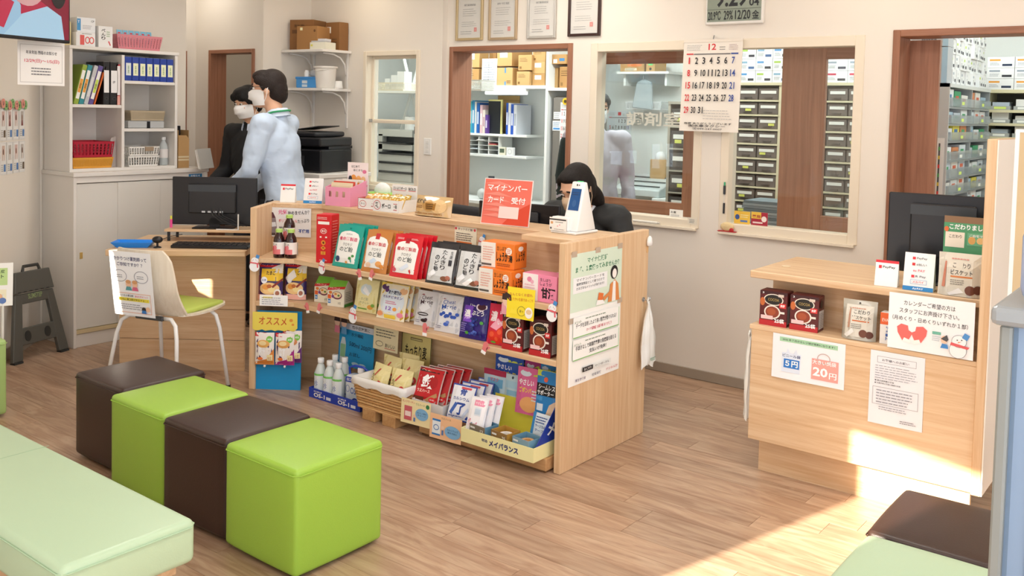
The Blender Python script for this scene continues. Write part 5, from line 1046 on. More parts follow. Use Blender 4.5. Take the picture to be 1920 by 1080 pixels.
# face-scan card reader
cr=thing('card_reader','white face-recognition card reader with blue screen on the counter top','card reader',Vector((-2.405,3.50,TOP)),R(-2)); CW=mat('#eeedea',.3)
b=B(); b.add([(-.018,0,.012),(.072,0,.012),(.072,.15,.012),(-.018,.15,.012),(-.008,.065,.235),(.064,.065,.235),(.064,.085,.235),(-.008,.085,.235)],[(3,2,1,0),(0,1,5,4),(1,2,6,5),(2,3,7,6),(3,0,4,7),(4,5,6,7)],CW); b.build('housing',cr,bev=.006,seg=2,smooth=2)
B().box(-.065,-.02,0,.08,.16,.012,CW).build('base_plate',cr,bev=.004)
b=B(); b.box(-.06,-.018,.012,.035,.03,.075,CW); b.build('card_slot',cr,bev=.004)
fn=lambda u,v,o:(.0275+(u-.5)*(.09-.018*v),.065*v-o*1.1,.012+.223*v+o*.3)
q=Pr(.1,.23); q.rect(.14,.42,.72,.44,mat('#1f4f86',.2,emit=.35)).dash(.24,.72,.5,.08,2,'#163a66',2).oval(.5,.56,.14,.07,'#2a5c94').oval(.48,.935,.05,.022,'#1c1c20').oval(.64,.935,.04,.014,'#1c1c20'); q.build(cr,fn,'screen'); B().box(.018,.07,.235,.045,.082,.238,mat('#35d07a',.4,emit=.6)).build('status_light',cr)
cd_=thing('insurance_card','white sample card standing in the reader slot','card',cr.location+Vector((-.012,-.021,.004)),R(-2)); B().box(-.055,-.0025,.008,.04,0,.068,mat('#f1eee8',.35)).build('card',cd_); q=Pr(.095,.06); q.rect(0,.80,1,.10,'#26262a').rect(.08,.50,.14,.18,'#d8a470').dash(.36,.62,.58,.08,1,'#444444',4).rect(.05,.10,.10,.14,'#55555a').oval(.5,.36,.03,.05,'#e88a9a').oval(.62,.46,.03,.05,'#e88a9a').dash(.3,.08,.62,.08,1,'#777777',6); q.build(cd_,lambda u,v,o:(-.055+u*.095,-.0025-o,.008+v*.06))

# poster on the counter's side panel
def poster(p):
    p.rect(0,.56,1,.44,'#d5e6d2').text('マイナ保険証',.30,.915,.40,.042,'#2f7d57',.02).text('まず、１度使ってみませんか？',.08,.855,.86,.044,'#2f7d57',.02).rect(.04,.70,.66,.12,'#eef0f0')
    for k,s_ in enumerate(('マイナンバーカードを','健康保険証として使うだけで','さまざまなメリットがあります！')): p.text(s_,.10,.788-.032*k,.54,.022,'#3c3c44',.005)
    p.oval(.84,.80,.075,.055,'#1a1a1e').oval(.845,.79,.045,.038,'#f6f0ea').poly([(.72,.57),(.96,.57),(.93,.70),(.86,.74),(.76,.71)],'#d98a4c').poly([(.80,.57),(.88,.57),(.87,.73),(.82,.73)],'#f4f2ee').rect(.52,.59,.10,.07,'#e0773c',-12).poly([(.48,.57),(.66,.57),(.62,.60),(.5,.61)],'#f4f4f2').poly([(.64,.59),(.76,.63),(.76,.66),(.62,.62)],'#d98a4c')
    for y,l1,l2,c in ((.37,'データを活用したより良い医療が受けられる！','マイナ保険証 お薬手帳 ありがとう',1),(.20,'手続きなしで高額療養費の限度額を超える','支払いが免除！',0)):
        p.rect(.06,y-.008,.90,.15,'#8cc47c').rect(.05,y,.90,.15,'#f7f8f5').dash(.28,y+.115,.5,.02,1,'#8a9a8a',3).text(l1,.10,y+.065,.80,.036,'#33333a',.015)
        if c: p.text(l2,.30,y+.022,.5,.026,'#cf3a5a',.005)
        else: p.text(l2,.36,y+.02,.34,.034,'#33333a',.015)
        p.text('メリット',.07,y+.10,.13,.022,'#6a8a6a')
    p.rect(.24,.085,.20,.034,'#1c1c20').text('おくすり',.27,.092,.14,.02,'#ffffff').rect(.46,.085,.34,.034,'#e9ece9').text('マイナポータル',.48,.092,.28,.02,'#4a4a50').text('厚生労働省',.10,.028,.20,.022,'#6a5a7a').text('社会保険',.42,.028,.18,.022,'#4a5a7a').text('デジタル庁',.70,.03,.24,.022,'#c24a5a')
p,w_,h_=fitX(1071,0,1166,0,KX); a=P(1071,478,X=KX); b_=P(1071,725,X=KX); c=P(1166,458,X=KX)
Wp,Hp=c.y-a.y, a.z-b_.z
ps=sheet('information_poster','pale green insurance card poster taped to the side panel of the display counter','poster',Wp,Hp,(KX+.002,(a.y+c.y)/2,b_.z),R(90),0,'#f6f6f2',draw=poster)
for x,z in ((-Wp/2+.02,Hp),(0,Hp),(Wp/2-.02,Hp),(Wp/2-.01,Hp*.56),(-Wp/2+.01,Hp*.5)): B().box(x-.02,-.0022,z-.012,x+.02,-.0016,z+.012,mat('#cdb9a4',.4,alpha=.75)).build('tape',ps)

# ---------------------------------------------------------------- consultation desk
DT=.7355; dr=R(40)
def dk(px,py,z): return P(px,py,Z=z)
def notice(p):
    p.text('かかりつけ薬剤師って',.10,.86,.80,.065,'#2c3568',.015).text('ご存知ですか？？',.17,.775,.62,.06,'#2c3568',.015)
    for x,w in ((.22,.2),(.74,.2)): p.ring(x,.62,.17,.095,.012,'#9a9aa4').dash(x-.10,.585,.2,.06,2,'#9a9aa4',3)
    for x,c in ((.42,'#5aa0a8'),(.58,'#d86a8a')): p.oval(x,.50,.065,.055,'#f0c6a8').oval(x,.535,.065,.03,'#d8a070').poly([(x-.08,.40),(x+.08,.40),(x+.05,.46),(x-.05,.46)],c)
    p.frame(.06,.05,.88,.31,.012,'#e8b49c').text('いつもの薬剤師',.20,.30,.32,.035,'#3a3a55').text('あなたがメリット',.56,.30,.32,.035,'#d84a78').rect(.16,.235,.74,.05,'#f2e24a').text('つねに薬剤師が対応する！！',.2,.24,.66,.038,'#4a4430').dash(.2,.10,.6,.10,3,'#8a8a94',4,.3).oval(.76,.12,.05,.04,'#3a3030').oval(.86,.13,.05,.04,'#f0c6a8').poly([(.7,.06),(.82,.06),(.8,.11),(.72,.11)],'#3a7ac0')
npp=sheet('paper_notice','white paper notice about family pharmacists taped to the chair back','notice',.262,.335,(0,0,0),0,0,'#f6f7fa',draw=notice)
npp.location=chair.location+Matrix.Rotation(R(17),3,'Z') @ Vector((-.012,-.272,.462)); npp.rotation_euler=(R(7),0,R(17))
NP=npp
# blue tray, monitor on a riser, keyboard, mouse
bt=thing('coin_tray','bright blue plastic tray on the left corner of the desk','tray',dk(252,462,DT)+Vector((0,0,0)),R(44)); m=mat('#2a8cf0',.25); w1,d1=.165,.10
b=B(); o_=[(-w1/2,-d1/2),(w1/2,-d1/2),(w1/2,d1/2),(-w1/2,d1/2)]; g=1.35
vs=[(x,y,.0) for x,y in o_]+[(x*g,y*g,.03) for x,y in o_]+[(x*(g-.06),y*(g-.06),.03) for x,y in o_]+[(x*.95,y*.95,.004) for x,y in o_]
fs=[(3,2,1,0)]+[(k,(k+1)%4,4+(k+1)%4,4+k) for k in range(4)]+[(4+k,4+(k+1)%4,8+(k+1)%4,8+k) for k in range(4)]+[(8+k,8+(k+1)%4,12+(k+1)%4,12+k) for k in range(4)]
b.add(vs,fs,m).build('tray_shell',bt); B().add([(x*.95,y*.95,.0042) for x,y in o_],[(0,1,2,3)],mat('#bcd8f2',.3)).build('tray_mat',bt)
rs=thing('monitor_riser','low wooden monitor riser standing on the desk','riser',dk(392,452,DT)+Vector((-.02,.05,0)),dr); B().box(-.27,-.08,.055,.27,.12,.07,OAKX).build('riser_board',rs,bev=.002)
for x in (-.25,.25):
    for y in (-.06,.10): B().cyl((x,y,0),(x,y,.055),.009,BLACK,8).build('riser_leg',rs)
def monitor(label,p,rz,w,h,zt=.06,cables=True):
    t=thing('computer_monitor',label,'monitor',p,rz); B().box(-w/2,0,zt,w/2,.018,zt+h,BLACK).build('monitor_shell',t,bev=.004); B().box(-w*.30,-.02,zt+.07,w*.26,0,zt+h-.04,mat('#1c1c20',.35)).build('rear_housing',t,bev=.006)
    B().box(-w/2+.012,.018,zt+.012,w/2-.012,.0192,zt+h-.012,mat('#0c1016',.1)).build('screen',t)
    B().box(-w*.3,-.0215,zt+h-.085,w*.26,-.020,zt+h-.045,mat('#3a3f45',.5)).build('vent_strip',t)
    B().box(-.12,-.05,0,.12,.07,.008,BLACK).build('stand_foot',t,bev=.003); B().box(-.03,.0,.008,.03,.016,zt+.04,BLACK).build('stand_neck',t)
    if cables:
        q=B()
        for k in range(4): B().tube([(-.02+.02*k,-.021,zt+.10),(.0+.02*k,-.04,zt+.06),(.06+.03*k,-.05,zt+.02),(.14+.02*k,-.035,zt-.0)],.003,BLACK,6).build('cable',t)
        for k in range(4): B().box(-.07+.035*k,-.0215,zt+.075,-.05+.035*k,-.020,zt+.085,mat('#c8ccd0',.4)).build('port',t)
    return t
mo=monitor('black monitor seen from behind on the desk riser',rs.location+Vector((.0,.0,.0705)),dr,.50,.285,.02)
B().box(.03,-.075,.0,.16,-.07,.006,mat('#e9e9e6',.4)).box(.155,-.075,.0,.162,-.07,.095,mat('#e9e9e6',.4)).build('white_cable_guard',mo)
kb=thing('keyboard','black keyboard on the desk in front of the riser','keyboard',dk(395,464,DT)+Vector((.0,.01,0)),dr); B().box(-.215,-.06,0,.215,.06,.018,BLACK).build('keyboard_base',kb,bev=.004)
for r_ in range(4):
    for c_ in range(14): B().box(-.0125,-.010,0,.0125,.010,.006,mat('#232327',.4)).build('key',kb,loc=(-.195+.03*c_,-.04+.027*r_,.018))
ms=thing('desk_speaker','small black round webcam on a stand beside the blue tray','webcam',dk(289,465,DT)+Vector((.0,.02,0)),dr); B().lathe([(.022,0),(.02,.005),(.006,.01),(.006,.03)],BLACK,14).build('stand',ms); B().ell((0,0,.045),(.03,.025,.02),BLACK,14,8).build('camera_body',ms,smooth=True); B().tube([(.02,.01,.045),(.06,.05,.06),(.11,.09,.065)],.002,BLACK,6).build('cable',ms)
hl=thing('highlighter','pink and yellow marker pens standing left of the monitor','markers',rs.location+Vector((-.195,-.165,.0705))); B().cyl((0,0,0),(0,0,.05),.008,mat('#ee4f9c',.4),10).build('marker_body',hl); B().cyl((0,0,.05),(0,0,.07),.006,mat('#e6e64a',.4),10).build('marker_cap',hl)
hd=plastic_bag('white plastic bags hanging at the left end of the desk',(dA.x+.045,dA.y+.115,.675),R(40),.16,.27)
B().tube([(0,0,.0),(0,0,.026)],.004,STEEL).build('hook',hd)

# ---------------------------------------------------------------- right-hand counter
NS=.6525
for nm,box in (('left',(1438,550,1480,612)),('right',(1484,556,1530,625))):
    p,w_,h_=fit(*box,NS); carton('cocoa_box',f'dark red cocoa box, {nm} one of the two in the reception counter niche','box',.120,.075,.148,'#5a1a1c',Vector((-1.535 if nm=='left' else -1.40,3.835,NS)),R(2),cocoa,cocoas,group='dark red cocoa boxes in the niche')
def bisc(p): p.rect(.12,.08,.8,.80,'#d9d5c8').text('こだわり',.36,.66,.46,.10,'#2e2a28',.01).text('ビスケット',.32,.52,.54,.10,'#2e2a28',.01).rect(.32,.47,.5,.03,'#c86a34').dash(.30,.28,.38,.14,3,'#8a847a',3).oval(.66,.18,.12,.10,'#6a3a26').oval(.84,.16,.11,.09,'#5c3020').poly([(.2,.3),(.24,.8),(.28,.8),(.26,.3)],'#b88a70').poly([(.10,.1),(.34,.3),(.4,.2),(.2,.05)],'#e6e4de').oval(.5,.93,.03,.02,'#4a4640').dash(.3,.78,.5,.05,1,'#c88a70',3)
pouch('biscuit_pouch','silver biscuit pouch standing in the reception counter niche','pouch',.135,.16,.05,'#b7b3a6',Vector((-1.175,3.845,NS)),R(3),4,bisc,'biscuit pouches',seed=3,gusset=True)
def lozf(p): p.rect(0,.62,1,.38,'#e8642c').text('EVA A,AA',.1,.70,.8,.12,'#ffe6d8',.01).rect(0,0,1,.62,'#f0efec').text('サポート',.30,.12,.16,.46,'#2a5aa8',.02,vert=True).text('粒タイプ',.58,.12,.14,.46,'#3a6ab0',.01,vert=True)
carton('supplement_box','orange and white supplement box beside the biscuit pouch','box',.075,.05,.125,'#ece9e4',Vector((-1.055,3.845,NS)),0,lozf)
carton('supplement_box','blue box lying at the right end of the niche','box',.10,.06,.04,'#2f6fb4',Vector((-.90,3.835,NS)),0,None)
carton('supplement_box','yellow box at the far right end of the niche','box',.075,.06,.04,'#dcae2c',Vector((-.795,3.835,NS)),0,None)
def calen(p):
    p.text('カレンダーご希望の方は',.18,.80,.60,.09,'#2a2a30',.005).text('スタッフにお声掛け下さい。',.13,.66,.70,.09,'#2a2a30',.005).text('（月めくり・日めくりいずれか１部）',.05,.52,.88,.085,'#2a2a30',.005)
    for x,s_ in ((.20,1),(.38,-1)): p.poly([(x-.08*s_,.30),(x-.02*s_,.16),(x+.06*s_,.20),(x+.10*s_,.32),(x+.05*s_,.36),(x+.04*s_,.44),(x-.04*s_,.46),(x-.09*s_,.40)][::s_],'#ee6a64').poly([(x-.02*s_,.16),(x+.07*s_,.12),(x+.09*s_,.18),(x+.0*s_,.22)][::s_],'#fbf6f2')
    p.rect(.53,.36,.10,.05,'#6fb8a4').dash(.53,.24,.10,.10,3,'#b8c4cc',2).oval(.67,.29,.04,.07,'#f2c8ac').poly([(.63,.30),(.70,.38),(.72,.30),(.70,.26)],'#2a2a30').poly([(.63,.14),(.72,.14),(.71,.21),(.65,.22)],'#3a86cc').oval(.83,.14,.10,.14,'#f6f7f8').ring(.83,.14,.10,.14,.005,'#8a8a90').oval(.84,.30,.085,.11,'#f8f9fa').ring(.84,.30,.085,.11,.005,'#8a8a90').poly([(.87,.37),(.93,.33),(.96,.42),(.90,.46)],'#4a8fd0').poly([(.74,.22),(.94,.18),(.96,.22),(.75,.27)],'#dc5a5e').oval(.82,.32,.008,.01,'#333333').oval(.87,.33,.008,.01,'#333333').poly([(.83,.29),(.87,.30),(.83,.27)],'#e88a3c')
p,w_,h_=fitY(1664,547,1829,660,3.80); a=P(1668,547,Y=3.795); c=P(1829,575,Y=3.795); bl=P(1664,650,Y=3.795)
sheet('counter_notice','white calendar notice with mittens and snowman on the reception counter','notice',c.x-a.x,a.z-bl.z,((a.x+c.x)/2,3.795,bl.z),0,0,'#f7f7f8',draw=calen,th=.0015)
def bagp(p):
    p.rect(.10,.84,.80,.10,'#a8d4ae').text('2020 年７月からレジ袋が有料になります！',.14,.865,.72,.05,'#26302a',.012)
    p.poly([(.14,.16),(.40,.16),(.41,.60),(.36,.60),(.34,.70),(.32,.60),(.24,.60),(.22,.70),(.20,.60),(.14,.60)],'#dfe8f6').text('ビニール袋',.15,.50,.25,.07,'#2a3a6a',.02).rect(.17,.26,.22,.20,'#2a78c8').text('５円',.19,.29,.18,.14,'#ffffff',.03).rect(.56,.12,.36,.46,'#eca49a').ring(.72,.60,.09,.12,.012,'#c8b0aa').text('大きい紙袋',.57,.46,.32,.10,'#ffffff',.015).text('20',.58,.20,.20,.20,'#ffffff',.03).text('円',.80,.18,.10,.14,'#ffffff',.02)
a=P(1450,618,Y=3.798); c=P(1586,640,Y=3.798); bl=P(1450,700,Y=3.798)
sheet('counter_notice','white notice about carrier bag prices taped on the reception counter','notice',c.x-a.x,a.z-bl.z,((a.x+c.x)/2,3.798,bl.z-.012),0,0,'#f3f3f6',draw=bagp,curl=.006)
def grey(p): p.frame(.13,.84,.72,.09,.006,'#8a8a90').text('お客様へのお願い',.22,.865,.5,.035,'#6a6a70').dash(.10,.62,.8,.20,6,'#9a9aa2',4,.25).text('● 薬の説明書の確認',.10,.585,.36,.022,'#4a4a50').text('● お薬手帳の確認と情報の共有',.10,.55,.48,.022,'#4a4a50').frame(.07,.27,.84,.24,.006,'#7a7a80').dash(.14,.29,.7,.2,5,'#8a8a92',6,.3).dash(.2,.2,.6,.06,2,'#8a8a92',7,.3).dash(.60,.06,.32,.05,2,'#7a7a82',8,.4)
a=P(1633,655,Y=3.798); c=P(1735,672,Y=3.798); bl=P(1630,790,Y=3.798)
sheet('counter_notice','white text notice with a framed paragraph below the calendar notice','notice',c.x-a.x,a.z-bl.z,((a.x+c.x)/2,3.798,bl.z),0,0,'#eeeef2',draw=grey,curl=.005)
CT=.8765
stand('small white payment card stand with red top on the reception counter',Vector((-1.09,3.885,CT)),.088,.105,R(4),qr)
stand('tall white payment card stand with blue foot on the reception counter',Vector((-.965,3.875,CT)),.112,.15,R(4),pays)
def bis2(p): p.rect(.0,.0,1,1,'#d9d3c4').text('こだわり',.34,.66,.40,.12,'#2e2a28',.01).text('ビスケット',.30,.50,.5,.12,'#2e2a28',.01).rect(.30,.44,.5,.035,'#d07a3c').dash(.30,.26,.4,.14,3,'#8a847a',3).oval(.76,.16,.12,.11,'#6a3a26').oval(.93,.18,.10,.10,'#5c3020').poly([(.1,.2),(.16,.8),(.2,.8),(.18,.2)],'#c8826a').dash(.3,.84,.5,.06,1,'#d08a80',3).poly([(.25,.06),(.5,.2),(.62,.1),(.3,.02)],'#f4f2ee')
pouch('biscuit_pouch','white biscuit pouch standing on the reception counter by the partition','pouch',.155,.165,.05,'#cfc9bb',Vector((-.815,3.885,CT)),R(3),3,bis2,'biscuit pouches',seed=5,gusset=True)
def koda(p): p.rect(0,.42,1,.38,'#4f9a6c').rect(0,.8,1,.2,'#8a6a4c').text('こだわりました',.12,.60,.84,.16,'#ffffff',.03).rect(.04,.06,.42,.46,'#f0e6d6').text('こだわり',.12,.34,.28,.10,'#4a3a30').rect(.52,.14,.46,.38,'#6aae84').oval(.62,.3,.08,.12,'#d8a45a').oval(.8,.3,.08,.10,'#e2b878').text('ご自宅でも',.56,.4,.36,.08,'#ffffff').oval(.06,.6,.05,.08,'#e2703c')
t=sheet('product_card','green and brown product card standing behind the biscuit pouch','card',.165,.30,(-.815,3.955,CT),R(3),R(-3),'#4f9a6c'); q=Pr(.165,.13); koda(q); q.build(t,lambda u,v,o:((u-.5)*.165,-o,.17+v*.13))
monitor('black monitor seen from behind on the reception counter',Vector((-.925,4.10,CT)),R(8),.44,.33,.04,False)

# ---------------------------------------------------------------- left wall and cabinet contents
# television on the left, with the closing notice below it
tv=thing('television','wall television showing a person in a pale uniform, cut off at the top left','television',P(132,82,X=-4.80),R(90+15.7),None,0)
B().box(-.98,0,0,0,.035,.56,BLACK).build('television_case',tv,bev=.004)
q=Pr(.96,.535)
q.rect(0,0,1,1,mat('#7c1230',.2,emit=.35)); sc_=lambda h:mat(h,.2,emit=.45)
q.poly([(.56,0),(.97,0),(.95,.22),(.86,.30),(.72,.22),(.60,.06)],sc_('#9cc4e2')).poly([(.30,0),(.60,0),(.72,.22),(.66,.40),(.48,.44),(.34,.30)],sc_('#8fb9da')).poly([(.70,.20),(.86,.30),(.80,.36),(.70,.34)],sc_('#a81f44')).oval(.74,.44,.10,.16,sc_('#c59aa0')).rect(.74,.46,.16,.22,sc_('#a9c6e4')).rect(.76,.52,.10,.10,sc_('#58202e')).rect(.77,.53,.08,.07,sc_('#8c8c70')).oval(.93,.45,.05,.16,sc_('#171318')).oval(.45,.62,.13,.2,sc_('#c59aa0')).poly([(.52,.1),(.6,.06),(.66,.3),(.58,.36)],sc_('#b12a4c'))
q.build(tv,lambda u,v,o:(-.97+u*.96,-o,.016+v*.535),'screen'); B().box(-.62,.035,.15,-.38,.22,.42,DARK).build('wall_bracket',tv); q=Pr(.06,.012); q.text('LDXXX',0,.1,1,.8,'#9a9a9a'); 
p,w_,h_=fitX(31,78,124,160,-4.86)
def closed(p): p.frame(.05,.06,.9,.86,.008,'#b8b4b0').text('年末年始 閉局のお知らせ',.17,.70,.66,.085,'#3a3a40',.012).text('12/29(日)〜1/5(日)',.14,.50,.74,.095,'#d8405a',.012).dash(.28,.22,.44,.20,3,'#6a6a70',6,.35)
sheet('closing_notice','white paper notice with red holiday dates hanging under the television','notice',w_,h_,P(78,160,X=-4.86),R(96),0,'#f3f1ee',draw=closed)
# photo cards on the slanting wall
SLN=R(135)
for r_ in range(2):
    for c_ in range(4):
        s_=.30+.092*c_; l='upper' if r_==0 else 'lower'
        o=SL @ Vector((s_,.003,1.305-.20*r_))
        def card(p,rr=random.Random(r_*7+c_)): p.frame(.04,.02,.92,.96,.02,'#d8d4d0').rect(.28,.44,.46,.46,rr.choice(['#d8b8b0','#c8c0b8','#dcc0b0'])).oval(.5,.70,.10,.10,rr.choice(['#7a5a4c','#9a7a6a'])).poly([(.34,.44),(.66,.44),(.58,.62),(.42,.62)],rr.choice(['#8a4a4a','#e8e0d8','#5a4a48'])).rect(.55,.10,.3,.22,rr.choice(['#4a7ab8','#5a86c0','#6a5a48'])).dash(.12,.10,.36,.24,4,'#a8a4a0',3)
        sheet('photo_card',f'{l} row portrait card on the left wall, {["first","second","third","fourth"][c_]} from the cabinet','card',.085,.19,(o.x,o.y,o.z),R(135),0,'#f4f2ee',draw=card,group='portrait cards on the left wall')
for k in range(8):
    o=SL @ Vector((.27+.048*k,.012+.004*(k%2),1.515+.008*math.sin(k*2))); t=thing('paper_letter',f'{["pink","green"][k%2]} paper disc of the garland above the portrait cards, {["first","second","third","fourth","fifth","sixth","seventh","eighth"][k]} from the cabinet','garland disc',o,R(135),'paper garland discs'); B().plate(dsc(0,0,.026,.028),-.002,0,mat('#e79a8a' if k%2 else '#8fbf7a',.6)).build('disc',t); q=Pr(.05,.05); q.text('しんせつていねい'[k],.3,.25,.4,.5,'#3a2a2a',.03); q.build(t,lambda u,v,o_:((u-.5)*.05,-.002-o_,(v-.5)*.05))
# folding step stool leaning on the wall and the questionnaire sign
fs_=thing('folding_step_stool','folded dark grey plastic step stool leaning on the left wall','step stool',(-5.60,2.66,0),R(106),None,R(-9)); GM=mat('#56554f',.5)
b=B(); b.box(-.155,0,.03,-.105,.035,.335,GM).box(.105,0,.03,.155,.035,.335,GM).box(-.105,0,.11,.105,.035,.19,GM).box(-.105,0,.30,.105,.035,.335,GM); 
def trap(pts,y0,y1,nm): return B().plate(pts,y0,y1,GM).build(nm,fs_,bev=.004)
trap([(-.20,.012),(-.13,.012),(-.085,.40),(-.135,.40)],0,.03,'side_rail'); trap([(.13,.012),(.20,.012),(.135,.40),(.085,.40)],0,.03,'side_rail')
trap([(-.178,.10),(.178,.10),(.168,.20),(-.168,.20)],.002,.026,'lower_web'); trap([(-.142,.34),(.142,.34),(.135,.40),(-.135,.40)],.002,.026,'upper_web')
trap([(-.14,.405),(.14,.405),(.12,.53),(-.12,.53)],-.006,.03,'step_plate')
B().tube([(-.06,.01,.53),(-.05,.01,.56),(.05,.01,.56),(.06,.01,.53)],.010,mat('#3a3a38',.5)).build('carry_handle',fs_)
for x in (-.08,.06): B().plate(dsc(x,.15,.022,.032),-.001,.002,mat('#2a2a28',.6)).build('grip_hole',fs_)
for k in range(6): B().box(-.12+.04*k,-.008,.408,-.10+.04*k,-.006,.414,mat('#2e2e2c',.6)).build('hinge_slot',fs_)
for s_ in (-1,1):
    B().box(s_*.165-.03,-.004,0,s_*.165+.03,.034,.012,mat('#2e2e2c',.7)).build('foot',fs_)
q=Pr(.1,.03); q.text('SLIMSTEP',0,0,1,1,'#8fa070',.02); q.build(fs_,loc=(-.0,-.0005,.365))
def enq(p): p.rect(.2,.48,.68,.40,'#bcd88e').text('お客様満足度',.26,.76,.56,.08,'#2c4a24').text('アンケート',.28,.64,.52,.09,'#2c4a24',.02).text('実施中',.40,.53,.3,.08,'#2c4a24').rect(.06,.08,.8,.3,'#efe8c8').oval(.7,.2,.08,.09,'#e8b48a').oval(.78,.12,.08,.07,'#5a7ab8')
o=P(25,590,Z=.55); sg=sheet('questionnaire_sign','white card with green questionnaire text at the left edge','sign',.21,.22,P(-20,575,X=-4.98),R(62),R(-14),'#f4f3ee',draw=enq,th=.004)
for x in (-.06,.06): B().cyl((x,.03,-sg.location.z+.01),(x,.004,.06),.007,mat('#e0ddd6',.4),8).build('stand_leg',sg)
# binders
def binder(label,Y,w,h,d,z,lean,col,draw=None,group='binders on the shelf unit',X=-5.73,name='binder'):
    t=thing(name,label,'binder',(X,Y,z),R(90),group); t.rotation_euler=(0,R(lean),R(90)); B().box(-w/2,0,0,w/2,d,h,mat(col,.4)).build('binder_cover',t,bev=.002)
    B().box(-w/2+.003,.004,h-.004,w/2-.003,d-.004,h+.0008,mat('#f2f0ea',.7)).build('paper_edge',t)
    q=Pr(w,h); (draw or (lambda p:p.rect(.12,.1,.76,.8,'#f2f0ec')))(q); q.build(t,name='spine_label'); return t
zz=zA+.0005; y_=uy0+th+.025
def lab(c,c2): return lambda p:p.rect(.15,.14,.7,.72,'#f0eee8').rect(.2,.30,.6,.34,c).text('処方',.3,.4,.4,.14,c2)
for nm,w_,c,d_,ln,yy in (('olive green leaning',.030,'#8fa63c',lab('#e8a03c','#5a3a1a'),14,.055),('teal leaning',.030,'#2f8a94',lab('#e8a03c','#5a3a1a'),14,.088),('clear grey leaning',.026,'#c4c4c6',lambda p:p.rect(.2,.2,.5,.5,'#dcdcdc'),16,.119),('purple and white leaning',.030,'#5a4a8c',lab('#c8dc5a','#3a4a1a'),16,.150),('orange leaning',.010,'#d8682c',lambda p:p.rect(.2,.3,.5,.3,'#e88a4c'),17,.176)):
    binder(f'{nm} binder on the upper left shelf of the shelf unit',uy0+th+yy-.03,w_,.255,.20,zz+.0,ln,c,d_)
def blk(p): p.rect(.1,.28,.8,.52,'#eeeceb').oval(.5,.14,.28,.04,'#3a3a3e').oval(.5,.14,.16,.025,'#0c0c0e')
binder('black binder with white spine label, left one of two',uy0+th+.225,.042,.275,.22,zz,0,'#1d1d20',blk); binder('black binder with white spine label, right one of two',uy0+th+.278,.056,.275,.22,zz,0,'#1d1d20',lambda p:(blk(p),p.text('記録',.3,.5,.3,.06,'#555555')))
binder('red and white binder beside the divider',ym-.03,.028,.262,.21,zz,0,'#c8303a',lambda p:p.rect(.3,.24,.7,.72,'#efe9e6').rect(.3,.0,.7,.22,'#e8a89c'))
n=7; w_=(uy1-th-ym-th/2-.012)/n
for k in range(n):
    binder(f'blue binder with pale label on the upper right shelf, {["first","second","third","fourth","fifth","sixth","seventh"][k]} from the left',ym+th/2+.006+w_*(k+.5),w_*.94,.155,.20,zB+.0005,0,'#22409c',(lambda c: lambda p:p.rect(.14,.22,.74,.52,c).text('薬歴',.4,.3,.22,.34,'#4a8a4a',0,0,True))('#dfe6e0' if k==0 else '#eef0c8'),'blue binders on the shelf unit')
# baskets and boxes in the shelf unit
def lattice(name,label,cat,loc,rz,w,d,h,col,nx=10,nz=4,bar=.35,flare=1.1,group=None,alpha=1,solid=.16):
    t=thing(name,label,cat,loc,rz,group); m=mat(col,.4,alpha=alpha)
    def wall(nm,a,c):                                   # a,c: lower corners; the wall flares outwards to the rim
        a=Vector(a); c=Vector(c); b=B(); tdir=(c-a).normalized(); nrm=Vector((tdir.y,-tdir.x)); L_=(c-a).length
        def q(u,v,o): 
            e=(flare-1)*.5; p_=a+(c-a)*(u+(u-.5)*e*2*v*1)+nrm*(e*w*v*.6+o); return (p_.x,p_.y,h*v)
        def slabq(u0,u1,v0,v1):
            b.add([q(u0,v0,0),q(u1,v0,0),q(u1,v1,0),q(u0,v1,0),q(u0,v0,-.0022),q(u1,v0,-.0022),q(u1,v1,-.0022),q(u0,v1,-.0022)],[(0,1,2,3),(7,6,5,4),(0,4,5,1),(1,5,6,2),(2,6,7,3),(3,7,4,0)],m)
        k=max(3,int(nx*L_/w)); slabq(0,1,0,solid); slabq(0,1,1-solid,1)
        for j in range(1,nz): v=solid+(1-2*solid)*j/nz; slabq(0,1,v-.02,v+.02)
        for i in range(k+1): u=i/k; slabq(max(0,u-bar/2/k),min(1,u+bar/2/k),solid,1-solid)
        return b.build(nm,t)
    wall('basket_wall',(-w/2,0),(w/2,0)); wall('basket_wall',(w/2,0),(w/2,d)); wall('basket_wall',(w/2,d),(-w/2,d)); wall('basket_wall',(-w/2,d),(-w/2,0))
    B().box(-w/2,0,0,w/2,d,.003,m).build('basket_floor',t); return t
bz=uz0+th+.0005; yl=(uy0+th+ym-th/2)/2; wl=ym-th/2-uy0-th
lattice('plastic_basket','orange plastic basket at the bottom left of the shelf unit','basket',(-5.745,yl-.02,bz),R(90),.25,.23,.068,'#e2a13c',30,6,.8,1.10)
lattice('plastic_basket','red perforated basket stacked on the orange one','basket',(-5.735,yl-.02,bz+.0695),R(90),.25,.24,.10,'#b01e34',11,4,.5,1.10)
yr=(ym+th/2+uy1-th)/2; wr=uy1-th-ym-th/2
lattice('plastic_basket','white perforated basket at the bottom right of the shelf unit','basket',(-5.75,yr-.03,bz),R(90),.205,.22,.07,'#ece9e2',13,3,.4,1.1)
t2_=lattice('plastic_basket','white basket with brown grips stacked on the other white basket','basket',(-5.745,yr-.03,bz+.072),R(90),.205,.22,.06,'#ece9e2',13,3,.4,1.1); B().box(.0,-.018,.03,.06,-.012,.058,mat('#a08a72',.6)).build('grip',t2_)
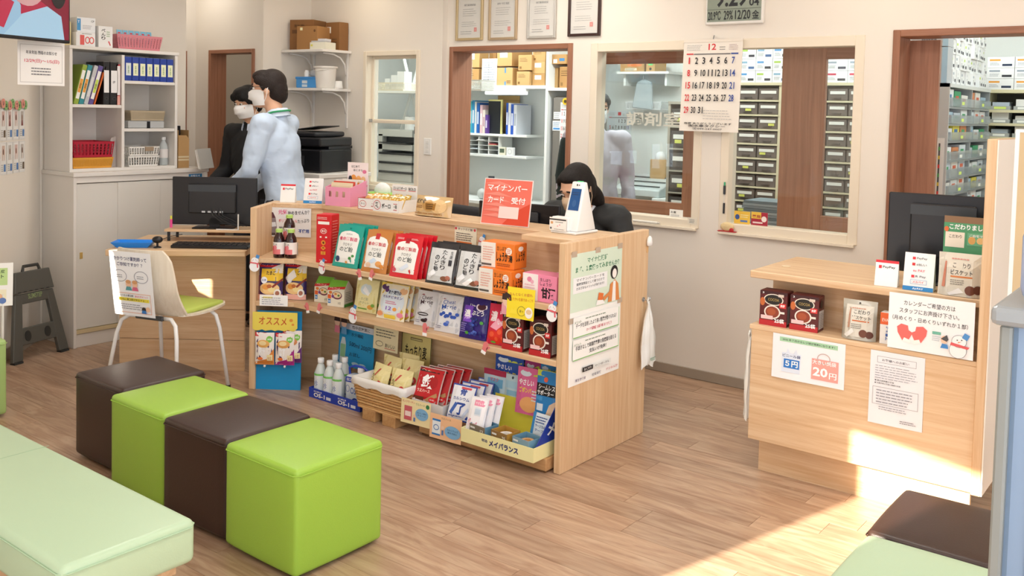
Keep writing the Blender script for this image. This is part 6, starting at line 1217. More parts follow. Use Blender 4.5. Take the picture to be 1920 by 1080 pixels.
t=thing('water_bottle','clear water bottle beside the white baskets','bottle',(-5.80,uy1-th-.035,bz)); B().lathe([(.026,0),(.029,.006),(.029,.12),(.024,.14),(.012,.165),(.012,.175)],mat('#dfe6e6',.1,alpha=.6),16).build('bottle_body',t,smooth=2); B().lathe([(.014,.173),(.014,.192)],mat('#f2f2f0',.4),14).build('cap',t); B().lathe([(.0297,.05),(.0297,.11)],mat('#e6e0dc',.5),16).build('label_band',t)
lattice('plastic_basket','beige mesh basket on the middle right shelf','basket',(-5.745,yr-.005,zC+.052),R(90),.235,.22,.065,'#b9a98e',34,12,.55,1.08)
t=thing('clear_file_case','clear file case with black clasp under the beige basket','case',(-5.745,yr-.01,zC+.0005),R(90)); B().box(-.13,0,0,.13,.23,.050,mat('#d4d6d6',.2,alpha=.7)).build('case_body',t,bev=.006); B().box(.0,-.004,.0,.022,0,.046,BLACK).build('clasp',t)
t=thing('plastic_sheet','curved clear plastic sheet standing beside the red basket','plastic sheet',(-5.78,ym-th/2-.018,bz),R(90)); B().plate([(-.05,0),(.012,0),(.012,.20),(-.02,.19),(-.04,.12)],0,.002,mat('#e6dcd8',.1,alpha=.35)).build('sheet',t)
UT=uz1+.0205
def num8(p): p.rect(.2,.1,.22,.7,'#e2605a').ring(.58,.45,.13,.25,.05,'#e2605a').ring(.80,.45,.13,.25,.05,'#e2605a').dash(.3,.85,.5,.1,1,'#999999',2)
t=carton('medicine_box','white box with red figure eight on top of the shelf unit','box',.125,.10,.088,'#f1f0ee',P(161,84,X=-5.76)*1,R(90),num8); t.location=Vector((-5.76,P(161,84,X=-5.76).y,UT))
y0_=t.location.y
carton('medicine_box','white and blue box stacked on the figure eight box','box',.12,.10,.092,'#f1f2f3',Vector((-5.77,y0_+.008,UT+.0895)),R(90),lambda p:p.rect(0,.1,.2,.8,'#4a9ad0').text('Y',.04,.6,.1,.2,'#ffffff').text('CP',.76,.7,.16,.14,'#6a6a6a').dash(.3,.2,.5,.3,3,'#c0c0c4',2))
carton('medicine_box','cream box at the left end on top of the shelf unit','box',.05,.09,.15,'#e8d49a',Vector((-5.80,y0_-.10,UT)),R(90),lambda p:p.rect(.2,.2,.6,.6,'#efe2b8'))
carton('medicine_box','white box with brush lettering and red chilli beside the pink basket','box',.095,.06,.135,'#f0efec',Vector((-5.75,y0_+.125,UT)),R(90),lambda p:p.text('べんり',.2,.35,.28,.55,'#2a2a2a',.02,vert=True).poly([(.66,.3),(.74,.32),(.86,.12),(.8,.1)],'#d8323a').dash(.55,.5,.3,.3,3,'#a8c09a',3))
pk_=lattice('plastic_basket','pink translucent basket of blister packs on top of the shelf unit','basket',(-5.745,y0_+.355,UT),R(90),.29,.16,.095,'#e8909a',16,5,.8,1.12,alpha=.8)
for k in range(6):
    t=thing('blister_pack',f'{["first","second","third","fourth","fifth","sixth"][k]} blue and white blister pack standing in the pink basket','blister pack',(-5.79+.0,y0_+.25+.042*k,UT+.004),R(90),'blister packs in the pink basket',R(-10)); B().box(-.018,0,0,.018,.004,.125,mat('#e8ecf0',.2)).build('backing',t); B().ell((0,-.006,.05),(.014,.012,.03),mat('#7f9ab8',.15),12,8).build('blister',t,smooth=True); q=Pr(.036,.125); q.rect(0,.74,1,.26,'#7ac0dc').rect(.2,.8,.5,.08,'#d8404a'); q.build(t)
# magazine file on the low cabinet
t=thing('magazine_file','brown cardboard magazine file with black folder at the cabinet\'s right end','file box',(-5.735,P(345,316,X=-5.73).y,ch+.0265),R(90)); CBD=mat('#b58f5e',.7)
B().plate([(-.042,0),(.042,0),(.042,.20),(.02,.225),(-.042,.225)],0,.004,CBD).build('front_wall',t); B().box(-.042,.004,0,-.038,.2,.26,CBD).build('side_wall',t); B().box(.038,.004,0,.042,.2,.26,CBD).build('side_wall',t); B().box(-.038,.196,0,.038,.2,.26,CBD).build('back_wall',t); B().box(-.038,.004,0,.038,.196,.003,CBD).build('file_floor',t)
for z in (.05,.07): B().box(-.0425,-.001,z,.0425,0,z+.012,mat('#d8c7a4',.7)).build('label_band',t)
t=thing('black_folder','black folder standing in the brown magazine file','folder',(-5.80,P(345,316,X=-5.73).y,ch+.031),R(90)); B().box(-.018,0,0,.018,.12,.285,BLACK).build('folder_cover',t,bev=.004); B().box(-.014,.004,.28,.014,.116,.287,mat('#e8e8e8',.6)).build('paper_edge',t)

# ---------------------------------------------------------------- alcove: shelves, copier
SHY=4.60
for z,l in ((P(613,91,Y=4.62).z,'upper'),(P(617,165,Y=4.62).z,'lower')):
    sh=thing('wall_shelf',f'white bracketed wall shelf in the alcove, {l} one','shelf',(-5.62,4.76,z-.02)); B().box(-.245,-.145,0,.235,.145,.02,WHITE).build('shelf_board',sh,bev=.002)
    for x in (-.20,.19): B().tube([(x,-.10,-.006),(x,.0,-.012),(x,.07,-.035),(x,.115,-.085),(x,.134,-.17)],.007,WHITE,6).build('bracket',sh,smooth=True)
    for x in (-.20,.19): B().box(x-.01,.137,-.28,x+.01,.147,0,WHITE).build('bracket_rail',sh)
    if l=='upper': ZU=z+.0005
    else: ZL=z+.0005
KR=mat('#a87d4e',.75); 
def kraft(label,X,Y,Z,w,d,h,rz=0,col='#b08654',draw=None,group='cardboard boxes',name='cardboard_box'):
    t=thing(name,label,'box',(X,Y,Z),rz,group); B().box(-w/2,0,0,w/2,d,h,mat(col,.75,var=.06)).build('carton_body',t,bev=.002); B().box(-w/2+.002,d*.46,h,w/2-.002,d*.54,h+.001,mat('#c9ad7c',.4)).build('packing_tape',t)
    q=Pr(w,h); (draw or (lambda p:p.rect(.1,.62,.3,.22,'#efece4').dash(.5,.15,.4,.3,3,'#6a4c2c',3)))(q); q.build(t)
kraft('large brown cardboard box at the left on the upper alcove shelf',-5.73,4.70,ZU,.21,.19,.235,R(18),'#8d6238',lambda p:p.rect(.1,.55,.5,.12,'#6a4524').rect(.55,.1,.2,.2,'#e8d88a').text('割れ物',.2,.75,.4,.1,'#5a3a1c'))
kraft('brown cardboard box with yellow sticker on the upper alcove shelf',-5.585,4.635,ZU,.19,.16,.175,R(14),'#a87a48',lambda p:p.rect(.16,.82,.12,.12,'#f0ecc0').oval(.86,.80,.05,.06,'#6a4524'))
kraft('brown cardboard box tucked behind on the upper alcove shelf',-5.50,4.81,ZU,.16,.09,.215,0,'#8d6238')
t=carton('white_box','flat white box with papers on the upper alcove shelf','box',.15,.12,.05,'#ecead8',Vector((-5.46,4.63,ZU)),R(8),lambda p:p.rect(.06,.4,.14,.3,'#e8e06a'))
t=thing('paper_bundle','grey bundle of papers lying on the flat white box','papers',(-5.465,4.65,ZU+.0515),R(14)); B().box(-.07,0,0,.05,.08,.012,mat('#b8b8bc',.5)).build('lower_sheets',t); B().box(-.05,.02,.012,.045,.09,.028,mat('#d8d8dc',.5)).build('upper_sheets',t)
t=thing('blue_container','blue plastic case on the lower alcove shelf','case',(-5.60,4.645,ZL),R(12)); B().box(-.10,0,0,.10,.12,.075,mat('#4a9ade',.3)).build('case_body',t,bev=.006); B().box(-.104,-.004,.066,.104,.124,.085,mat('#3f8fd6',.3)).build('case_lid',t,bev=.004); q=Pr(.2,.075); q.rect(.3,.45,.25,.3,'#dfe9f0').rect(.3,.1,.25,.25,'#cfe0ea'); q.build(t,lambda u,v,o:((u-.5)*.2,-o-.0005,v*.075))
t=thing('plastic_pouch','clear plastic bag with white bottle on the blue case','bag',(-5.60,4.67,ZL+.0855),R(12)); B().ell((.03,.05,.03),(.06,.045,.035),mat('#d4d8dc',.2,alpha=.55),14,8).build('bag_film',t,smooth=True); B().lathe([(.018,0),(.02,.03),(.012,.05)],mat('#f4f4f2',.3),14).build('bottle',t,loc=(-.02,.0,0),smooth=2)
t=thing('white_bucket','white plastic bucket with flared rim on the lower alcove shelf','bucket',(-5.468,4.72,ZL)); B().lathe([(.066,0),(.072,.006),(.083,.125),(.083,.15),(.094,.152),(.094,.165),(.080,.165),(.079,.15),(.068,.012),(.0,.01)],mat('#efeae2',.35),24,sy=.95).build('bucket_body',t,smooth=2); B().tube([(-.09,0,.15),(-.06,-.07,.135),(0,-.095,.13),(.06,-.07,.135),(.09,0,.15)],.003,mat('#e8e4dc',.4)).build('bucket_handle',t)
t=thing('small_tub','small white plastic tub beside the bucket','tub',(-5.415,4.80,ZL)); B().lathe([(.034,0),(.036,.004),(.030,.055),(.026,.058)],mat('#f0efec',.35),18).build('tub_body',t,smooth=2); B().lathe([(.037,.0),(.037,.012)],mat('#e6e4e0',.35),18).build('rim',t)
cpz=P(580,323,Y=4.45).z
ct=thing('printer_stand','white cabinet under the copier in the alcove','cabinet',(-5.46,4.60,0)); B().box(-.36,-.24,.02,.36,.24,cpz-.03,WL).build('cabinet_body',ct,bev=.003); B().box(-.37,-.25,cpz-.03,.37,.25,cpz,WL).build('cabinet_top',ct,bev=.003); B().box(-.33,-.22,0,.33,.22,.02,DARK).build('plinth',ct)
cp=thing('copier','black multifunction copier on a white cabinet in the alcove','copier',(-5.46,4.58,cpz+.0005),R(12)); 
B().box(-.24,-.19,0,.24,.19,.17,BLACK).build('lower_body',cp,bev=.012,seg=2); B().box(-.24,-.20,.19,.24,.19,.255,mat('#1f1f23',.3)).build('scanner_body',cp,bev=.012,seg=2); B().box(-.22,-.10,.17,.24,.19,.19,BLACK).build('neck',cp)
B().box(-.22,-.18,.257,.18,.18,.295,mat('#26262a',.35)).build('document_feeder',cp,bev=.014,seg=2); B().box(-.02,-.14,.305,.22,.12,.313,mat('#1c1c20',.3)).build('feeder_tray',cp,bev=.004,rot=(0,R(-8),0)); B().box(-.20,-.215,.175,-.02,-.19,.235,mat('#17171a',.15)).build('control_panel',cp,bev=.004)
for x,c in ((-.16,'#e07a3c'),(-.13,'#3cc0d0'),(-.10,'#e0b03c'),(-.07,'#d84a3c')): B().box(x-.008,-.2165,.195,x+.008,-.215,.203,mat(c,.4,emit=.3)).build('button',cp)
B().box(.03,-.1915,.05,.09,-.19,.12,mat('#36363b',.4)).build('tray_handle',cp)
sw=thing('light_switch','white wall light switch plate beside the doorway','switch',(-4.575,4.91,P(812,291,Y=4.91).z)); B().box(-.036,-.008,0,.036,0,.12,mat('#f3f1ec',.35)).build('switch_plate',sw,bev=.003)
for k in range(3): B().box(-.015,-.012,.018+.03*k,.015,-.008,.042+.03*k,mat('#ebe9e4',.35)).build('rocker',sw,bev=.001)
t=thing('closet_rail','chrome hanging rail inside the far left doorway','rail',(-6.2,4.95,1.86)); B().cyl((-.45,0,0),(.30,0,0),.0125,STEEL,12).build('rail',t); B().box(-.46,-.02,-.02,-.45,.02,.02,STEEL).build('rail_end',t); B().box(.21,-.02,-.02,.22,.02,.02,STEEL).build('rail_end',t)
t=thing('tissue_box','green tissue box with a white tissue on the staff side of the counter','tissue box',(-3.93,3.86,.7255),R(8)); B().box(-.12,-.06,0,.12,.06,.27,mat('#eceae6',.5)).build('box_stack',t); B().box(-.118,-.058,.27,.118,.058,.325,mat('#8cd23c',.4)).build('tissue_carton',t,bev=.003); B().ell((-.02,0,.335),(.06,.03,.05),mat('#f4f6f4',.6,alpha=.9),12,8).build('tissue',t,smooth=True)
t=thing('document_rack','white letter rack of papers on the staff side of the counter','rack',(-3.63,3.86,.7255),R(4)); 
for k in range(4): B().box(-.13,-.09,.07*k,.13,.09,.07*k+.006,WHITE).build('tray',t)
for x in (-.13,.124): B().box(x,-.09,.006,x+.006,.09,.30,WHITE).build('side',t)
for k in range(3): B().box(-.11,-.08,.07*k+.0065,.11,.08,.07*k+.03,mat(['#f0efe8','#d8e0e6','#eadfc8'][k],.6)).build('papers',t)
def office_chair(label,x,y,rz,h=1.02):
    t=thing('office_chair',label,'chair',(x,y,0),rz); m=mat('#202024',.7,bump=.1,bscale=300)
    B().box(-.23,-.22,.43,.23,.23,.50,m).build('seat',t,bev=.03,seg=3,smooth=True); B().box(-.22,.20,.60,.22,.26,h,m).build('backrest',t,bev=.03,seg=3,smooth=True); B().box(-.03,.22,.45,.03,.25,.66,BLACK).build('back_post',t); B().cyl((0,0,.10),(0,0,.43),.025,STEEL,12).build('column',t)
    for k in range(5):
        a=k*2*math.pi/5; l=B().cyl((0,0,.10),(.26*math.cos(a),.26*math.sin(a),.06),.018,BLACK,8).build('leg',t); B().ell((.26*math.cos(a),.26*math.sin(a),.03),(.022,.022,.03),BLACK,10,6).build('caster',t)
office_chair('black office chair behind the snack boxes on the counter',-3.42,4.28,R(170),1.0)
mo2=monitor('black monitor on the staff side behind the red sign',Vector((-2.90,3.80,.7255)),R(12),.46,.28,.07,False)

# ---------------------------------------------------------------- back wall: certificates, clock, calendar
def frame(label,xl,xr,yb,col,inner,seed):
    p,w_,_=fitY(xl,0,xr,yb,YB); h_=w_*1.36; t=thing('framed_certificate',label,'frame',(p.x,YB-.0005,p.z)); fw=w_*.07; m=mat(col,.3,metal=.35 if col!='#3a211a' else 0)
    B().box(-w_/2,-.018,0,-w_/2+fw,0,h_,m).box(w_/2-fw,-.018,0,w_/2,0,h_,m).box(-w_/2+fw,-.018,0,w_/2-fw,0,fw,m).box(-w_/2+fw,-.018,h_-fw,w_/2-fw,0,h_,m).build('frame',t,bev=.002)
    B().box(-w_/2+fw,-.006,fw,w_/2-fw,-.002,h_-fw,mat('#e2dfd8',.6)).build('certificate',t); q=Pr(w_-2*fw,h_-2*fw); inner(q); q.build(t,lambda u,v,o:((u-.5)*(w_-2*fw),-.006-o,fw+v*(h_-2*fw)))
    B().box(-w_/2+fw,-.010,fw,w_/2-fw,-.009,h_-fw,glass('#ffffff',.02)).build('pane',t)
def cert(s_): return lambda p:(p.text('保険薬局指定証' if s_%2 else '許可証',.25,.74,.5,.05,'#8a8a8a'),p.dash(.2,.5,.6,.2,4,'#a8a6a2',s_,.2),p.dash(.16,.26,.68,.14,3,'#b0aeaa',s_+3,.2),p.rect(.70,.14,.12,.10,'#e8a8a0'),p.frame(.72,.155,.08,.07,.01,'#d8807a'),p.dash(.12,.08,.5,.10,2,'#9a9a9a',s_+5,.2))
frame('framed certificate in champagne frame, leftmost above the doorway',856,906,76,'#c9b48a',cert(1),1); frame('framed certificate in champagne frame, second from the left',917,970,75,'#bfa888',cert(2),2); frame('framed certificate in silver frame, third from the left',989,1043,72,'#c4c0b8',cert(3),3); frame('framed certificate in dark brown frame above the doorway\'s right side',1066,1126,68,'#3a211a',cert(4),4)
a=P(1326,48,Y=YB); c=P(1434,48,Y=YB); cl_=thing('digital_clock','white digital wall clock showing 9:29 above the calendar','clock',((a.x+c.x)/2,YB-.0005,a.z)); cw_=c.x-a.x; chh=.25
B().box(-cw_/2,-.028,0,cw_/2,0,chh,mat('#ece9e2',.35)).build('clock_case',cl_,bev=.006,seg=2); B().box(-cw_/2+.012,-.0295,.016,cw_/2-.012,-.028,chh-.015,mat('#8f9a8a',.25)).build('display',cl_)
q=Pr(cw_-.024,chh-.031); q.text('9:29',.16,.37,.58,.46,'#22262a',.03).text('04',.78,.37,.18,.20,'#22262a',.02).rect(.0,.31,1,.010,'#3a4038').text('20.9℃',.02,.04,.24,.24,'#22262a',.015).text('29%',.32,.04,.17,.24,'#22262a',.015).text('12/20',.53,.04,.28,.24,'#22262a',.015).text('金',.84,.04,.13,.22,'#22262a',.01); q.build(cl_,lambda u,v,o:((u-.5)*(cw_-.024),-.0295-o,.016+v*(chh-.031)),'printed_digits')
a=P(1283,79,Y=YB-.02); c=P(1397,75,Y=YB-.02); bl=P(1279,245,Y=YB-.02); W_=c.x-a.x-.012; H_=a.z-bl.z
def cal(p,month='12',first=0,last=31,red0='#d8303a'):
    p.text(month,.43,.905,.13,.07,'#d8303a',.02).dash(.06,.90,.26,.07,4,'#b0b0b0',2,.3).dash(.62,.90,.12,.05,2,'#8a8a8a',3,.3).dash(.78,.90,.16,.07,4,'#b8a0a0',4,.3).rect(.06,.855,.12,.014,'#d8303a').rect(.19,.855,.62,.010,'#55555a').rect(.82,.855,.12,.014,'#2a4a9c')
    d=1
    for r_ in range(6):
        for c_ in range(7):
            if r_==0 and c_<first: continue
            if d>last: break
            p.text(str(d),.07+.125*c_+(.033 if d==1 else .02 if d<10 else .006),.75-.138*r_,.022 if d==1 else .05 if d<10 else .082,.075,red0 if c_==0 else '#2a4a9c' if c_==6 else '#26262a',.02); d+=1
    p.dash(.42,.13,.5,.12,4,'#c4c0bc',7,.25)
def calf(p): cal(p); p.text('毎度 ありがとうございます',.1,.075,.8,.025,'#3a3a3a',.02).text('㈲水車タクシー',.18,.045,.62,.03,'#26262a',.02).text('☎099-247-0007',.25,.015,.5,.024,'#26262a',.015)
wc=sheet('wall_calendar','large December wall calendar hanging between the two windows','calendar',W_,H_,((a.x+c.x)/2-.005,YB-.045,bl.z),0,R(-2.5),'#f3ece0',draw=calf,curl=.01,th=.004)
B().box(-W_/2,-.003,H_-.004,W_/2,.007,H_+.012,mat('#efe6d8',.4)).build('top_binding',wc); B().cyl((0,.003,H_+.012),(0,.01,H_+.035),.004,STEEL,8).build('hanger',wc)
# stickers and bits on the window sills
def stk(label,box,Y,draw,col='#f2f0ea',name='sticker'):
    p,w_,h_=fitY(*box,Y); sheet(name,label,'sticker',w_,h_,(p.x,Y,p.z),0,0,col,draw=draw,th=.001)
YS=YB+.0475
stk('yellow sticker on the lower left of the right window',(1376,396,1406,421),YS,lambda p:p.rect(0,0,1,1,'#ecc24a').oval(.2,.55,.14,.2,'#3a5a9c').dash(.4,.5,.5,.3,2,'#f6e6b0',2).rect(.4,.2,.44,.14,'#5a7ab8'))
stk('red sticker on the lower left of the right window',(1408,398,1439,423),YS,lambda p:p.rect(0,0,1,1,'#a8283c').rect(0,.5,.6,.5,'#ecc24a').text('薬局',.06,.55,.5,.24,'#a8283c',.02).oval(.78,.5,.16,.22,'#f2e6e0').rect(.1,.15,.6,.12,'#e8d0cc'))
stk('small white card on the left window\'s lower edge',(1255,393,1280,408),YS,lambda p:p.text('お薬',.1,.5,.4,.3,'#333333').dash(.1,.1,.8,.3,2,'#999999',3))
stk('small white card at the left window\'s lower right corner',(1289,408,1306,421),YB-.0095,lambda p:p.dash(.2,.2,.7,.6,3,'#999999',3),'#efe6d4')
SZ=W1[2]+.0045
t=thing('cloth_pouch','cream crumpled cloth pouch on a red mat on the window sill','pouch',(-2.268,YB-.020,SZ)); B().box(-.055,-.012,0,.055,.010,.004,mat('#c02a30',.6)).build('mat',t); B().ell((-.0,0,.028),(.042,.012,.026),mat('#e8cf9c',.7,bump=1,bscale=60),16,10).build('pouch_body',t,smooth=True); B().ell((.03,-.008,.012),(.014,.006,.012),mat('#c02a30',.6),10,6).build('red_trim',t)
p=P(1352,345,Y=YB-.012); t=thing('hanging_pen','black and white pens hanging on a string left of the right window','pen',(P(1355,420,Y=YB-.02).x,YB-.012,P(1355,400,Y=YB-.012).z)); B().cyl((0,0,0),(0,0,.06),.006,mat('#1c1c1e',.3),8).build('pen_body',t); B().cyl((0,0,.06),(0,0,.11),.0015,mat('#f0f0f0',.4),6).build('string',t); B().cyl((0,0,.11),(0,0,.16),.007,mat('#26262a',.3),8).build('pen_clip',t); B().cyl((0,0,.16),(0,0,.18),.005,mat('#38b07a',.4),8).build('pen_cap',t)
t=thing('white_rod','white plastic rod lying on the left window sill','rod',(-2.80,YB-.0205,SZ+.008)); B().cyl((-.085,0,0),(.085,0,0),.008,mat('#f2ede2',.4),10).build('rod',t); B().cyl((.085,0,0),(.10,0,0),.005,mat('#d8d4cc',.4),10).build('rod_tip',t)
t=thing('black_pen','black marker lying at the left end of the window sill','pen',(-2.98,YB-.0205,SZ+.007)); B().cyl((-.05,0,0),(.04,0,0),.007,BLACK,10).build('pen_body',t); B().cyl((.04,0,0),(.055,0,0),.005,DARK,10).build('pen_cap',t)

# ---------------------------------------------------------------- dispensing room behind the wall
RW=mat('#f0f4f2',.45,name='white_board')
YU=6.55
def xz(px,py,Y=YU): p=P(px,py,Y=Y); return p.x,p.z
# built-in shelf unit seen through the left doorway
xa=xz(868,200)[0]; xb=xz(1024,200)[0]; xc=xz(1066,200)[0]-.1
zs=xz(950,160)[1]; zb=xz(930,252)[1]; zt=xz(930,292)[1]; zd=xz(930,378)[1]
su=thing('built_in_shelving','white built-in shelving with boxes and binders beyond the left doorway','shelving',((xa+xc)/2,YU+.2,0))
def sb(*a): return B().box(*a,RW)
wb(sb(xa-.9,YU,zs-.03,xb-.012,YU+.42,zs),'shelf',su,bev=.002); wb(sb(xb-.012,YU,0,xb+.014,YU+.45,2.5),'divider',su,bev=.002); wb(sb(xb+.014,YU,zs-.045,xc+.1,YU+.42,zs-.02),'shelf',su,bev=.002)
xm=xz(972,250)[0]; xw=xz(1010,250)[0]
wb(sb(xa-.3,YU+.12,zb-.022,xm,YU+.42,zb),'shelf',su,bev=.002); wb(sb(xa-.3,YU+.12,zt-.022,xm,YU+.42,zt),'shelf',su,bev=.002); wb(sb(xa-.3,YU-.05,zd-.03,xb-.012,YU+.42,zd),'desk_top',su,bev=.002); wb(sb(xa-.9,YU+.42,0,xc+.1,YU+.45,2.5),'back_board',su)
wb(sb(xw-.01,YU+.30,zd,xw+.006,YU+.42,zs-.03),'upright',su)
lt=thing('tube_light','white fluorescent tube light under the upper shelf beyond the doorway','light',((xz(908,168)[0]+xz(986,172)[0])/2,YU+.02,zs-.032)); wl_=xz(986,172)[0]-xz(908,168)[0]
B().box(-wl_/2,-.025,-.022,wl_/2,.025,0,RW).build('lamp_base',lt,bev=.004); B().box(-wl_/2+.005,-.02,-.05,wl_/2-.005,.02,-.022,mat('#f4fffb',.4,emit=9)).build('diffuser',lt,bev=.006)
KB=['#c39a63','#b88e58','#caa36c','#b08450']
def kbox(label,xl,yt,xr,yb,Y,d,k,draw=None,zf=None,grp='cardboard boxes on the dispensary shelf'):
    p,w_,h_=fitY(xl,yt,xr,yb,Y); kraft(label,p.x,Y,zf if zf is not None else p.z,w_*.97,d,h_,0,KB[k%4],draw,grp)
dlab=lambda p:p.rect(.2,.5,.5,.36,'#eef0ee').dash(.25,.55,.4,.24,3,'#9a9a9a',2)
dtxt=lambda p:p.dash(.12,.55,.6,.3,3,'#6a4a28',4,.3).rect(.1,.1,.16,.16,'#8a6434')
dblue=lambda p:p.rect(.5,.7,.1,.3,'#5a8ab0').rect(.5,0,.1,.22,'#5a8ab0').dash(.65,.1,.3,.2,2,'#6a4a28',3)
p=zs+.0005
kbox('kraft box with white label at the left end of the upper dispensary shelf',868,96,899,127,YU+.03,.3,0,dlab); 
kbox('tall kraft box under the white labelled box at the left end',866,127,898,158,YU+.03,.3,1,dtxt,p)
kbox('kraft box with blue straps, third on the upper dispensary shelf',930,125,961,158,YU+.02,.3,2,dblue,p); kbox('kraft box with white label stacked on the blue strapped box',931,92,960,124,YU+.02,.3,0,dlab)
kbox('dark kraft box set back between the stacks on the dispensary shelf',905,92,930,120,YU+.22,.18,3,dtxt)
kbox('kraft box standing forward in the middle of the dispensary shelf',968,132,993,158,YU+.0,.28,2,dtxt,p); kbox('kraft box stacked on the forward middle box',971,103,997,132,YU+.0,.28,0,dtxt)
kbox('kraft box at the bottom of the right-hand stack',997,138,1022,160,YU+.03,.3,1,dlab,p); kbox('kraft box in the middle of the right-hand stack',997,115,1022,138,YU+.03,.3,2,dlab); kbox('kraft box at the top of the right-hand stack',998,91,1023,115,YU+.03,.3,0,dtxt)
kbox('flat kraft box above the fridge niche',1029,102,1062,120,YU+.05,.3,1,lambda p:p.rect(.25,.1,.22,.4,'#eef0ee').rect(.6,.3,.3,.3,'#3a7ab0')); kbox('kraft box left in the niche above the fridge',1028,122,1046,160,YU+.1,.3,2,dtxt,zs-.0195); kbox('kraft box right in the niche above the fridge',1048,120,1075,160,YU+.06,.3,3,dtxt,zs-.0195)
q_=fitY(901,108,929,158,YU+.0); sheet('printed_leaflet','white printed form leaning between the boxes on the dispensary shelf','leaflet',q_[1],q_[2],(q_[0].x,YU+.012,p),0,R(-1),'#eef2f4',draw=lambda p:p.dash(.12,.1,.76,.8,9,'#8a92a0',3,.3),th=.004)
# binders
i=0
for xl,xr,yt,c,lc in ((880,884,190,'#4ac0d0','#e8f4f4'),(884,889,188,'#3a9ad0','#e8f0f8'),(889,893,190,'#e8eef0','#d0d8dc'),(893,898,192,'#2a6ac0','#dfe8f4'),(899,904,196,'#e8c8d0','#ffffff'),(904,909,205,'#f0e6dc','#c8a0b0'),(909,914,214,'#6a4a9a','#d8d0e8'),(948,952,190,'#2a5ac0','#f0f2f8'),(952,957,190,'#f2f2f4','#c8d0dc'),(957,962,192,'#2a5ac0','#e8ecf8'),(962,968,193,'#dfe4ee','#a8b0bc')):
    f3=fitY(xl,yt,xr,249,YU+.13); i+=1
    t=thing('binder',f'{["teal","sky blue","pale grey","blue","pink","cream","violet","dark blue","white","royal blue","lilac grey"][i-1]} file on the binder shelf beyond the doorway','binder',(f3[0].x,YU+.13,zb+.0005),0,'files on the dispensary binder shelf'); B().box(-f3[1]*.46,0,0,f3[1]*.46,.22,f3[2],mat(c,.4)).build('binder_cover',t,bev=.001); q=Pr(f3[1]*.9,f3[2]); q.rect(.2,.3,.6,.4,lc); q.build(t,name='spine_label')
f3=fitY(915,188,938,249,YU+.16); t=thing('clipboard','black clipboard with yellow frame standing on the binder shelf','clipboard',(f3[0].x,YU+.16,zb+.0005)); B().box(-f3[1]*.5,0,0,f3[1]*.5,.01,f3[2],mat('#20242a',.4)).build('board',t); B().box(-f3[1]*.5,-.002,f3[2],f3[1]*.62,.012,f3[2]+.015,mat('#e0d890',.5)).box(f3[1]*.5,-.002,0,f3[1]*.62,.012,f3[2],mat('#e0d890',.5)).build('frame_edge',t)
f3=fitY(932,178,972,249,YU+.36); t=thing('paper_envelope','large brown envelope standing behind the binders','envelope',(f3[0].x,YU+.36,zb+.0005)); B().box(-f3[1]/2,0,0,f3[1]/2,.01,f3[2],mat('#c8a468',.7)).build('envelope',t); B().box(-f3[1]/2,-.001,f3[2]*.86,f3[1]/2,0,f3[2]*.88,mat('#b08c50',.7)).build('flap_fold',t)
f3=fitY(878,256,934,290,YU+.13); t=thing('letter_rack','white pigeonhole letter rack on the lower dispensary shelf','rack',(f3[0].x,YU+.13,zt+.0005)); W_,H_=f3[1],f3[2]
for k in range(4): B().box(-W_/2+W_/3*k-.003 if k else -W_/2,0,0,-W_/2+W_/3*k+.003,.2,H_,RW).build('divider',t)
for k in range(5): B().box(-W_/2,.0,H_*k/4.2,W_/2,.2,H_*k/4.2+.003,RW).build('tray',t)
for k,(c,x,z) in enumerate((('#f4f6f4',-.1,.75),('#e8e0c0',.3,.5),('#d0dce4',-.3,.26),('#c8404a',.30,.54))): B().box(W_*x-.04,-.01,H_*z,W_*x+.04,.15,H_*z+.008,mat(c,.6)).build('papers',t)
for nm,xl,xr,c in (('cream desk thermometer',935,947,'#e8e4d0'),('white kitchen timer',949,962,'#f2f4f4')):
    f3=fitY(xl,277,xr,292,YU+.14); t=thing('timer',nm+' on the lower dispensary shelf','timer',(f3[0].x,YU+.14,zt+.0005)); B().box(-f3[1]/2,0,0,f3[1]/2,.03,f3[2],mat(c,.4)).build('case',t,bev=.003); q=Pr(f3[1],f3[2]); (q.rect(.15,.3,.7,.5,'#5a6a58') if 'thermo' in nm else q.ring(.5,.5,.3,.34,.05,'#c4cac8')); q.build(t)
f3=fitY(909,331,924,377,YU+.0); t=thing('water_bottle','blue to purple water bottle on the dispensary desk','bottle',(f3[0].x,YU+.03,zd+.0005)); r_=f3[1]/2; h_=f3[2]
B().lathe([(r_*.95,0),(r_,.006),(r_,h_*.38)],mat('#9a8fd0',.25),16).build('lower_body',t,smooth=2); B().lathe([(r_,h_*.38),(r_,h_*.70),(r_*.6,h_*.84)],mat('#7fa6dc',.25),16).build('upper_body',t,smooth=2); B().lathe([(r_*.62,h_*.84),(r_*.62,h_)],mat('#3a4048',.4),16).build('cap',t)
t=thing('paper_stack','stack of white papers on the dispensary desk','papers',(xz(945,378)[0],YU+.12,zd+.0005)); B().box(-.11,-.08,0,.11,.10,.05,mat('#f0f2f0',.6)).build('lower_sheets',t); B().box(-.10,-.07,.05,.10,.09,.08,mat('#e4ecec',.6)).build('upper_sheets',t)
t=thing('black_bag','black handled cable bag at the left of the dispensary desk','bag',(xz(893,378)[0],YU+.08,zd+.0005)); B().ell((0,0,.05),(.05,.04,.05),mat('#d8dcd8',.4),12,8).build('bag_body',t,smooth=True); B().tube([(.04,-.02,.02),(.05,-.02,.10),(.07,-.02,.12),(.085,-.02,.09),(.08,-.02,.02)],.006,BLACK).build('handle',t)
